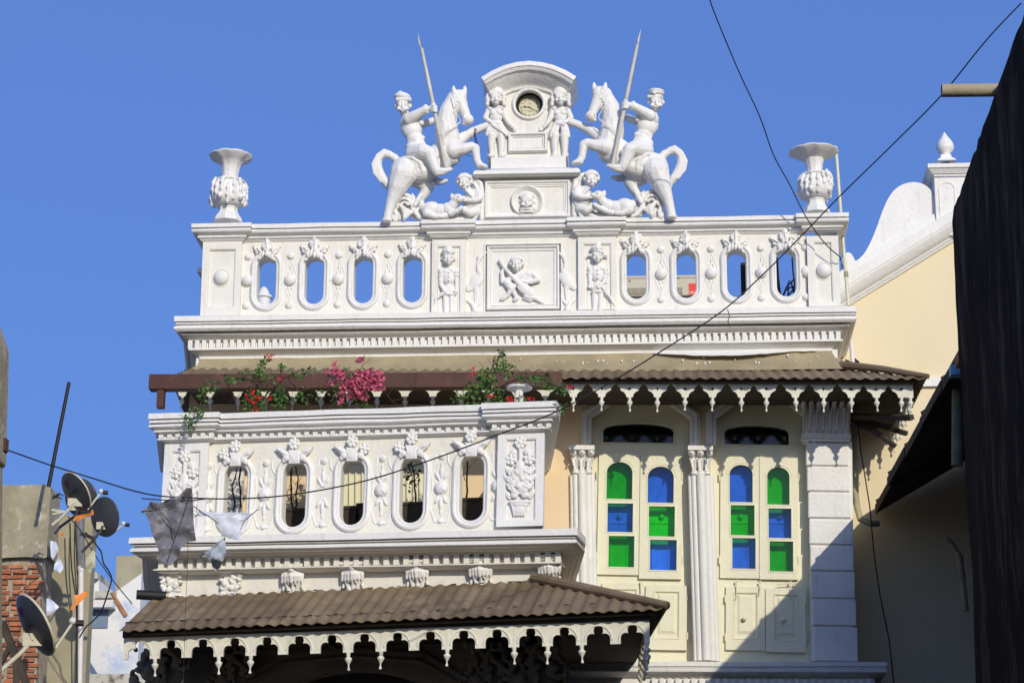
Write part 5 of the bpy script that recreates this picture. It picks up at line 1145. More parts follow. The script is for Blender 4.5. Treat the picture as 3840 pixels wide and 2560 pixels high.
    A, Bq = P(1674, 632, c0 + .19), P(1581, 182, c0 + .19); mb.tube([A, A.lerp(Bq, .3), A.lerp(Bq, .7), Bq], [.024, .024, .022, .019], 10); mb.build('lance', CONC if False else mat('weathered_white_paint', (.60, .57, .49), .8, .2, 6, (.3, .27, .2), .5, 5, .3), T, 50)
    tp = P(1567, 122, c0 + .19); bs = P(1579, 183, c0 + .19); d = tp - bs; mb = MB(); sw = M.U * .012; dp = M.N * .006
    sh_ = [bs - sw * .5, bs + d * .35 - sw * 1.2, tp, bs + d * .35 + sw * 1.2, bs + sw * .5]
    V = [p + dp for p in sh_] + [p - dp for p in sh_]; V[2] = tp; V[7] = tp; mb.add(V, [(0, 1, 2, 3, 4), (9, 8, 7, 6, 5), (0, 5, 6, 1), (1, 6, 7, 2), (2, 7, 8, 3), (3, 8, 9, 4), (4, 9, 5, 0)]); mb.build('spearhead', mat('grey_metal', (.34, .33, .28), .5, .15, 8, bump=0, metal=.3), T, 0)
    mb = MB()
    for o in (0, 4): mb.tube([P(1727, 455 + o, c0 + .11), P(1700, 478 + o, c0 + .15), P(1660, 506 + o * 3, c0 + .16)], .0035, 5)
    mb.tube([P(1692, 366, c0 + .10), P(1704, 410, c0 + .11), P(1722, 440, c0 + .11), P(1728, 454, c0 + .11)], .004, 5)
    mb.build('rein', WHITE2, T, 40)
    return T
rider_statue(None, 'white lancer statue with curly hair on a rearing horse, left of the clock', 'wrap')
rider_statue(1985.5, 'white lancer statue in a flat cap on a rearing horse, right of the clock', 'flat')
# string caught on the left horse's leg
mb = MB(); rr = random.Random(2)
for i in range(4):
    x = 1779 + i * 3; mb.tube([M.p(x, 480 + i, .40), M.p(x - 4 + rr.uniform(-3, 3), 505, .41), M.p(x + 2, 530, .41), M.p(x + 6, 548, .42)], .003, 4)
mb.tube([M.p(1743, 580, .4), M.p(1755, 583, .4), M.p(1768, 588, .4)], .004, 4); o = mb.build('kite_string', BLACK); tag(o, 'tangle of dark kite string hanging from the raised foreleg of the left horse', 'string'); 
# ================================================================ reclining groups: child feeding a dog, in a leafy scroll
def recline(mir, label):
    b0 = Blob(M, mirror=mir, dy=(-12 if mir else 0)); T = thing('reclining_sculpture', b0.P(1650, 826, .3), label, 'sculpture', 'child and dog sculptures beside the pedestal')
    b = Blob(M, mirror=mir, dy=(-12 if mir else 0)); c0 = .36
    head(b, 1742, 682, c0 + .04, 29, -.25, 'curls'); b.ch([(1752, 705, c0 + .02, 11), (1762, 725, c0 + .02, 16)])
    b.e(1772, 735, c0 + .0, 30, 26, 22, 20); b.e(1768, 760, c0 + .0, 32, 30, 22); b.e(1785, 775, c0 - .02, 26, 26, 18)
    for i in range(6): b.e(1748 + i * 5, 714 + i * 5, c0 + .07, 6, 5, 6)
    for i in range(4): b.ch([(1790, 712, c0 + .04, 9), (1786 + i * 8, 734, c0 + .06, 6)])
    b.ch([(1798, 725, c0 + .04, 14), (1800, 744, c0 + .06, 12), (1780, 752, c0 + .08, 10), (1756, 752, c0 + .09, 8)]); hand(b, 1748, 750, c0 + .10, .9, -1, .1)
    b.ch([(1742, 790, c0 + .04, 13), (1762, 800, c0 + .04, 16), (1785, 795, c0, 18)]); b.ch([(1742, 782, c0 + .05, 9), (1725, 786, c0 + .06, 6)])
    b.build('child', WHITE2, T, .0055, 1, fat=.003)
    b = Blob(M, mirror=mir, dy=(-12 if mir else 0))
    b.e(1616, 785, c0 + .02, 36, 30, 24, 10); b.e(1650, 790, c0 + .02, 40, 26, 22); b.e(1682, 785, c0 + .03, 28, 26, 22, -20); b.ch([(1692, 775, c0 + .04, 19), (1708, 758, c0 + .05, 17)])
    b.e(1716, 748, c0 + .06, 22, 21, 19); b.ch([(1722, 748, c0 + .09, 13), (1738, 744, c0 + .10, 9)]); b.e(1736, 752, c0 + .09, 10, 5, 7, -10); b.e(1696, 740, c0 + .07, 8, 15, 7, 10); b.e(1720, 736, c0 + .13, 4, 4, 4)
    b.ch([(1690, 802, c0 + .06, 12), (1712, 792, c0 + .08, 9), (1730, 780, c0 + .09, 8)]); b.ch([(1676, 808, c0 + .04, 12), (1662, 812, c0 + .06, 9)]); b.ch([(1600, 800, c0 + .06, 17), (1628, 812, c0 + .08, 10), (1650, 812, c0 + .08, 8)])
    b.e(1586, 776, c0 + .03, 10, 16, 9, -20)
    b.build('dog', WHITE2, T, .0055, 2, fat=.003)
    b = Blob(M, mirror=mir, dy=(-12 if mir else 0))
    # scroll leaf: big curl on the outside, tendrils under the figures
    def curl(cx_, cy, r0, r1, a0, a1, w_, th0, th1, n=14): b.ch([(cx_ + (r0 + (r1 - r0) * i / n) * math.cos(math.radians(a0 + (a1 - a0) * i / n)), cy - (r0 + (r1 - r0) * i / n) * math.sin(math.radians(a0 + (a1 - a0) * i / n)), w_, th0 + (th1 - th0) * i / n) for i in range(n + 1)])
    curl(1512, 768, 42, 34, -50, 215, c0 - .0, 8, 7); curl(1514, 770, 27, 24, 10, 200, c0 + .02, 6, 5); curl(1516, 772, 14, 12, 20, 190, c0 + .03, 5, 4)
    b.ch([(1478, 790, c0, 8), (1488, 805, c0, 9), (1484, 826, c0, 8)]); b.e(1512, 772, c0 - .04, 38, 42, 8)
    for i in range(6): b.ch([(1500 + i * 3, 770 + i * 4, c0 + .03, 6), (1522 - i * 1, 786 + i * 6, c0 + .04, 6), (1540 - i * 5, 800 + i * 5, c0 + .03, 4)])
    b.ch([(1546, 772, c0, 8), (1556, 796, c0, 9), (1572, 816, c0, 9), (1590, 824, c0, 7)]); b.ch([(1556, 770, c0 + .02, 8), (1566, 752, c0 + .02, 9), (1576, 734, c0 + .02, 8), (1583, 728, c0 + .02, 4)]); b.ch([(1546, 760, c0 + .01, 7), (1552, 742, c0 + .01, 6), (1546, 728, c0, 3)])
    b.e(1560, 800, c0 - .05, 24, 26, 8); b.ch([(1470, 810, c0, 7), (1480, 826, c0, 8)]); b.e(1500, 812, c0 - .04, 20, 18, 8)
    b.ch([(1590, 822, c0 - .02, 7), (1650, 826, c0 - .02, 7), (1730, 824, c0 - .02, 9), (1780, 806, c0 - .02, 9), (1798, 780, c0 - .02, 8), (1800, 745, c0 - .03, 7)]); curl(1765, 800, 26, 18, -60, 150, c0 + .01, 6, 4)
    b.ch([(1760, 660, c0 - .03, 5), (1785, 672, c0 - .03, 8), (1802, 690, c0 - .03, 9), (1808, 730, c0 - .03, 9), (1806, 820, c0 - .03, 10)]); b.ch([(1758, 668, c0 - .02, 5), (1780, 690, c0 - .02, 7), (1792, 712, c0 - .02, 6)]); b.e(1786, 700, c0 - .05, 18, 34, 8, 20)
    b.e(1700, 812, c0 - .06, 110, 16, 10)
    b.build('leaf_scroll', WHITE2, T, .006, 1, fat=.003)
recline(None, 'white child holding a dog in a leafy scroll, left of the clock pedestal')
recline(1980, 'white child holding a dog in a leafy scroll, right of the clock pedestal')
# ================================================================ urns on the end piers
def urn(x, ytop, ybot, label, lean, seed, rs=1):
    base = M.p(x, ybot, .25); k = (ybot - ytop) * PX / .80 * .97
    T = thing('urn', base, label, 'urn', 'urns on the end piers of the parapet')
    R = Matrix.Rotation(lean, 3, 'Y'); rr = random.Random(seed)
    mb = MB(); s = k
    mb.lathe(base, [(.165 * s, 0), (.16 * s, .03 * s), (.145 * s, .06 * s), (.12 * s, .09 * s), (.105 * s, .13 * s), (.105 * s, .15 * s), (.112 * s, .155 * s), (.112 * s, .17 * s), (.10 * s, .175 * s)], 8, R=R); mb.build('foot', WHITE, T, 25)
    mb = MB(); mb.lathe(base, [(.09 * s, .17 * s), (.15 * s, .19 * s), (.19 * s, .24 * s), (.20 * s, .32 * s), (.185 * s, .40 * s), (.15 * s, .46 * s), (.10 * s, .49 * s), (.08 * s, .50 * s)], 28, R=R); mb.build('bowl', WHITE, T, 50)
    mb = MB(); n = 48; prof = [(.085, .46), (.088, .54), (.10, .62), (.118, .675), (.165 * rs, .715), (.22 * rs, .74), (.235 * rs, .76), (.225 * rs, .775), (.15, .76)]
    V = []
    for i in range(n):
        a = 2 * math.pi * i / n
        for j, (r, z) in enumerate(prof):
            f = 1 + (.05 * abs(math.cos(a * 4.5)) if j >= 5 else .03 * math.cos(a * 9)); zz = z + (.014 * abs(math.sin(a * 4.5)) if j >= 5 else 0); V.append(Vector(base) + R @ Vector((r * s * f * math.cos(a), r * s * f * math.sin(a), zz * s)))
    m = len(prof); mb.add(V, [(i * m + j, ((i + 1) % n) * m + j, ((i + 1) % n) * m + j + 1, i * m + j + 1) for i in range(n) for j in range(m - 1)]); mb.build('petal_rim', WHITE, T, 40)
    b = Blob(IDF); bm_ = b.m
    for i in range(17):
        a = 2 * math.pi * i / 17; hh = .30 + rr.uniform(-.02, .08)
        pts = [(.175, hh - .09), (.195, hh - .02), (.195, hh + .06), (.165, hh + .13)]
        for (r1, z1), (r2, z2) in zip(pts, pts[1:]):
            p1_ = Vector((r1 * math.cos(a), r1 * math.sin(a), z1)) * s; p2_ = Vector((r2 * math.cos(a + .08), r2 * math.sin(a + .08), z2)) * s; bm_.tube([p1_, p2_], [.024 * s, .018 * s], 8); bm_.ell(p1_, .024 * s, .024 * s, .026 * s)
        aa = a + .2; bm_.ell(Vector((.135 * math.cos(aa), .135 * math.sin(aa), .475)) * s, .04 * s, .04 * s, .018 * s)
    for i in range(5):
        a = -math.pi / 2 - .35 + i * math.pi * 2 / 5; c = Vector((.195 * math.cos(a), .195 * math.sin(a), .255)) * s; bm_.ell(c, .036 * s, .036 * s, .036 * s); bm_.ell(c + Vector((math.cos(a), math.sin(a), 0)) * .03 * s, .014 * s, .014 * s, .014 * s)
    b.m.V = [R @ v for v in b.m.V]
    o = b.build('leaf_ring', WHITE2, None, .006, 1, C=Vector((0, 0, 0))); o.parent = T; o.matrix_basis = Matrix.Identity(4)
    return T
urn(853, 551, 834, 'white petal rimmed urn on the left end pier of the parapet', .02, 1)
urn(3062, 539, 802, 'white petal rimmed urn on the right end pier, beside the thin upright pipe', -.01, 2, 1.2)
# ================================================================ ground and the street around
def onX(px, py, X): d = ray(px, py); return CAM + d * ((X - CAM.x) / d.x)
def onZ(px, py, Z): d = ray(px, py); return CAM + d * ((Z - CAM.z) / d.z)
I3 = Y0
def wbox(mb, x0, x1, y0, y1, z0, z1): return mb.box(Y0, x0, x1, z0, z1, -y1, -y0)
n = 24; V = []; Fc = []
for i in range(n + 1):
    for j in range(n + 1): x = (i - n / 2) * 50; y = (j - n / 2) * 50; V.append(Vector((x, y, 0)))
g = mesh('street_ground', V, [(i * (n + 1) + j, (i + 1) * (n + 1) + j, (i + 1) * (n + 1) + j + 1, i * (n + 1) + j + 1) for i in range(n) for j in range(n)], ASPH)
tag(link('street_ground', g, (0, 0, 0)), kind='structure')
mb = MB(); zb = W.g(0, vb_ - 1.45, 0).z
wbox(mb, W.g(wl_u0, 0, 0).x, W.g(wl_u1, 0, 0).x, -.0, 8, 0, zb); mb.build('ground_floor_wall', PEACH, HOUSE)
mb = MB(); A = B.g(lu0 + .1, 0, -.4); C_ = B.g(lu1 - .1, 0, -.4); mb.box(Y0, A.x + .1, C_.x - .1, 0, B.g(0, av - 2.45, 0).z, .02, 1.6); mb.build('porch_wall', PEACH, HOUSE)
# ================================================================ neighbour gable house (right, behind)
GY = 1.0
G = Frame(Vector((0, GY, 0)), Vector((1, GY, 0)), 0)
NB = thing('gable_house', G.p(3420, 1900, 0), 'cream painted house wall with white scrolled gable, right of the ornate house', 'house')
A1, A2 = G.l(3150, 1168), G.l(3640, 868)
mb = MB(); br = G.u(3800, 1400); bt = G.l(3800, 770)
mb.plate(G, [(A1[0] - .6, 0), (br + 6, 0), (br + 6, bt[1]), bt, A2, A1, (A1[0] - .6, A1[1] - .36)], [], -6, 0); mb.build('wall', NEIGH, NB)
d = Vector((A2[0] - A1[0], A2[1] - A1[1])); L = [(A1[0] - .3, A1[1] - .3 * d.y / d.x), A2, (A2[0] + 1.5, A2[1] + 1.5 * d.y / d.x)]
mb = MB(); mb.ring(G, list(L), [(.0, -.01), (.0, .03), (-.025, .045), (-.028, .06), (-.055, .075), (-.06, .10), (-.09, .13), (-.13, .17), (-.16, .185), (-.165, .17), (-.175, .17), (-.18, .185), (-.30, .185), (-.32, .10), (-.40, .08), (-.40, -.1)], closed=False); mb.build('raking_cornice', WHITE, NB, 40)
sc = [(3160, 985), (3160, 962), (3172, 948), (3188, 948), (3200, 962), (3208, 978), (3224, 968), (3241, 950), (3256, 925), (3270, 896), (3284, 862), (3296, 829), (3308, 795), (3322, 762), (3338, 733), (3358, 709), (3384, 692), (3420, 683), (3456, 688), (3484, 706), (3504, 738), (3514, 775), (3519, 820)]
cr = []
for i in range(len(sc) - 1):
    p0, p1, p2, p3 = [Vector(sc[min(max(k_, 0), len(sc) - 1)]) for k_ in (i - 1, i, i + 1, i + 2)]
    for t in (0, .33, .66): cr.append(tuple(.5 * ((2 * p1) + (p2 - p0) * t + (2 * p0 - 5 * p1 + 4 * p2 - p3) * t * t + (3 * p1 - p0 - 3 * p2 + p3) * t ** 3)))
sc = cr + [(3520, 830), (3520, 900), (3330, 1010), (3186, 1090)]
scl = [G.l(x, y, .04) for x, y in sc]
mb = MB(); mb.plate(G, list(reversed(scl)), [], -.16, .04); mb.build('scrolled_parapet', WHITE, NB, 30)
mb = MB(); mb.boxp(G, 3509, 664, 3700, 880, -.30, .12); mb.build('pier', WHITE, NB)
mb = MB(); u0, v0 = G.l(3529, 850, .12); u1, v1 = G.l(3580, 708, .12); Lr = [(u0, v0), (u1, v0), (u1, v1)] + [((u0 + u1) / 2 + (u1 - u0) / 2 * math.cos(math.pi * i / 10), v1 + (u1 - u0) * .45 * math.sin(math.pi * i / 10)) for i in range(1, 10)] + [(u0, v1)]
mb.ring(G, Lr, [(-.008, .118), (-.006, .128), (.006, .128), (.008, .118)]); mb.build('panel_moulding', WHITE, NB)
pc = [(612, .10), (627, .10), (629, .085), (636, .075), (645, .05), (650, .045), (651, .03), (660, .025), (664, .0)]
q = [(G.v(3560, y, .12 + w_), w_) for y, w_ in pc]; q = [(q[0][0], -.1)] + q
ua = G.u(3509, 660, .12); mb = MB(); mb.sweep(G, [(ua, -.5), (ua, .12), (ua + .8, .12), (ua + .8, -.5)], q); mb.build('pier_cap', WHITE, NB)
fb = G.p(3547, 612, -.06); k = PX * 1.05
mb = MB(); mb.lathe(fb, [(.16, 0), (.145, .02), (.11, .04), (.09, .06), (.085, .09)], 4, R=Matrix.Rotation(math.pi / 4, 3, 'Z')); mb.lathe(fb, [(.055, .0), (.055, .10), (.06, .12), (.10, .16), (.108, .20), (.10, .245), (.075, .29), (.045, .33), (.018, .375), (.003, .40)], 20); mb.build('finial', WHITE, NB, 40)
mb = MB(); mb.boxp(G, 3195, 1414, 3900, 1446, -.1, .05); mb.build('string_course', WHITE, NB)
# ================================================================ near dark wall on the right
cor = onY(3567, 784, -8.4); bot = onY(3567, 2300, -8.4)
RW = thing('dark_house', (cor.x + 1.5, -16, 0), 'soot blackened side wall of the near house at the right edge', 'house')
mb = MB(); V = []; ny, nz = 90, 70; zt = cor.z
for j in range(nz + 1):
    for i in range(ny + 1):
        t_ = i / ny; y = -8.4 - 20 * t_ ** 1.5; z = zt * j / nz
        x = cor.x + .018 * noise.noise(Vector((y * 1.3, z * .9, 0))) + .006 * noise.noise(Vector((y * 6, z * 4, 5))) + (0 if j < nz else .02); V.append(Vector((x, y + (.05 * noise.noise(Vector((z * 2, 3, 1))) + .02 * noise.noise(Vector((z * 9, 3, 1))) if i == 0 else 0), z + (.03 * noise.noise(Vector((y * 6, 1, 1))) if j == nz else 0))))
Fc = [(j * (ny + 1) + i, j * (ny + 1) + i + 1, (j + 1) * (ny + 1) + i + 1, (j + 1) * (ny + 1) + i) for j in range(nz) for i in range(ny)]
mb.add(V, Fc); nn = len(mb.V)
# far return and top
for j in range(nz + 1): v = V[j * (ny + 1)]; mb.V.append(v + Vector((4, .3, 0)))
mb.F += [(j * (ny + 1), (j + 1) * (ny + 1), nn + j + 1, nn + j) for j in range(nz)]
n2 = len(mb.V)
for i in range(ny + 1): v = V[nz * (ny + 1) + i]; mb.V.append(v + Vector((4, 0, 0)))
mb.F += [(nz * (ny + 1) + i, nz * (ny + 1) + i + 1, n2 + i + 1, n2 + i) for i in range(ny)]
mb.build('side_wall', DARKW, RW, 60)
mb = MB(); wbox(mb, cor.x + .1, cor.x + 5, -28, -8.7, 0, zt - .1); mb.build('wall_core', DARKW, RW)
p0 = onX(3728, 338, cor.x); p1_ = onY(3531, 340, p0.y)
mb = MB(); mb.tube([p0 + Vector((.3, 0, 0)), p0, p1_], .046, 16, cap=False); mb.tube([p0 + Vector((.3, 0, 0)), p0, p1_], .036, 16, cap=False)
o = mb.build('wall_pipe', mat('khaki_cement_pipe', (.36, .31, .20), .7, .2, 8)); tag(o, 'khaki cement pipe sticking out of the top of the dark wall', 'pipe')
# recess low on the dark wall
q0, q1_ = onX(3668, 2330, cor.x), onX(3712, 2560, cor.x); mb = MB(); mb.box(Y0, cor.x - .03, cor.x + .02, q1_.z - .5, q0.z, -q0.y, -q1_.y + .0); 
# ================================================================ lean-to roof between the dark wall and the gable
pe = onY(3282, 1926, .9); ps = onZ(3592, 1371, pe.z)
LT = thing('lean_to_roof', (pe.x + .8, (pe.y + ps.y) / 2, pe.z), 'dark overhanging tiled lean-to roof seen from below beside the dark wall', 'roof')
print('eave', pe, ps)
sl = math.tan(math.radians(30)); nseg = 6
for i in range(nseg):
    a = pe.lerp(ps + (ps - pe) * .25, i / nseg); b = pe.lerp(ps + (ps - pe) * .25, (i + 1) / nseg) + (ps - pe) * .02; o = .03 * (i % 2) + .012 * i % .03
    V = []
    for p in (a, b):
        for dx, dz in ((-o * .5, 0), (2.2, 2.2 * sl), (2.2, 2.2 * sl + .09), (-o * .5, .10)): V.append(Vector((p.x + dx, p.y, p.z + dz + o * .5)))
    mb = MB(); mb.add(V, [(0, 1, 5, 4), (1, 2, 6, 5), (2, 3, 7, 6), (3, 0, 4, 7), (0, 3, 2, 1), (4, 5, 6, 7)]); mb.build('roof_slab', TILE, LT)
    for s_ in range(1):
        c = a.lerp(b, (s_ + .12)) + Vector((-o * .5 + .01, 0, .09 + o * .5)); mb = MB(); mb.tube([c, c + Vector((2.1, 0, 2.1 * sl))], .045, 8); mb.build('roof_tile', TILE, LT)
mb = MB(); wbox(mb, pe.x + 1.2, pe.x + 6, -8.2, .9, 0, pe.z + .7); o = mb.build('rear_wing', DARKW, RW)
x_, y_ = onY(3592, 1345, -5.6), onY(3615, 1380, -5.6)
bl = onY(3583, 1388, -6.0); mb = MB(); mb.box(Y0, bl.x - .045, bl.x + .10, bl.z - .045, bl.z + .045, 5.9, 6.03); o = mb.build('plastic_sheet', ROOFB); tag(o, 'scrap of light blue plastic at the top of the lean-to roof', 'plastic scrap')
bl = onY(3597, 1350, -6.2); mb = MB(); mb.box(Y0, bl.x - .03, bl.x + .2, bl.z - .06, bl.z + .03, 6.15, 6.4); mb.box(Y0, bl.x - .0, bl.x + .2, bl.z + .03, bl.z + .09, 6.15, 6.4); o = mb.build('loose_brick', BRICK); tag(o, 'orange brick showing above the lean-to roof by the dark wall', 'brick')
pa_, pb_ = onY(3592, 1462, -4.6), onY(3590, 1745, -4.6); mb = MB(); mb.tube([pa_, pb_], .055, 12); o = mb.build('hanging_pipe', mat('olive_pipe', (.20, .18, .10), .8, .3, 6)); tag(o, 'short olive pipe hanging upright under the lean-to roof by the dark wall', 'pipe')
mb = MB(); mb.tube([onY(3548, 2020, -.6), onY(3570, 2040, -.6), onY(3600, 2090, -.6), onY(3610, 2180, -.6), onY(3622, 2290, -.6)], .035, 10); o = mb.build('dark_drain_pipe', mat('brown_pipe', (.30, .25, .17), .8, .3, 6)); tag(o, 'dark elbowed drain pipe in the deep shade below the lean-to roof', 'drain pipe')
# pipe and cable between quoin and gable wall
mb = MB(); mb.tube([W.p(3207, 1500, -.5), W.p(3208, 1850, -.5), W.p(3214, 1900, -.5), W.p(3226, 1945, -.45), W.p(3262, 1962, -.45), W.p(3290, 1962, -.6)], .038, 12); o = mb.build('drain_pipe', mat('khaki_pipe', (.42, .38, .24), .6, .2, 6)); tag(o, 'khaki drain pipe with bent foot beside the block pilaster', 'drain pipe')
mb = MB(); mb.tube([W.p(3216, 1585, .02), W.p(3228, 1690, .0), W.p(3246, 1800, .0), W.p(3262, 1900, .0), W.p(3276, 2060, .0), W.p(3300, 2230, 0), W.p(3335, 2400, .0), W.p(3352, 2560, .0)], .0075, 5); o = mb.build('hanging_cable', BLACK); tag(o, 'thin black cable hanging down in front of the shaded gable wall', 'cable')
mb = MB(); mb.tube([M.p(3134, 556, -.12), M.p(3156, 840, -.12), M.p(3182, 1146, -.12)], .021, 10); mb.ell(M.p(3132, 556, -.12), .03, .03, .03); o1 = mb.build('upright_pipe', PVC); tag(o1, 'thin ivory upright pipe behind the right urn and end pier', 'pipe')
mb = MB(); mb.tube([M.p(3172, 1018, -.118), M.p(3174, 1038, -.118)], .026, 10); o = mb.build('pipe_joint', CONC, o1)
mb = MB(); mb.tube([M.p(3192, 1285, .1), M.p(3198, 1362, .1)], .026, 10); o = mb.build('broken_pipe', WPVC); tag(o, 'short broken white pipe under the right end of the parapet cornice', 'pipe')
mb = MB(); mb.add([M.p(x, y, .05 + z) for x, y, z in ((3203, 1340, 0), (3224, 1356, .05), (3216, 1364, 0), (3204, 1362, .04), (3180, 1350, .06), (3172, 1356, 0), (3198, 1378, .03), (3168, 1345, .02))], [(0, 1, 2, 3), (3, 4, 5, 6), (4, 7, 5)]); o = mb.build('black_rag', BLACK, None, 0); tag(o, 'torn black rag caught beside the broken white pipe', 'rag')
# ================================================================ rooftop things seen through the parapet ovals
MA = Frame(M.g(0, 0, -1.5), M.g(1, 0, -1.5), 0)
T = thing('air_conditioner', MA.p(2480, 1107, -.9), 'beige outdoor air conditioner unit with red sticker seen through the right ovals', 'air conditioner')
u0, v0 = MA.l(2330, 1108, -.8); u1, v1 = MA.l(2640, 1040, -.8); v0 -= .05
mb = MB(); mb.box(MA, u0, u1, v0, v1, -1.15, -.80); mb.build('casing', ACM, T); mb = MB(); mb.box(MA, u0 - .006, u1 + .006, v1 + .001, v1 + .03, -1.16, -.79); mb.build('lid', ACM, T)
gu0, gv0 = MA.l(2340, 1104, -.79); gu1, gv1 = MA.l(2559, 1076, -.79); mb = MB(); mb.box(MA, gu0, gu1, gv0, gv1, -.799, -.795); mb.build('grille_opening', BLACK, T)
for i in range(8): mb = MB(); v = gv0 + (gv1 - gv0) * (i + .5) / 8; mb.box(MA, gu0, gu1, v - .0025, v + .0035, -.794, -.785); mb.build('grille_bar', ACM, T)
for i in range(9): mb = MB(); u = gu0 + (gu1 - gu0) * i / 8; mb.box(MA, u - .003, u + .003, gv0, gv1, -.784, -.78); mb.build('grille_bar', ACM, T)
su, sv = MA.l(2584, 1106, -.79); mb = MB(); mb.box(MA, su, su + .26, sv, MA.v(2600, 1062, -.79), -.799, -.792); mb.build('red_sticker', REDP, T); link('lettering', text_mesh('ON', .05, INKW, .001), MA.g(su + .042, sv + .03, -.791), T, M.R)
for x, y in ((2361, 1054), (2544, 1043)): mb = MB(); mb.ell(MA.p(x, y, -.80), .011, .011, .011, None, 8, 6); mb.build('screw', BLACK, T)
u0, v0 = MA.l(2300, 1111, -.7); mb = MB(); mb.box(MA, u0, MA.u(2660, 1111, -.7), MA.v(2400, 1112, -.8) - .2, MA.v(2400, 1112, -.8) - .001 - .05, -1.2, -.6); o = mb.build('rooftop_tank_base', WOODW); tag(o, 'dark ledge under the rooftop air conditioner', 'ledge')
mb = MB(); mb.boxp(M, 2780, 984, 2830, 1190, -.7, -.6); o = mb.build('rooftop_post', BLACK); tag(o, 'black rooftop post seen through the second oval from the right end', 'post')
mb = MB(); mb.tube([M.p(2911, 970, -.3), M.p(2915, 1040, -.3), M.p(2925, 1120, -.3)], .022, 8); o = mb.build('rooftop_pipe', WOODW); tag(o, 'dark pipe at the left side inside the last right oval', 'pipe')
mb = MB(); P = lambda x, y: M.p(x, y, -.35)
for L_ in ([(2970, 965), (2974, 1020), (2979, 1060), (2978, 1110)], [(2934, 1112), (2950, 1075), (2980, 1045)], [(2936, 1116), (2945, 1090), (2962, 1078), (2978, 1074)], [(2956, 1112), (2955, 1065), (2959, 1052), (2968, 1062), (2978, 1105)], [(2955, 1110), (2975, 1085), (2980, 1070)]):
    mb.tube([P(x, y) for x, y in L_], .009, 6)
o = mb.build('cable_coil', BLACK); tag(o, 'loops of black cable inside the last right oval of the parapet', 'cable', kind=None)
fp = M.p(987, 1175, -2.6); mb = MB(); mb.lathe(fp, [(.088, 0), (.088, .20), (.105, .205), (.11, .22), (.105, .235), (.085, .24), (.075, .26), (.055, .31), (.03, .345), (.004, .36)], 20, lobes=0); o = mb.build('turret_finial', WHITE, None, 40); tag(o, 'small white domed turret seen through the first left oval of the parapet', 'turret')
mb = MB(); mb.plan(M, [(M.u(739, 1010, -.9), -.9), (M.u(775, 1010, -.9), -.9), (M.u(775, 1010, -.9), -1.6), (M.u(739, 1010, -.9), -1.6)], M.v(750, 1020, -.9), M.v(750, 1003, -.9)); mb.plan(M, [(M.u(752, 1010, -.9), -.95), (M.u(780, 1010, -.9), -.95), (M.u(780, 1010, -.9), -1.5), (M.u(752, 1010, -.9), -1.5)], M.v(750, 1160, -.9), M.v(750, 1021, -.9)); mb.build('rear_pier', WHITE, HOUSE)
# ================================================================ wires
def wire(pts, r, label, name='cable', m=BLACK, sub=6):
    P = [p if isinstance(p, Vector) else onY(*p) for p in pts]; out = []
    for i in range(len(P) - 1):
        p0, p1, p2, p3 = P[max(i - 1, 0)], P[i], P[i + 1], P[min(i + 2, len(P) - 1)]
        for j in range(sub):
            t = j / sub; out.append(.5 * ((2 * p1) + (p2 - p0) * t + (2 * p0 - 5 * p1 + 4 * p2 - p3) * t * t + (3 * p1 - p0 - 3 * p2 + p3) * t ** 3))
    out.append(P[-1]); mb = MB(); mb.tube(out, r, 6); o = mb.build(name, m, None, 60); tag(o, label, 'cable'); return o
YW = -6.2
wire([(20, 1684, YW), (170, 1737, YW), (195, 1745, YW), (330, 1787, YW), (545, 1850, YW), (720, 1866, YW), (890, 1869, YW), (1060, 1858, YW), (1250, 1828, YW), (1420, 1788, YW), (1640, 1715, YW), (1860, 1632, YW), (2075, 1548, YW), (2260, 1450, YW), (2450, 1335, YW), (2700, 1172, YW), (2860, 1030, YW), (3000, 890, YW), (3150, 735, YW - .5), (3350, 540, YW - 1), (3530, 358, YW - 1.5), (3700, 150, YW - 2), (3830, 12, YW - 2.2)], .0062, 'black overhead cable sagging across the whole house front, carrying torn kites')
wire([(2660, -20, -3), (2668, 20, -2.9), (2720, 150, -2.5), (2780, 290, -2.0), (2850, 440, -1.4), (2900, 580, -1.0), (2960, 690, -.75), (3012, 795, -.6), (3060, 870, -.5), (3105, 925, -.45), (3148, 962, -.42), (3151, 975, -.36)], .007, 'thin black wire dropping from the sky to the right end pier')
wire([(530, 1868, YW), (620, 1874, YW), (700, 1876, YW), (790, 1868, YW)], .005, 'short twisted wire tied under the main cable above the grey kite'); 
wire([(2728, 1160, YW + .02), (2735, 1185, YW + .02), (2730, 1205, YW + .02), (2738, 1225, YW)], .004, 'reddish brown thread tuft hanging from the cable', 'thread_tuft', STEM)
wire([(705, 2020, YW), (702, 2150, YW), (694, 2330, YW), (688, 2560, YW)], .0022, 'fine thread hanging from the torn grey kite', 'kite_thread')
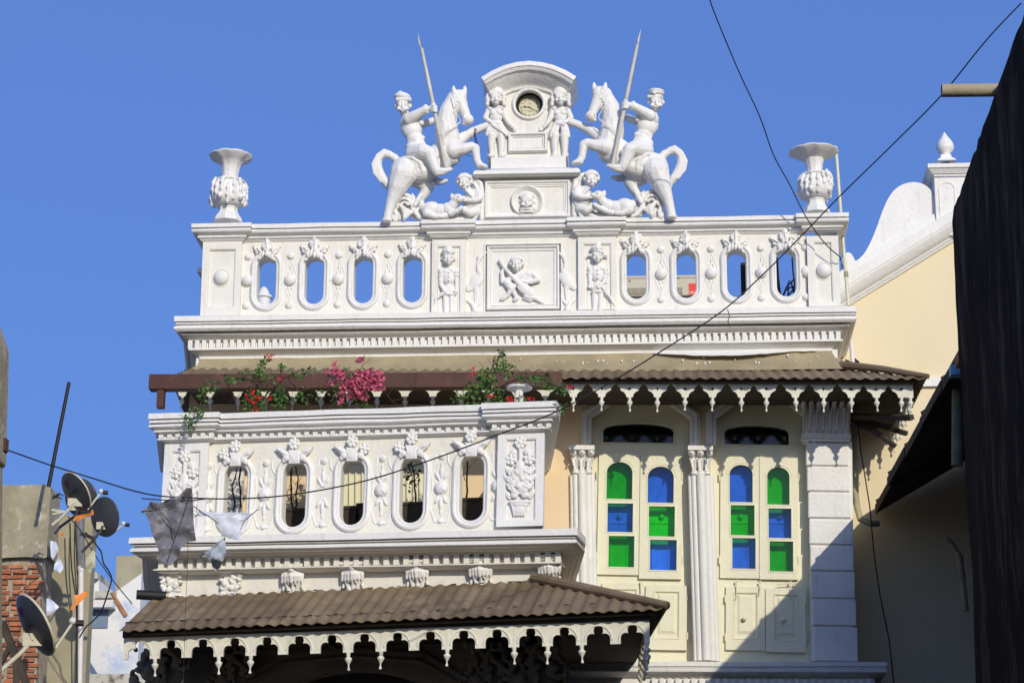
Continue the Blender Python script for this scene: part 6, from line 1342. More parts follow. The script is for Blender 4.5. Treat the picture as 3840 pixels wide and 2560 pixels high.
# ================================================================ torn kites
def film(name, pts, Y, m, label, cat, off, sc, seed, bend=.05, spars=()):
    loop = [(off[0] + x / sc, off[1] + y / sc) for x, y in pts]
    # dense outline, triangulated with inner points for folds
    P2 = [Vector((x, y, 0)) for x, y in loop]; tris = tessellate_polygon([P2]); 
    bm = bmesh.new(); vs = [bm.verts.new(p) for p in P2]
    for t in tris:
        try: bm.faces.new([vs[i] for i in t])
        except ValueError: pass
    for _ in range(3): bmesh.ops.subdivide_edges(bm, edges=[e for e in bm.edges if e.calc_length() > 6], cuts=1, use_grid_fill=False); bmesh.ops.triangulate(bm, faces=bm.faces[:])
    bm.verts.ensure_lookup_table(); V = []; 
    for v in bm.verts:
        n_ = noise.noise(Vector((v.co.x * .02 + seed, v.co.y * .02, seed))) * bend * 2 + abs(noise.noise(Vector((v.co.x * .03 + v.co.y * .018, seed, 2)))) * bend; V.append(onY(v.co.x, v.co.y, Y + n_))
    Fc = [tuple(v.index for v in f.verts) for f in bm.faces]; bm.free(); N = len(V)
    mb = MB(); mb.add(V + [p + Vector((0, .003, 0)) for p in V], Fc + [tuple(i + N for i in reversed(f)) for f in Fc])
    o = mb.build(name, m, None, 60); tag(o, label, cat)
    for sp in spars:
        mb = MB(); mb.tube([onY(off[0] + x / sc, off[1] + y / sc, Y - .02) for x, y in sp], .004, 5); mb.build('kite_spar', STEM, o)
    return o
film('torn_kite', [(715, 685), (770, 685), (782, 720), (785, 780), (792, 900), (800, 1100), (825, 1280), (750, 1290), (700, 1320), (650, 1370), (640, 1440), (600, 1490), (545, 1555), (490, 1558), (460, 1515), (375, 1480), (380, 1455), (420, 1440), (380, 1320), (330, 1200), (310, 1110), (290, 1040), (250, 965), (205, 968), (210, 945), (280, 900), (310, 840), (440, 850), (540, 800), (640, 770)], YW, GREYC, 'large torn dark grey kite hanging from the cable before the balcony corner', 'kite', (460, 1600), 3, 1, .035, [[(775, 690), (680, 1000), (590, 1250), (500, 1515)], [(310, 840), (420, 950), (520, 1060), (590, 1250)]])
film('torn_kite', [(820, 1000), (850, 950), (870, 935), (960, 955), (1200, 962), (1400, 965), (1450, 975), (1440, 1000), (1380, 1050), (1335, 1120), (1330, 1200), (1325, 1280), (1270, 1270), (1180, 1245), (1100, 1225), (1120, 1160), (1060, 1080), (960, 1000), (880, 1000)], YW, WHITEC, 'torn pale white kite hanging over the first balcony oval', 'kite', (460, 1600), 3, 4, .03, [[(790, 890), (960, 1000), (1080, 1090)], [(1515, 930), (1380, 1050), (1335, 1120)]])
film('torn_kite', [(1150, 1240), (1160, 1340), (1165, 1420), (1130, 1500), (1095, 1580), (1040, 1625), (990, 1520), (950, 1460), (850, 1470), (880, 1425), (960, 1395), (1030, 1320)], YW, mat('dirty_white_film', (.42, .46, .52), .5, .3, 10, bump=.3), 'crumpled scrap of pale plastic below the white kite', 'plastic scrap', (460, 1600), 3, 7, .09)
YD = 9.5
for pts, m, lab, nm, cat in (
  ([(660, 1140), (735, 1150), (760, 1240), (770, 1260), (690, 1385), (665, 1340), (660, 1260)], WHITEC, 'white plastic flag just below the dishes, upper of the two by the wall edge', 'plastic_scrap', 'plastic scrap'),
  ([(765, 1330), (780, 1345), (820, 1440), (830, 1500), (780, 1565), (755, 1530), (700, 1520), (710, 1450)], WHITEC, 'small white hanging kite lower of the two by the wall edge', 'plastic_scrap', 'plastic scrap'),
  ([(960, 850), (1000, 810), (1100, 790), (1190, 770), (1195, 735), (1215, 735), (1225, 800), (1120, 830), (1060, 850), (1020, 895), (1005, 880)], ORANGE, 'orange plastic strip knotted on the dish arm', 'plastic_scrap', 'plastic scrap'),
  ([(1175, 1310), (1220, 1250), (1245, 1290), (1245, 1480), (1200, 1500), (1190, 1560), (1140, 1540), (1115, 1470), (1120, 1380)], mat('yellowed_film', (.5, .48, .30), .6, .2, 8), 'yellowed plastic sheet on the wall beside the grey pipe', 'plastic_scrap', 'plastic scrap'),
  ([(790, 1020), (830, 1030), (820, 1090), (800, 1060), (770, 1080)], ORANGE, 'tiny orange scrap on the wall below the upper dishes', 'plastic_scrap', 'plastic scrap')):
    film(nm, pts, YD, m, lab, cat, (0, 1700), 3.485, len(lab), .05)
film('plastic_scrap', [(910, 485), (940, 490), (1045, 445), (1080, 460), (1075, 490), (1000, 560), (915, 635), (905, 675), (860, 675), (870, 625), (905, 600), (915, 540)], YD, ORANGE, 'orange plastic flag hanging in front of the white pipe', 'plastic scrap', (0, 2080), 3.267, 3, .05)
film('plastic_scrap', [(570, 530), (610, 530), (660, 570), (725, 635), (690, 670), (610, 730), (570, 750)], YD, WHITEC, 'white plastic square pinned between brick wall and cement wall', 'plastic scrap', (0, 2080), 3.267, 5, .05)
# ================================================================ left: brick building, cement walls, blue and white house
def Fr(Y): return Frame(Vector((0, Y, 0)), Vector((1, Y, 0)), 0)
Fb = Fr(12.0); BB = thing('brick_house', Fb.p(90, 2560, 0), 'unfinished brick house with stained cement upper wall at the left edge', 'house')
u1 = Fb.u(180, 2000); uL_ = Fb.u(-600, 2000); vt = Fb.v(90, 1817); vm = Fb.v(90, 2088)
dep = -.8
V = []; nx, nz_ = 24, 14; mb = MB()
for j in range(nz_ + 1):
    for i in range(nx + 1):
        u = uL_ + (u1 - uL_) * (i / nx) ** .5; v = vm + (vt - vm) * j / nz_ + (.05 * noise.noise(Vector((u * 3, 1, 7))) if j == 0 else .02 * noise.noise(Vector((u * 4, 4, 7))) if j == nz_ else 0); V.append(Fb.g(u + (.015 * noise.noise(Vector((v * 5, 1, 2))) if i == nx else 0), v, .02 * noise.noise(Vector((u * 2, v * 2, 0)))))
mb.add(V, [(j * (nx + 1) + i, j * (nx + 1) + i + 1, (j + 1) * (nx + 1) + i + 1, (j + 1) * (nx + 1) + i) for j in range(nz_) for i in range(nx)]); mb.box(Fb, uL_, u1 - .03, vm + .05, vt - .02, dep, -.03); mb.build('cement_wall', CONC, BB, 60)
mb = MB(); mb.box(Fb, uL_, u1 - .10, -1 + 1, vm + .04, dep, -.12); mb.build('mortar_wall', MORTAR, BB)
rr = random.Random(11); course = 18.0; v = vm - .14; row = 0; cnt = 0
bmv = []
for k in range(5):
    m = MB(); m.box(IDF, -.12, .12, -.031, .031, -.05, .0)
    V = [Vector((a.x + rr.uniform(-.010, .010), a.y + rr.uniform(-.006, .006), a.z + rr.uniform(-.008, .008))) for a in m.V]; bmv.append(mesh('brick', V, m.F, BRICK, 0))
vend = Fb.v(90, 2600)
while v > vend:
    u = u1 - .12 - (.06 if row % 2 else .12)
    while u > Fb.u(-20, 2300):
        gapn = noise.noise(Vector((u * 1.3, v * 1.3, 3)))
        if gapn < .28 or rr.random() < .3:
            w_ = 1 if rr.random() > .2 else .55; R = Matrix.Diagonal((w_ * rr.uniform(.85, 1), rr.uniform(.85, 1.1), 1, 1)); link('brick', bmv[rr.randrange(5)], Fb.g(u + rr.uniform(-.01, .01), v, -.12 + rr.uniform(.012, .055)), BB, Fb.R @ R); cnt += 1
        u -= .27
    v -= .086; row += 1
print('bricks', cnt)
Fk = Fr(13.0); CW = thing('cement_house', Fk.p(250, 2560, 0), 'khaki cement wall carrying the satellite dishes, between brick wall and white pipe', 'house')
mb = MB(); mb.box(Fk, Fk.u(170, 2200), Fk.u(291, 2200), 0, Fk.v(250, 1930), -.5, 0); mb.build('wall', CONC2, CW); mb = MB(); mb.box(Fk, Fk.u(292, 2000), Fk.u(331, 2000), 0, Fk.v(300, 1925), -.6, -.3); mb.build('wall', CONC2, CW)
mb = MB(); mb.tube([Fk.p(297, 1945, .05), Fk.p(306, 2130, .05)], .07, 8); o = mb.build('grey_pipe', mat('grey_metal_pipe', (.2, .2, .21), .6, .3, 6)); tag(o, 'grey metal pipe above the long white pipe on the cement wall', 'pipe')
mb = MB(); mb.tube([Fk.p(304, 2136, .06), Fk.p(302, 2400, .06), Fk.p(296, 2640, .06)], .048, 12); mb.tube([Fk.p(303, 2122, .06), Fk.p(304, 2140, .06)], .058, 12); o = mb.build('white_pipe', WPVC); tag(o, 'long white plastic pipe running down the edge of the cement wall', 'pipe')
Fw = Fr(17.0); WH = thing('blue_white_house', Fw.p(400, 2560, 0), 'blue and white washed house with stepped parapet behind the lower awning', 'house')
uu = lambda x: Fw.u(x, 2400); vv = lambda y: Fw.v(400, y)
mb = MB(); mb.plate(Fw, [(uu(296), 0), (uu(520), 0), (uu(520), vv(2150)), (uu(430), vv(2215)), (uu(429), vv(2255)), (uu(363), vv(2255)), (uu(360), vv(2172)), (uu(296), vv(2172))], [], -5, 0); mb.build('wall', BLUEW, WH)
mb = MB(); mb.box(Fw, uu(300), uu(361), vv(2172) + .001, vv(2149), -1, .15); mb.box(Fw, uu(363), uu(430), vv(2253), vv(2227), -.6, .35); mb.build('parapet_cap', STAINW, WH)
mb = MB(); mb.box(Fw, uu(327), uu(402), vv(2353), vv(2285), -.05, .03); mb.build('shutter', DBLUE, WH); mb = MB(); mb.box(Fw, uu(330), uu(430), vv(2285), vv(2256) + .0, 0, .30); mb.build('window_hood', BLUEW, WH)
Fp = Fr(15.0); mb = MB(); mb.box(Fp, Fp.u(286, 2540), Fp.u(560, 2540), 0, Fp.v(400, 2525), -.4, 0); o = mb.build('stained_parapet', STAINW); tag(o, 'low black stained parapet wall below the blue and white house', 'wall')
Fq = Fr(19.0); mb = MB(); mb.box(Fq, Fq.u(432, 2200), Fq.u(640, 2200), 0, Fq.v(480, 2082), -4, 0); o = mb.build('khaki_block', CONC2); tag(o, 'plain khaki cement block house behind the left end of the balcony', 'house')
for i, (a, b) in enumerate((((419, 2221), (473, 2306)), ((432, 2250), (470, 2312)))):
    mb = MB(); mb.tube([Fp.p(*a), Fp.p(*b)], .035, 8); o = mb.build('timber_pole', OLDWOOD); tag(o, ('upper' if i == 0 else 'lower') + ' of the two orange timber poles leaning beside the awning corner', 'pole', 'leaning timber poles')
# near left wall sliver and bracket
Fn = Fr(-8.0); NL = thing('near_left_house', Fn.p(0, 2200, 0), 'weathered plaster wall sliver of a near house at the extreme left edge', 'house')
mb = MB(); ol = [(-300, 1150), (0, 1222), (14, 1262), (30, 1305), (33, 1330), (30, 1480), (26, 1600), (22, 1745), (16, 1752), (10, 1752), (8, 1900), (7, 2600), (-300, 2600)]
mb.plate(Fn, [Fn.l(x, y) for x, y in reversed(ol)], [], 0, 6); mb.build('wall', CONC, NL)
mb = MB(); mb.tube([Fn.p(18, 1330, .03), Fn.p(24, 1345, .03), Fn.p(20, 1420, .03)], .008, 8); mb.build('conduit', CMETAL, NL); mb = MB(); mb.boxp(Fn, -40, 1640, 20, 1687, .0, .10); mb.build('bracket_box', RUST, NL)
# timber frame at the bottom left
mb = None
for i, (a, b, r) in enumerate((((8, 2330), (105, 2580), .05), ((60, 2450), (62, 2600), .05), ((0, 2490), (50, 2400), .035))):
    mb = MB(); mb.tube([onY(*a, -1.5), onY(*b, -1.5)], r, 4); o = mb.build('timber_brace', WOODW); tag(o, ('long diagonal', 'upright', 'short crossing')[i] + ' dark timber brace below the lowest dish in the bottom left corner', 'timber', 'timber braces in the bottom left corner')
# mast
mb = MB(); mb.tube([onY(259, 1433, 11), onY(182, 1824, 11)], [.030, .034], 8); o = mb.build('antenna_mast', BLACK); tag(o, 'tall leaning black mast above the brick house', 'mast')
mb = MB(); mb.tube([onY(196, 1868, 10.5), onY(222, 1852, 10.5)], .02, 5); 
for a, b in (((222, 1850), (240, 1859)), ((208, 1862), (235, 1870)), ((200, 1860), (204, 1852)), ((220, 1846), (222, 1856))): mb.tube([onY(*a, 10.5), onY(*b, 10.5)], .009, 4)
o = mb.build('broken_antenna', BLACK); tag(o, 'small broken black aerial beside the top dish', 'antenna')
# ---- dishes
def dish(cx_, cy, Y, Rpx, alpha, tilt, label, mount, lnb, arm0, txt=None, rim=CMETAL, wallpt=None):
    C0 = onY(cx_, cy, Y); sc = (C0 - CAM).length / FPX; R_ = Rpx * sc
    f = (C0 - CAM).normalized(); rt = f.cross(Vector((0, 0, 1))).normalized(); up = rt.cross(f)
    side = rt * math.cos(tilt) + up * math.sin(tilt); ax = (f * math.cos(alpha) + side * math.sin(alpha)).normalized()
    e1 = ax.cross(side).normalized(); e2 = e1.cross(ax)
    if e1.dot(up) < 0: e1 = -e1
    T = thing('satellite_dish', C0, label, 'satellite dish', 'satellite dishes on the left house walls')
    V = []; nr, na = 7, 36; mb = MB()
    for s in (0, 1):
        for i in range(nr + 1):
            r = R_ * i / nr; z = -.22 * R_ * (1 - (i / nr) ** 2) - .012 * s
            for k in range(na): a = 2 * math.pi * k / na; V.append(C0 + e1 * (r * math.cos(a)) + e2 * (r * math.sin(a)) + ax * z)
    N = (nr + 1) * na; Fc = []
    for s in (0, N): Fc += [(s + i * na + k, s + i * na + (k + 1) % na, s + (i + 1) * na + (k + 1) % na, s + (i + 1) * na + k) for i in range(nr) for k in range(na)]
    mb.add(V, Fc); mb.build('reflector', DMETAL, T, 60)
    mb = MB(); mb.tube([C0 + e1 * R_ * math.cos(2 * math.pi * k / na) + e2 * R_ * math.sin(2 * math.pi * k / na) for k in range(na + 1)], .009 * R_ / .3 + .003, 6, cap=False); mb.build('rim', rim, T, 60)
    back = lambda a, b, d=.02: C0 + e1 * a * R_ + e2 * b * R_ - ax * (.22 * R_ * (1 - a * a - b * b) + d)
    B0 = back(-.32, -.05, .03); mb = MB(); mp_ = onY(*mount[0], Y - .02)
    h = .10 * R_ / .3; mb.add([mp_ + rt * a + up * b + f * c for a in (-h, h) for b in (-h * .55, h * .55) for c in (-.02, .05)], [(0, 1, 3, 2), (4, 6, 7, 5), (0, 4, 5, 1), (2, 3, 7, 6), (0, 2, 6, 4), (1, 5, 7, 3)]); mb.build('mount_bracket', CMETAL, T)
    mb = MB(); mb.tube([onY(*p, Y - .03) for p in mount], .022 * R_ / .3, 8); mb.build('support_arm', CMETAL if rim is CMETAL else DMETAL, T, 60)
    L0, L1 = onY(*arm0, Y + .02), onY(*lnb, Y + .1); mb = MB(); mb.tube([L0, L1], .013 * R_ / .3, 6); mb.build('feed_arm', CMETAL, T)
    d_ = (L1 - L0).normalized(); mb = MB(); mb.ell(L1 + up * .02, .035 * R_ / .3, .035 * R_ / .3, .035 * R_ / .3); mb.build('feed_cap', WPVC, T, 60); mb = MB(); mb.tube([L1 + rt * .03, L1 + rt * .10 * R_ / .3], .03 * R_ / .3, 8); mb.build('feed_horn', BLACK, T)
    if txt:
        me = text_mesh(txt, R_ * .36, INK, .0008); c = back(.05, .25, .016); nrm = -(ax * 1.0); X_ = -e2 if e2.dot(rt) < 0 else e2; Yv = nrm.cross(X_).normalized()
        if Yv.dot(up) < 0: Yv = -Yv; 
        Rm = Matrix((X_.normalized(), Yv, X_.normalized().cross(Yv))).transposed().to_4x4(); link('lettering', me, c - ax * .02, T, Rm)
        mb = MB(); c = back(.48, -.05, .012); mb.ell(c, R_ * .17, R_ * .24, .006, Rm.to_3x3()); mb.build('logo_patch', PURPLE, T, 60)
    return T
rad = math.radians
dish(304, 1866, 10.6, 70, rad(37), rad(12), 'dark satellite dish partly hidden behind the topmost dish', [(288, 1900), (289, 1922), (276, 1938), (225, 1975), (205, 2000)], (358, 1905), (318, 1920), rim=DMETAL)
dish(286, 1843, 10.0, 79, rad(60), rad(32), 'topmost satellite dish with cream rim and purple print', [(281, 1882), (268, 1890), (264, 1902), (235, 1935), (196, 1968)], (378, 1846), (330, 1909), 'eocon')
dish(394, 1937, 10.2, 72, rad(47), rad(8), 'dark satellite dish standing clear against the sky, right of the others', [(386, 1970), (378, 1990), (355, 2018), (306, 2070)], (462, 1967), (432, 1990), rim=DMETAL)
dish(134, 2341, -1.5, 122, rad(70), rad(30), 'large low satellite dish in front of the brick wall', [(128, 2396), (108, 2392), (106, 2418), (75, 2450), (8, 2510)], (272, 2334), (200, 2440), 'eocon')
for i, (a, b) in enumerate((((194, 1912), (250, 1920)), ((198, 1928), (244, 1918)))): 
    mb = MB(); mb.tube([onY(*a, 10), onY(*b, 10)], .022, 6); o = mb.build('strut', CMETAL); tag(o, ('upper' if i == 0 else 'lower') + ' of two cream struts bracing the topmost dish to the wall', 'strut', 'dish struts')
mb = MB(); mb.tube([onY(302, 2000, 10.2), onY(355, 2018, 10.2)], .028, 6); o = mb.build('strut', DMETAL); tag(o, 'dark strut bracing the right dish to the grey pipe', 'strut')
wire([(320, 1995, 10), (345, 2020, 10), (368, 2052, 10), (380, 2070, 10), (388, 2110, 10), (408, 2140, 10), (418, 2170, 10), (405, 2220, 10), (380, 2290, 10), (350, 2325, 10), (320, 2352, 10), (298, 2390, 10)], .012, 'black cable looping down from the right dish across the blue house')
wire([(255, 1935, 10), (300, 1985, 10), (350, 2070, 10), (420, 2170, 10), (495, 2262, 10)], .008, 'thin black cable running diagonally to the lower awning corner')
wire([(262, 1960, 12.6), (268, 2120, 12.6), (283, 2230, 12.6), (288, 2330, 12.6), (290, 2560, 12.6)], .012, 'dark cable hanging down the cement wall beside the white pipe')
wire([(281, 1960, 12.6), (279, 2090, 12.6), (290, 2250, 12.6)], .010, 'second dark cable on the cement wall, ending by the orange flag')
wire([(8, 2290, -1.6), (60, 2232, -1.6), (110, 2190, -1.6), (150, 2160, -1.6)], .004, 'thin dark wire crossing the brick wall above the low dish')
# ================================================================ things on the balcony
fl = B.v(1200, 2035, 0)
for i, (x0, x1, yt, lab) in enumerate(((1040, 1190, 1905, 'dark planter trough behind the second balcony oval'), (1236, 1337, 1897, 'dark tapered planter at the left side of the middle balcony oval'), (1342, 1620, 1883, 'long dark planter between the middle and fourth balcony ovals'), (1690, 1850, 1866, 'dark planter trough behind the rightmost balcony oval'), (840, 960, 1925, 'dark planter trough behind the first balcony oval'))):
    u0, u1 = B.u(x0, yt, -.45), B.u(x1, yt, -.45); v1 = B.v((x0 + x1) / 2, yt, -.45); v0 = fl + .02; T = thing('planter', B.g((u0 + u1) / 2, v0, -.6), lab, 'planter', 'planter troughs along the balcony')
    t_ = .05; mb = MB(); P_ = [B.g(u, v, w_) for v, a in ((v0, t_), (v1 - .03, 0)) for u, w_ in ((u0 + a, -.45 - a * .5), (u1 - a, -.45 - a * .5), (u1 - a, -.72), (u0 + a, -.72))]; mb.add(P_, [(0, 1, 2, 3), (4, 7, 6, 5), (0, 4, 5, 1), (1, 5, 6, 2), (2, 6, 7, 3), (3, 7, 4, 0)]); mb.build('trough', POT, T)
    mb = MB(); mb.box(B, u0 - .015, u1 + .015, v1 - .031, v1, -.735, -.435); mb.build('rim', POT, T)
mb = MB()
gr = thing('door_grille', W.p(1420, 1900, .02), 'tall ivory bar grille on the wall behind the middle balcony ovals', 'grille')
for i in range(16): x = 1262 + i * 24; mb = MB(); mb.tube([W.p(x, 1760, .05), W.p(x, 2080, .05)], .010, 6); mb.build('bar', DOORP, gr)
mb = MB(); mb.boxp(W, 1255, 1745, 1640, 2200, -.02, .03); mb.build('backing', DOORP, gr)
mb = MB(); mb.boxp(W, 838, 1730, 900, 2300, -.02, .08); mb.boxp(W, 835, 1848, 903, 1862, -.02, .10); mb.build('pilaster', WHITE, HOUSE)
orn = M.p(1, 1, 0); ob = B.p(1947, 1514, -.02); T = tag(bpy.data.objects.new('x', None), None); bpy.data.objects.remove(T)
mb = MB(); mb.lathe(ob, [(.05, 0), (.048, .03), (.035, .06), (.04, .11), (.06, .135), (.11, .150), (.135, .16), (.137, .175), (.12, .19), (.06, .205), (.0, .208)], 24); 
for s in (-1, 1): mb.tube([ob + Vector((s * .03, -.03, .02)), ob + Vector((s * .02, -.05, .10)), ob + Vector((0, -.06, .17))], .022, 8)
o = mb.build('mushroom_ornament', WHITE2, None, 50); tag(o, 'white mushroom shaped ornament standing on the right balcony pier', 'ornament')

# unseen houses added behind the viewer to block low sky and bounce warm light
for i, (xa, xb, h, m_, lab) in enumerate(((-34, -14, 6, PEACH, 'unseen plain peach house added across the street to block sky, left'), (-14, 4, 7, CONC2, 'unseen plain khaki house added across the street to block sky, middle'), (4, 26, 6.5, CONC, 'unseen plain cement house added across the street to block sky, right'))):
    T = thing('unseen_street_house', ((xa + xb) / 2, -40, 0), lab, 'house'); mb = MB(); wbox(mb, xa, xb - .05, -46, -36, 0, h); mb.build('wall', m_, T)
    mb = MB(); wbox(mb, xa - .1, xb + .05, -46.2, -35.6, h + .001, h + .25); mb.build('roof', CONC, T)
mb = MB(); wbox(mb, -30, -9.5, -24, -4, 0, 7.5); o = mb.build('unseen_side_house', CONC2); tag(o, 'unseen plain cement house added on the left side of the street to block sky', 'house')  # unseen house added to keep sky light off the porch
# ================================================================ bougainvillea
def leaf(mb, p, d, L, wd, rr, fold=.3):
    d = d.normalized(); s = d.cross(Vector((rr.uniform(-1, 1), rr.uniform(-1, 1), rr.uniform(-1, 1)))).normalized(); nrm = d.cross(s)
    mb.add([p, p + d * L * .5 + s * wd + nrm * wd * fold, p + d * L, p + d * L * .5 - s * wd + nrm * wd * fold, p + d * L * .45], [(0, 1, 4), (1, 2, 4), (2, 3, 4), (3, 0, 4)])
def plant(label, stems, clusters, w_, seed):
    """stems: polylines (x,y,w) ; clusters: ('L'|'P'|'R', x, y, w, rx, ry, count)"""
    rr = random.Random(seed); x, y, _ = stems[0][0]; T = thing('bougainvillea', B.p(x, y, w_), label, 'bougainvillea', 'bougainvillea plants on the balcony')
    mb = MB()
    for st in stems:
        P = [B.p(a, b, c) for a, b, c in st]; out = []
        for p, q in zip(P, P[1:]):
            for t in (0, .33, .66): out.append(p.lerp(q, t) + Vector((rr.uniform(-1, 1), rr.uniform(-1, 1), rr.uniform(-1, 1))) * .008)
        out.append(P[-1]); r0 = st[0][2] if False else .011 if len(st) > 3 else .0045
        mb.tube(out, [max(.0022, r0 * (1 - .75 * i / len(out))) for i in range(len(out))], 5)
        for _ in range(int(len(out) * 1.1)):
            b = out[rr.randrange(len(out))]; mb.tube([b, b + Vector((rr.uniform(-.12, .12), rr.uniform(-.06, .06), rr.uniform(-.03, .14)))], .0022, 4)
    mb.build('stem', STEM, T, 40)
    LB, PB, RB = MB(), MB(), MB()
    for kind, cx_, cy, cw, rx, ry, n in clusters:
        for i in range(max(2, int(n * (.62 if kind == 'L' else .8)))):
            a = rr.uniform(0, 6.28); r = rr.random() ** .6; c = B.p(cx_ + 1.15 * rx * r * math.cos(a), cy + 1.15 * ry * r * math.sin(a), cw + rr.uniform(-.1, .1))
            d = Vector((rr.uniform(-1, 1), rr.uniform(-1, .3), rr.uniform(-1, .8)))
            if kind == 'L': leaf(LB, c, d, rr.uniform(.035, .065), rr.uniform(.012, .02), rr)
            else:
                tgt = PB if kind == 'P' else RB; k = 1 if kind == 'P' else .62
                ax = Vector((rr.uniform(-.6, .6), -1, rr.uniform(-.3, .7))).normalized(); s = ax.cross(Vector((0, 0, 1))).normalized(); u = s.cross(ax)
                for j in range(3):
                    an = j * 2.09 + rr.uniform(0, 1); dd = (s * math.cos(an) + u * math.sin(an)) * .8 + ax * .45; leaf(tgt, c, dd, rr.uniform(.032, .045) * k * 1.1, .019 * k, rr, .2)
    for bld, nm, m in ((LB, 'leaves', LEAF), (PB, 'pink_bracts', PINK), (RB, 'red_flowers', RED)):
        if bld.V: bld.build(nm, m, T, 0, 'stuff')
    return T
wf = -.5
plant('bougainvillea at the left end with red flowers and a branch drooping over the coping',
  [[(905, 1905, wf), (898, 1800, wf), (905, 1700, wf), (900, 1600, wf + .1), (880, 1500, -.2), (850, 1425, 0), (800, 1440, .1), (760, 1500, .2), (735, 1545, .28), (712, 1590, .3)],
   [(925, 1905, wf), (935, 1800, wf), (918, 1700, wf), (930, 1600, -.3), (950, 1500, -.2), (975, 1400, -.1), (1005, 1340, 0)], [(905, 1750, wf), (870, 1700, wf), (858, 1660, wf)],
   [(940, 1560, -.3), (1000, 1480, -.2), (1060, 1420, -.1), (1100, 1400, 0)], [(880, 1905, wf), (872, 1820, wf), (890, 1740, wf), (880, 1690, wf)], [(900, 1420, 0), (1000, 1430, 0), (1060, 1460, 0), (1120, 1520, 0)]],
  [('L', 712, 1588, .3, 20, 26, 60), ('L', 740, 1545, .26, 22, 20, 55), ('L', 790, 1452, .1, 30, 24, 80), ('L', 760, 1480, .15, 18, 18, 30), ('L', 870, 1420, .05, 35, 12, 60), ('L', 925, 1398, 0, 18, 12, 24), ('L', 975, 1385, 0, 17, 30, 65), ('L', 1000, 1350, 0, 12, 14, 20),
   ('L', 960, 1500, -.1, 45, 38, 150), ('L', 1050, 1500, -.1, 22, 50, 130), ('L', 1070, 1378, 0, 20, 12, 30), ('L', 1130, 1400, 0, 35, 16, 45), ('L', 1172, 1385, 0, 12, 14, 14), ('L', 990, 1425, -.05, 50, 25, 60), ('L', 960, 1540, -.2, 30, 14, 40),
   ('R', 1010, 1336, .03, 12, 10, 9), ('R', 950, 1488, -.03, 28, 22, 30), ('R', 1012, 1498, -.05, 9, 8, 7), ('R', 965, 1535, -.1, 20, 8, 10), ('R', 1052, 1416, 0, 7, 4, 4), ('R', 1095, 1545, -.1, 8, 4, 4), ('L', 870, 1655, wf, 14, 14, 10), ('R', 853, 1775, wf, 4, 6, 3), ('L', 862, 1765, wf, 8, 16, 10), ('L', 860, 1905, wf, 14, 18, 14)], wf, 1)
plant('bougainvillea in the middle with the big mass of magenta blossom',
  [[(1095, 1905, wf), (1090, 1800, wf), (1098, 1700, wf), (1100, 1640, wf), (1190, 1560, -.3), (1260, 1500, -.2), (1320, 1430, -.1), (1360, 1370, 0)], [(1110, 1905, wf), (1112, 1850, wf), (1120, 1790, wf), (1105, 1740, wf), (1100, 1680, wf)],
   [(1180, 1560, -.3), (1150, 1500, -.2), (1100, 1440, -.1), (1070, 1410, 0)], [(1200, 1560, -.3), (1190, 1480, -.2), (1240, 1440, -.1)], [(1185, 1560, -.3), (1130, 1470, -.2), (1060, 1440, -.1)], [(1430, 1450, -.05), (1470, 1500, -.15), (1510, 1535, -.25)], [(1290, 1560, -.3), (1310, 1500, -.2), (1300, 1430, -.1)], [(1095, 1780, wf), (1050, 1740, wf), (1070, 1690, wf)], [(1100, 1700, wf), (1130, 1670, wf), (1140, 1640, wf)]],
  [('P', 1355, 1355, 0, 17, 10, 9), ('P', 1255, 1378, 0, 12, 14, 7), ('P', 1275, 1400, .02, 34, 14, 28), ('P', 1370, 1425, .02, 46, 30, 90), ('P', 1330, 1450, .02, 50, 26, 80), ('P', 1410, 1430, .02, 24, 30, 35), ('P', 1350, 1478, 0, 38, 18, 30), ('P', 1250, 1420, 0, 14, 20, 10), ('P', 1390, 1400, 0, 30, 14, 22), ('P', 1435, 1455, 0, 8, 12, 6), ('P', 1290, 1490, 0, 25, 20, 14), ('P', 1230, 1395, 0, 8, 8, 4),
   ('L', 1320, 1440, -.05, 80, 55, 150), ('L', 1270, 1480, -.1, 30, 40, 60), ('L', 1340, 1520, -.15, 50, 18, 40), ('L', 1400, 1535, -.2, 20, 10, 14), ('L', 1160, 1480, -.1, 50, 30, 60), ('L', 1350, 1400, -.05, 60, 14, 30), ('L', 1120, 1700, wf, 30, 30, 26), ('P', 1340, 1532, -.2, 20, 6, 5)], wf, 2)
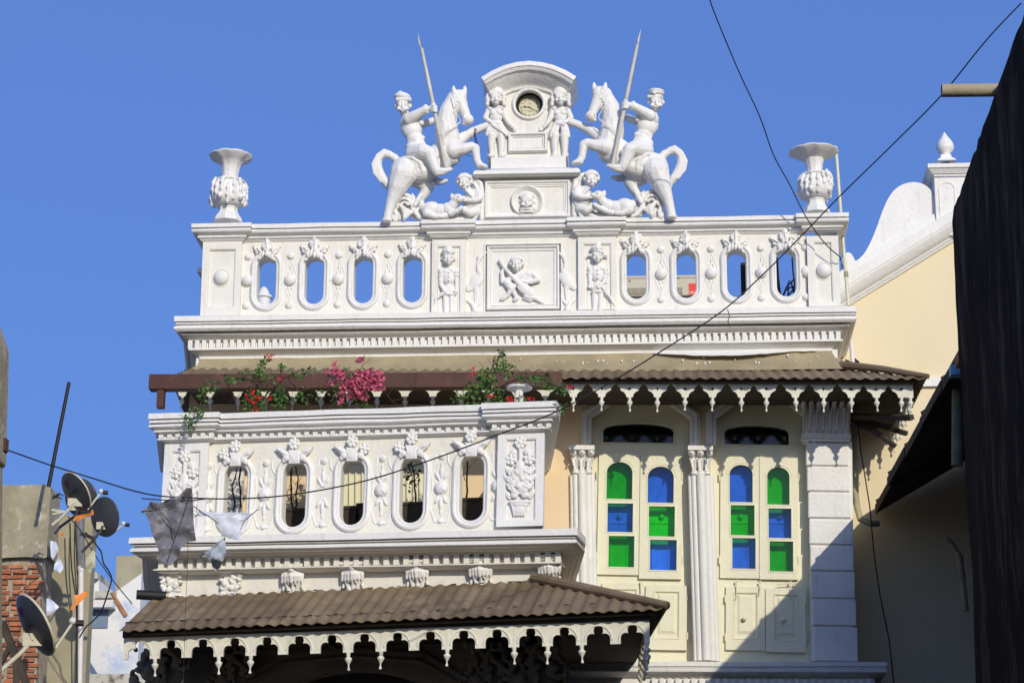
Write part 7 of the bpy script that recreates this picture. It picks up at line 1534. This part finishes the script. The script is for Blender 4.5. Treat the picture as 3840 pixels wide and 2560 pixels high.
plant('leafy bougainvillea at the right with a tall green shoot and spray to the right',
  [[(1560, 1880, wf), (1555, 1800, wf), (1540, 1720, wf), (1590, 1640, wf), (1740, 1560, -.4), (1790, 1480, -.2), (1830, 1400, -.1), (1870, 1340, 0), (1885, 1312, 0)], [(1750, 1868, wf), (1752, 1780, wf), (1756, 1700, wf), (1765, 1600, wf), (1800, 1520, -.3)], [(1745, 1800, wf), (1728, 1740, wf), (1735, 1700, wf)],
   [(1820, 1480, -.1), (1900, 1440, 0), (1960, 1415, .1), (2040, 1420, .15), (2090, 1445, .2), (2120, 1480, .2)], [(1740, 1550, -.3), (1740, 1500, -.2), (1735, 1450, -.1)]],
  [('L', 1883, 1330, 0, 16, 20, 40), ('L', 1870, 1370, 0, 22, 22, 55), ('L', 1905, 1385, 0, 20, 26, 50), ('L', 1830, 1410, -.03, 42, 26, 140), ('L', 1800, 1450, -.05, 48, 32, 170), ('L', 1740, 1500, -.1, 38, 30, 90), ('L', 1850, 1490, -.1, 50, 34, 120), ('L', 1960, 1418, .1, 40, 12, 55), ('L', 2030, 1425, .15, 40, 18, 95), ('L', 2080, 1450, .2, 32, 18, 80), ('L', 2110, 1470, .2, 22, 14, 30), ('L', 2105, 1520, .2, 12, 22, 24), ('L', 1930, 1500, 0, 60, 10, 40), ('L', 1800, 1530, -.2, 60, 14, 50),
   ('R', 2138, 1448, .2, 8, 8, 6), ('R', 1840, 1480, 0, 20, 10, 8), ('R', 1776, 1402, 0, 5, 5, 3), ('R', 1990, 1495, .05, 12, 7, 8), ('L', 1530, 1790, wf, 45, 40, 90), ('L', 1520, 1735, wf, 30, 30, 40), ('R', 1775, 1380, 0, 3, 3, 2)], wf, 3)
mb = MB(); rr = random.Random(4)
for i in range(9):
    c = B.p(1912 + rr.uniform(-7, 7), 1500 + rr.uniform(-6, 6), .0); 
    for j in range(5): leaf(mb, c, Vector((math.cos(j * 1.26 + i), -.4, math.sin(j * 1.26 + i))), .035, .016, rr, .2)
o = mb.build('red_flower', RED, None, 0); tag(o, 'bright red flower lying beside the white mushroom ornament', 'flower')
print('objects', len(bpy.data.objects), 'tris', sum(len(o.data.polygons) for o in bpy.data.objects if o.type == 'MESH'))
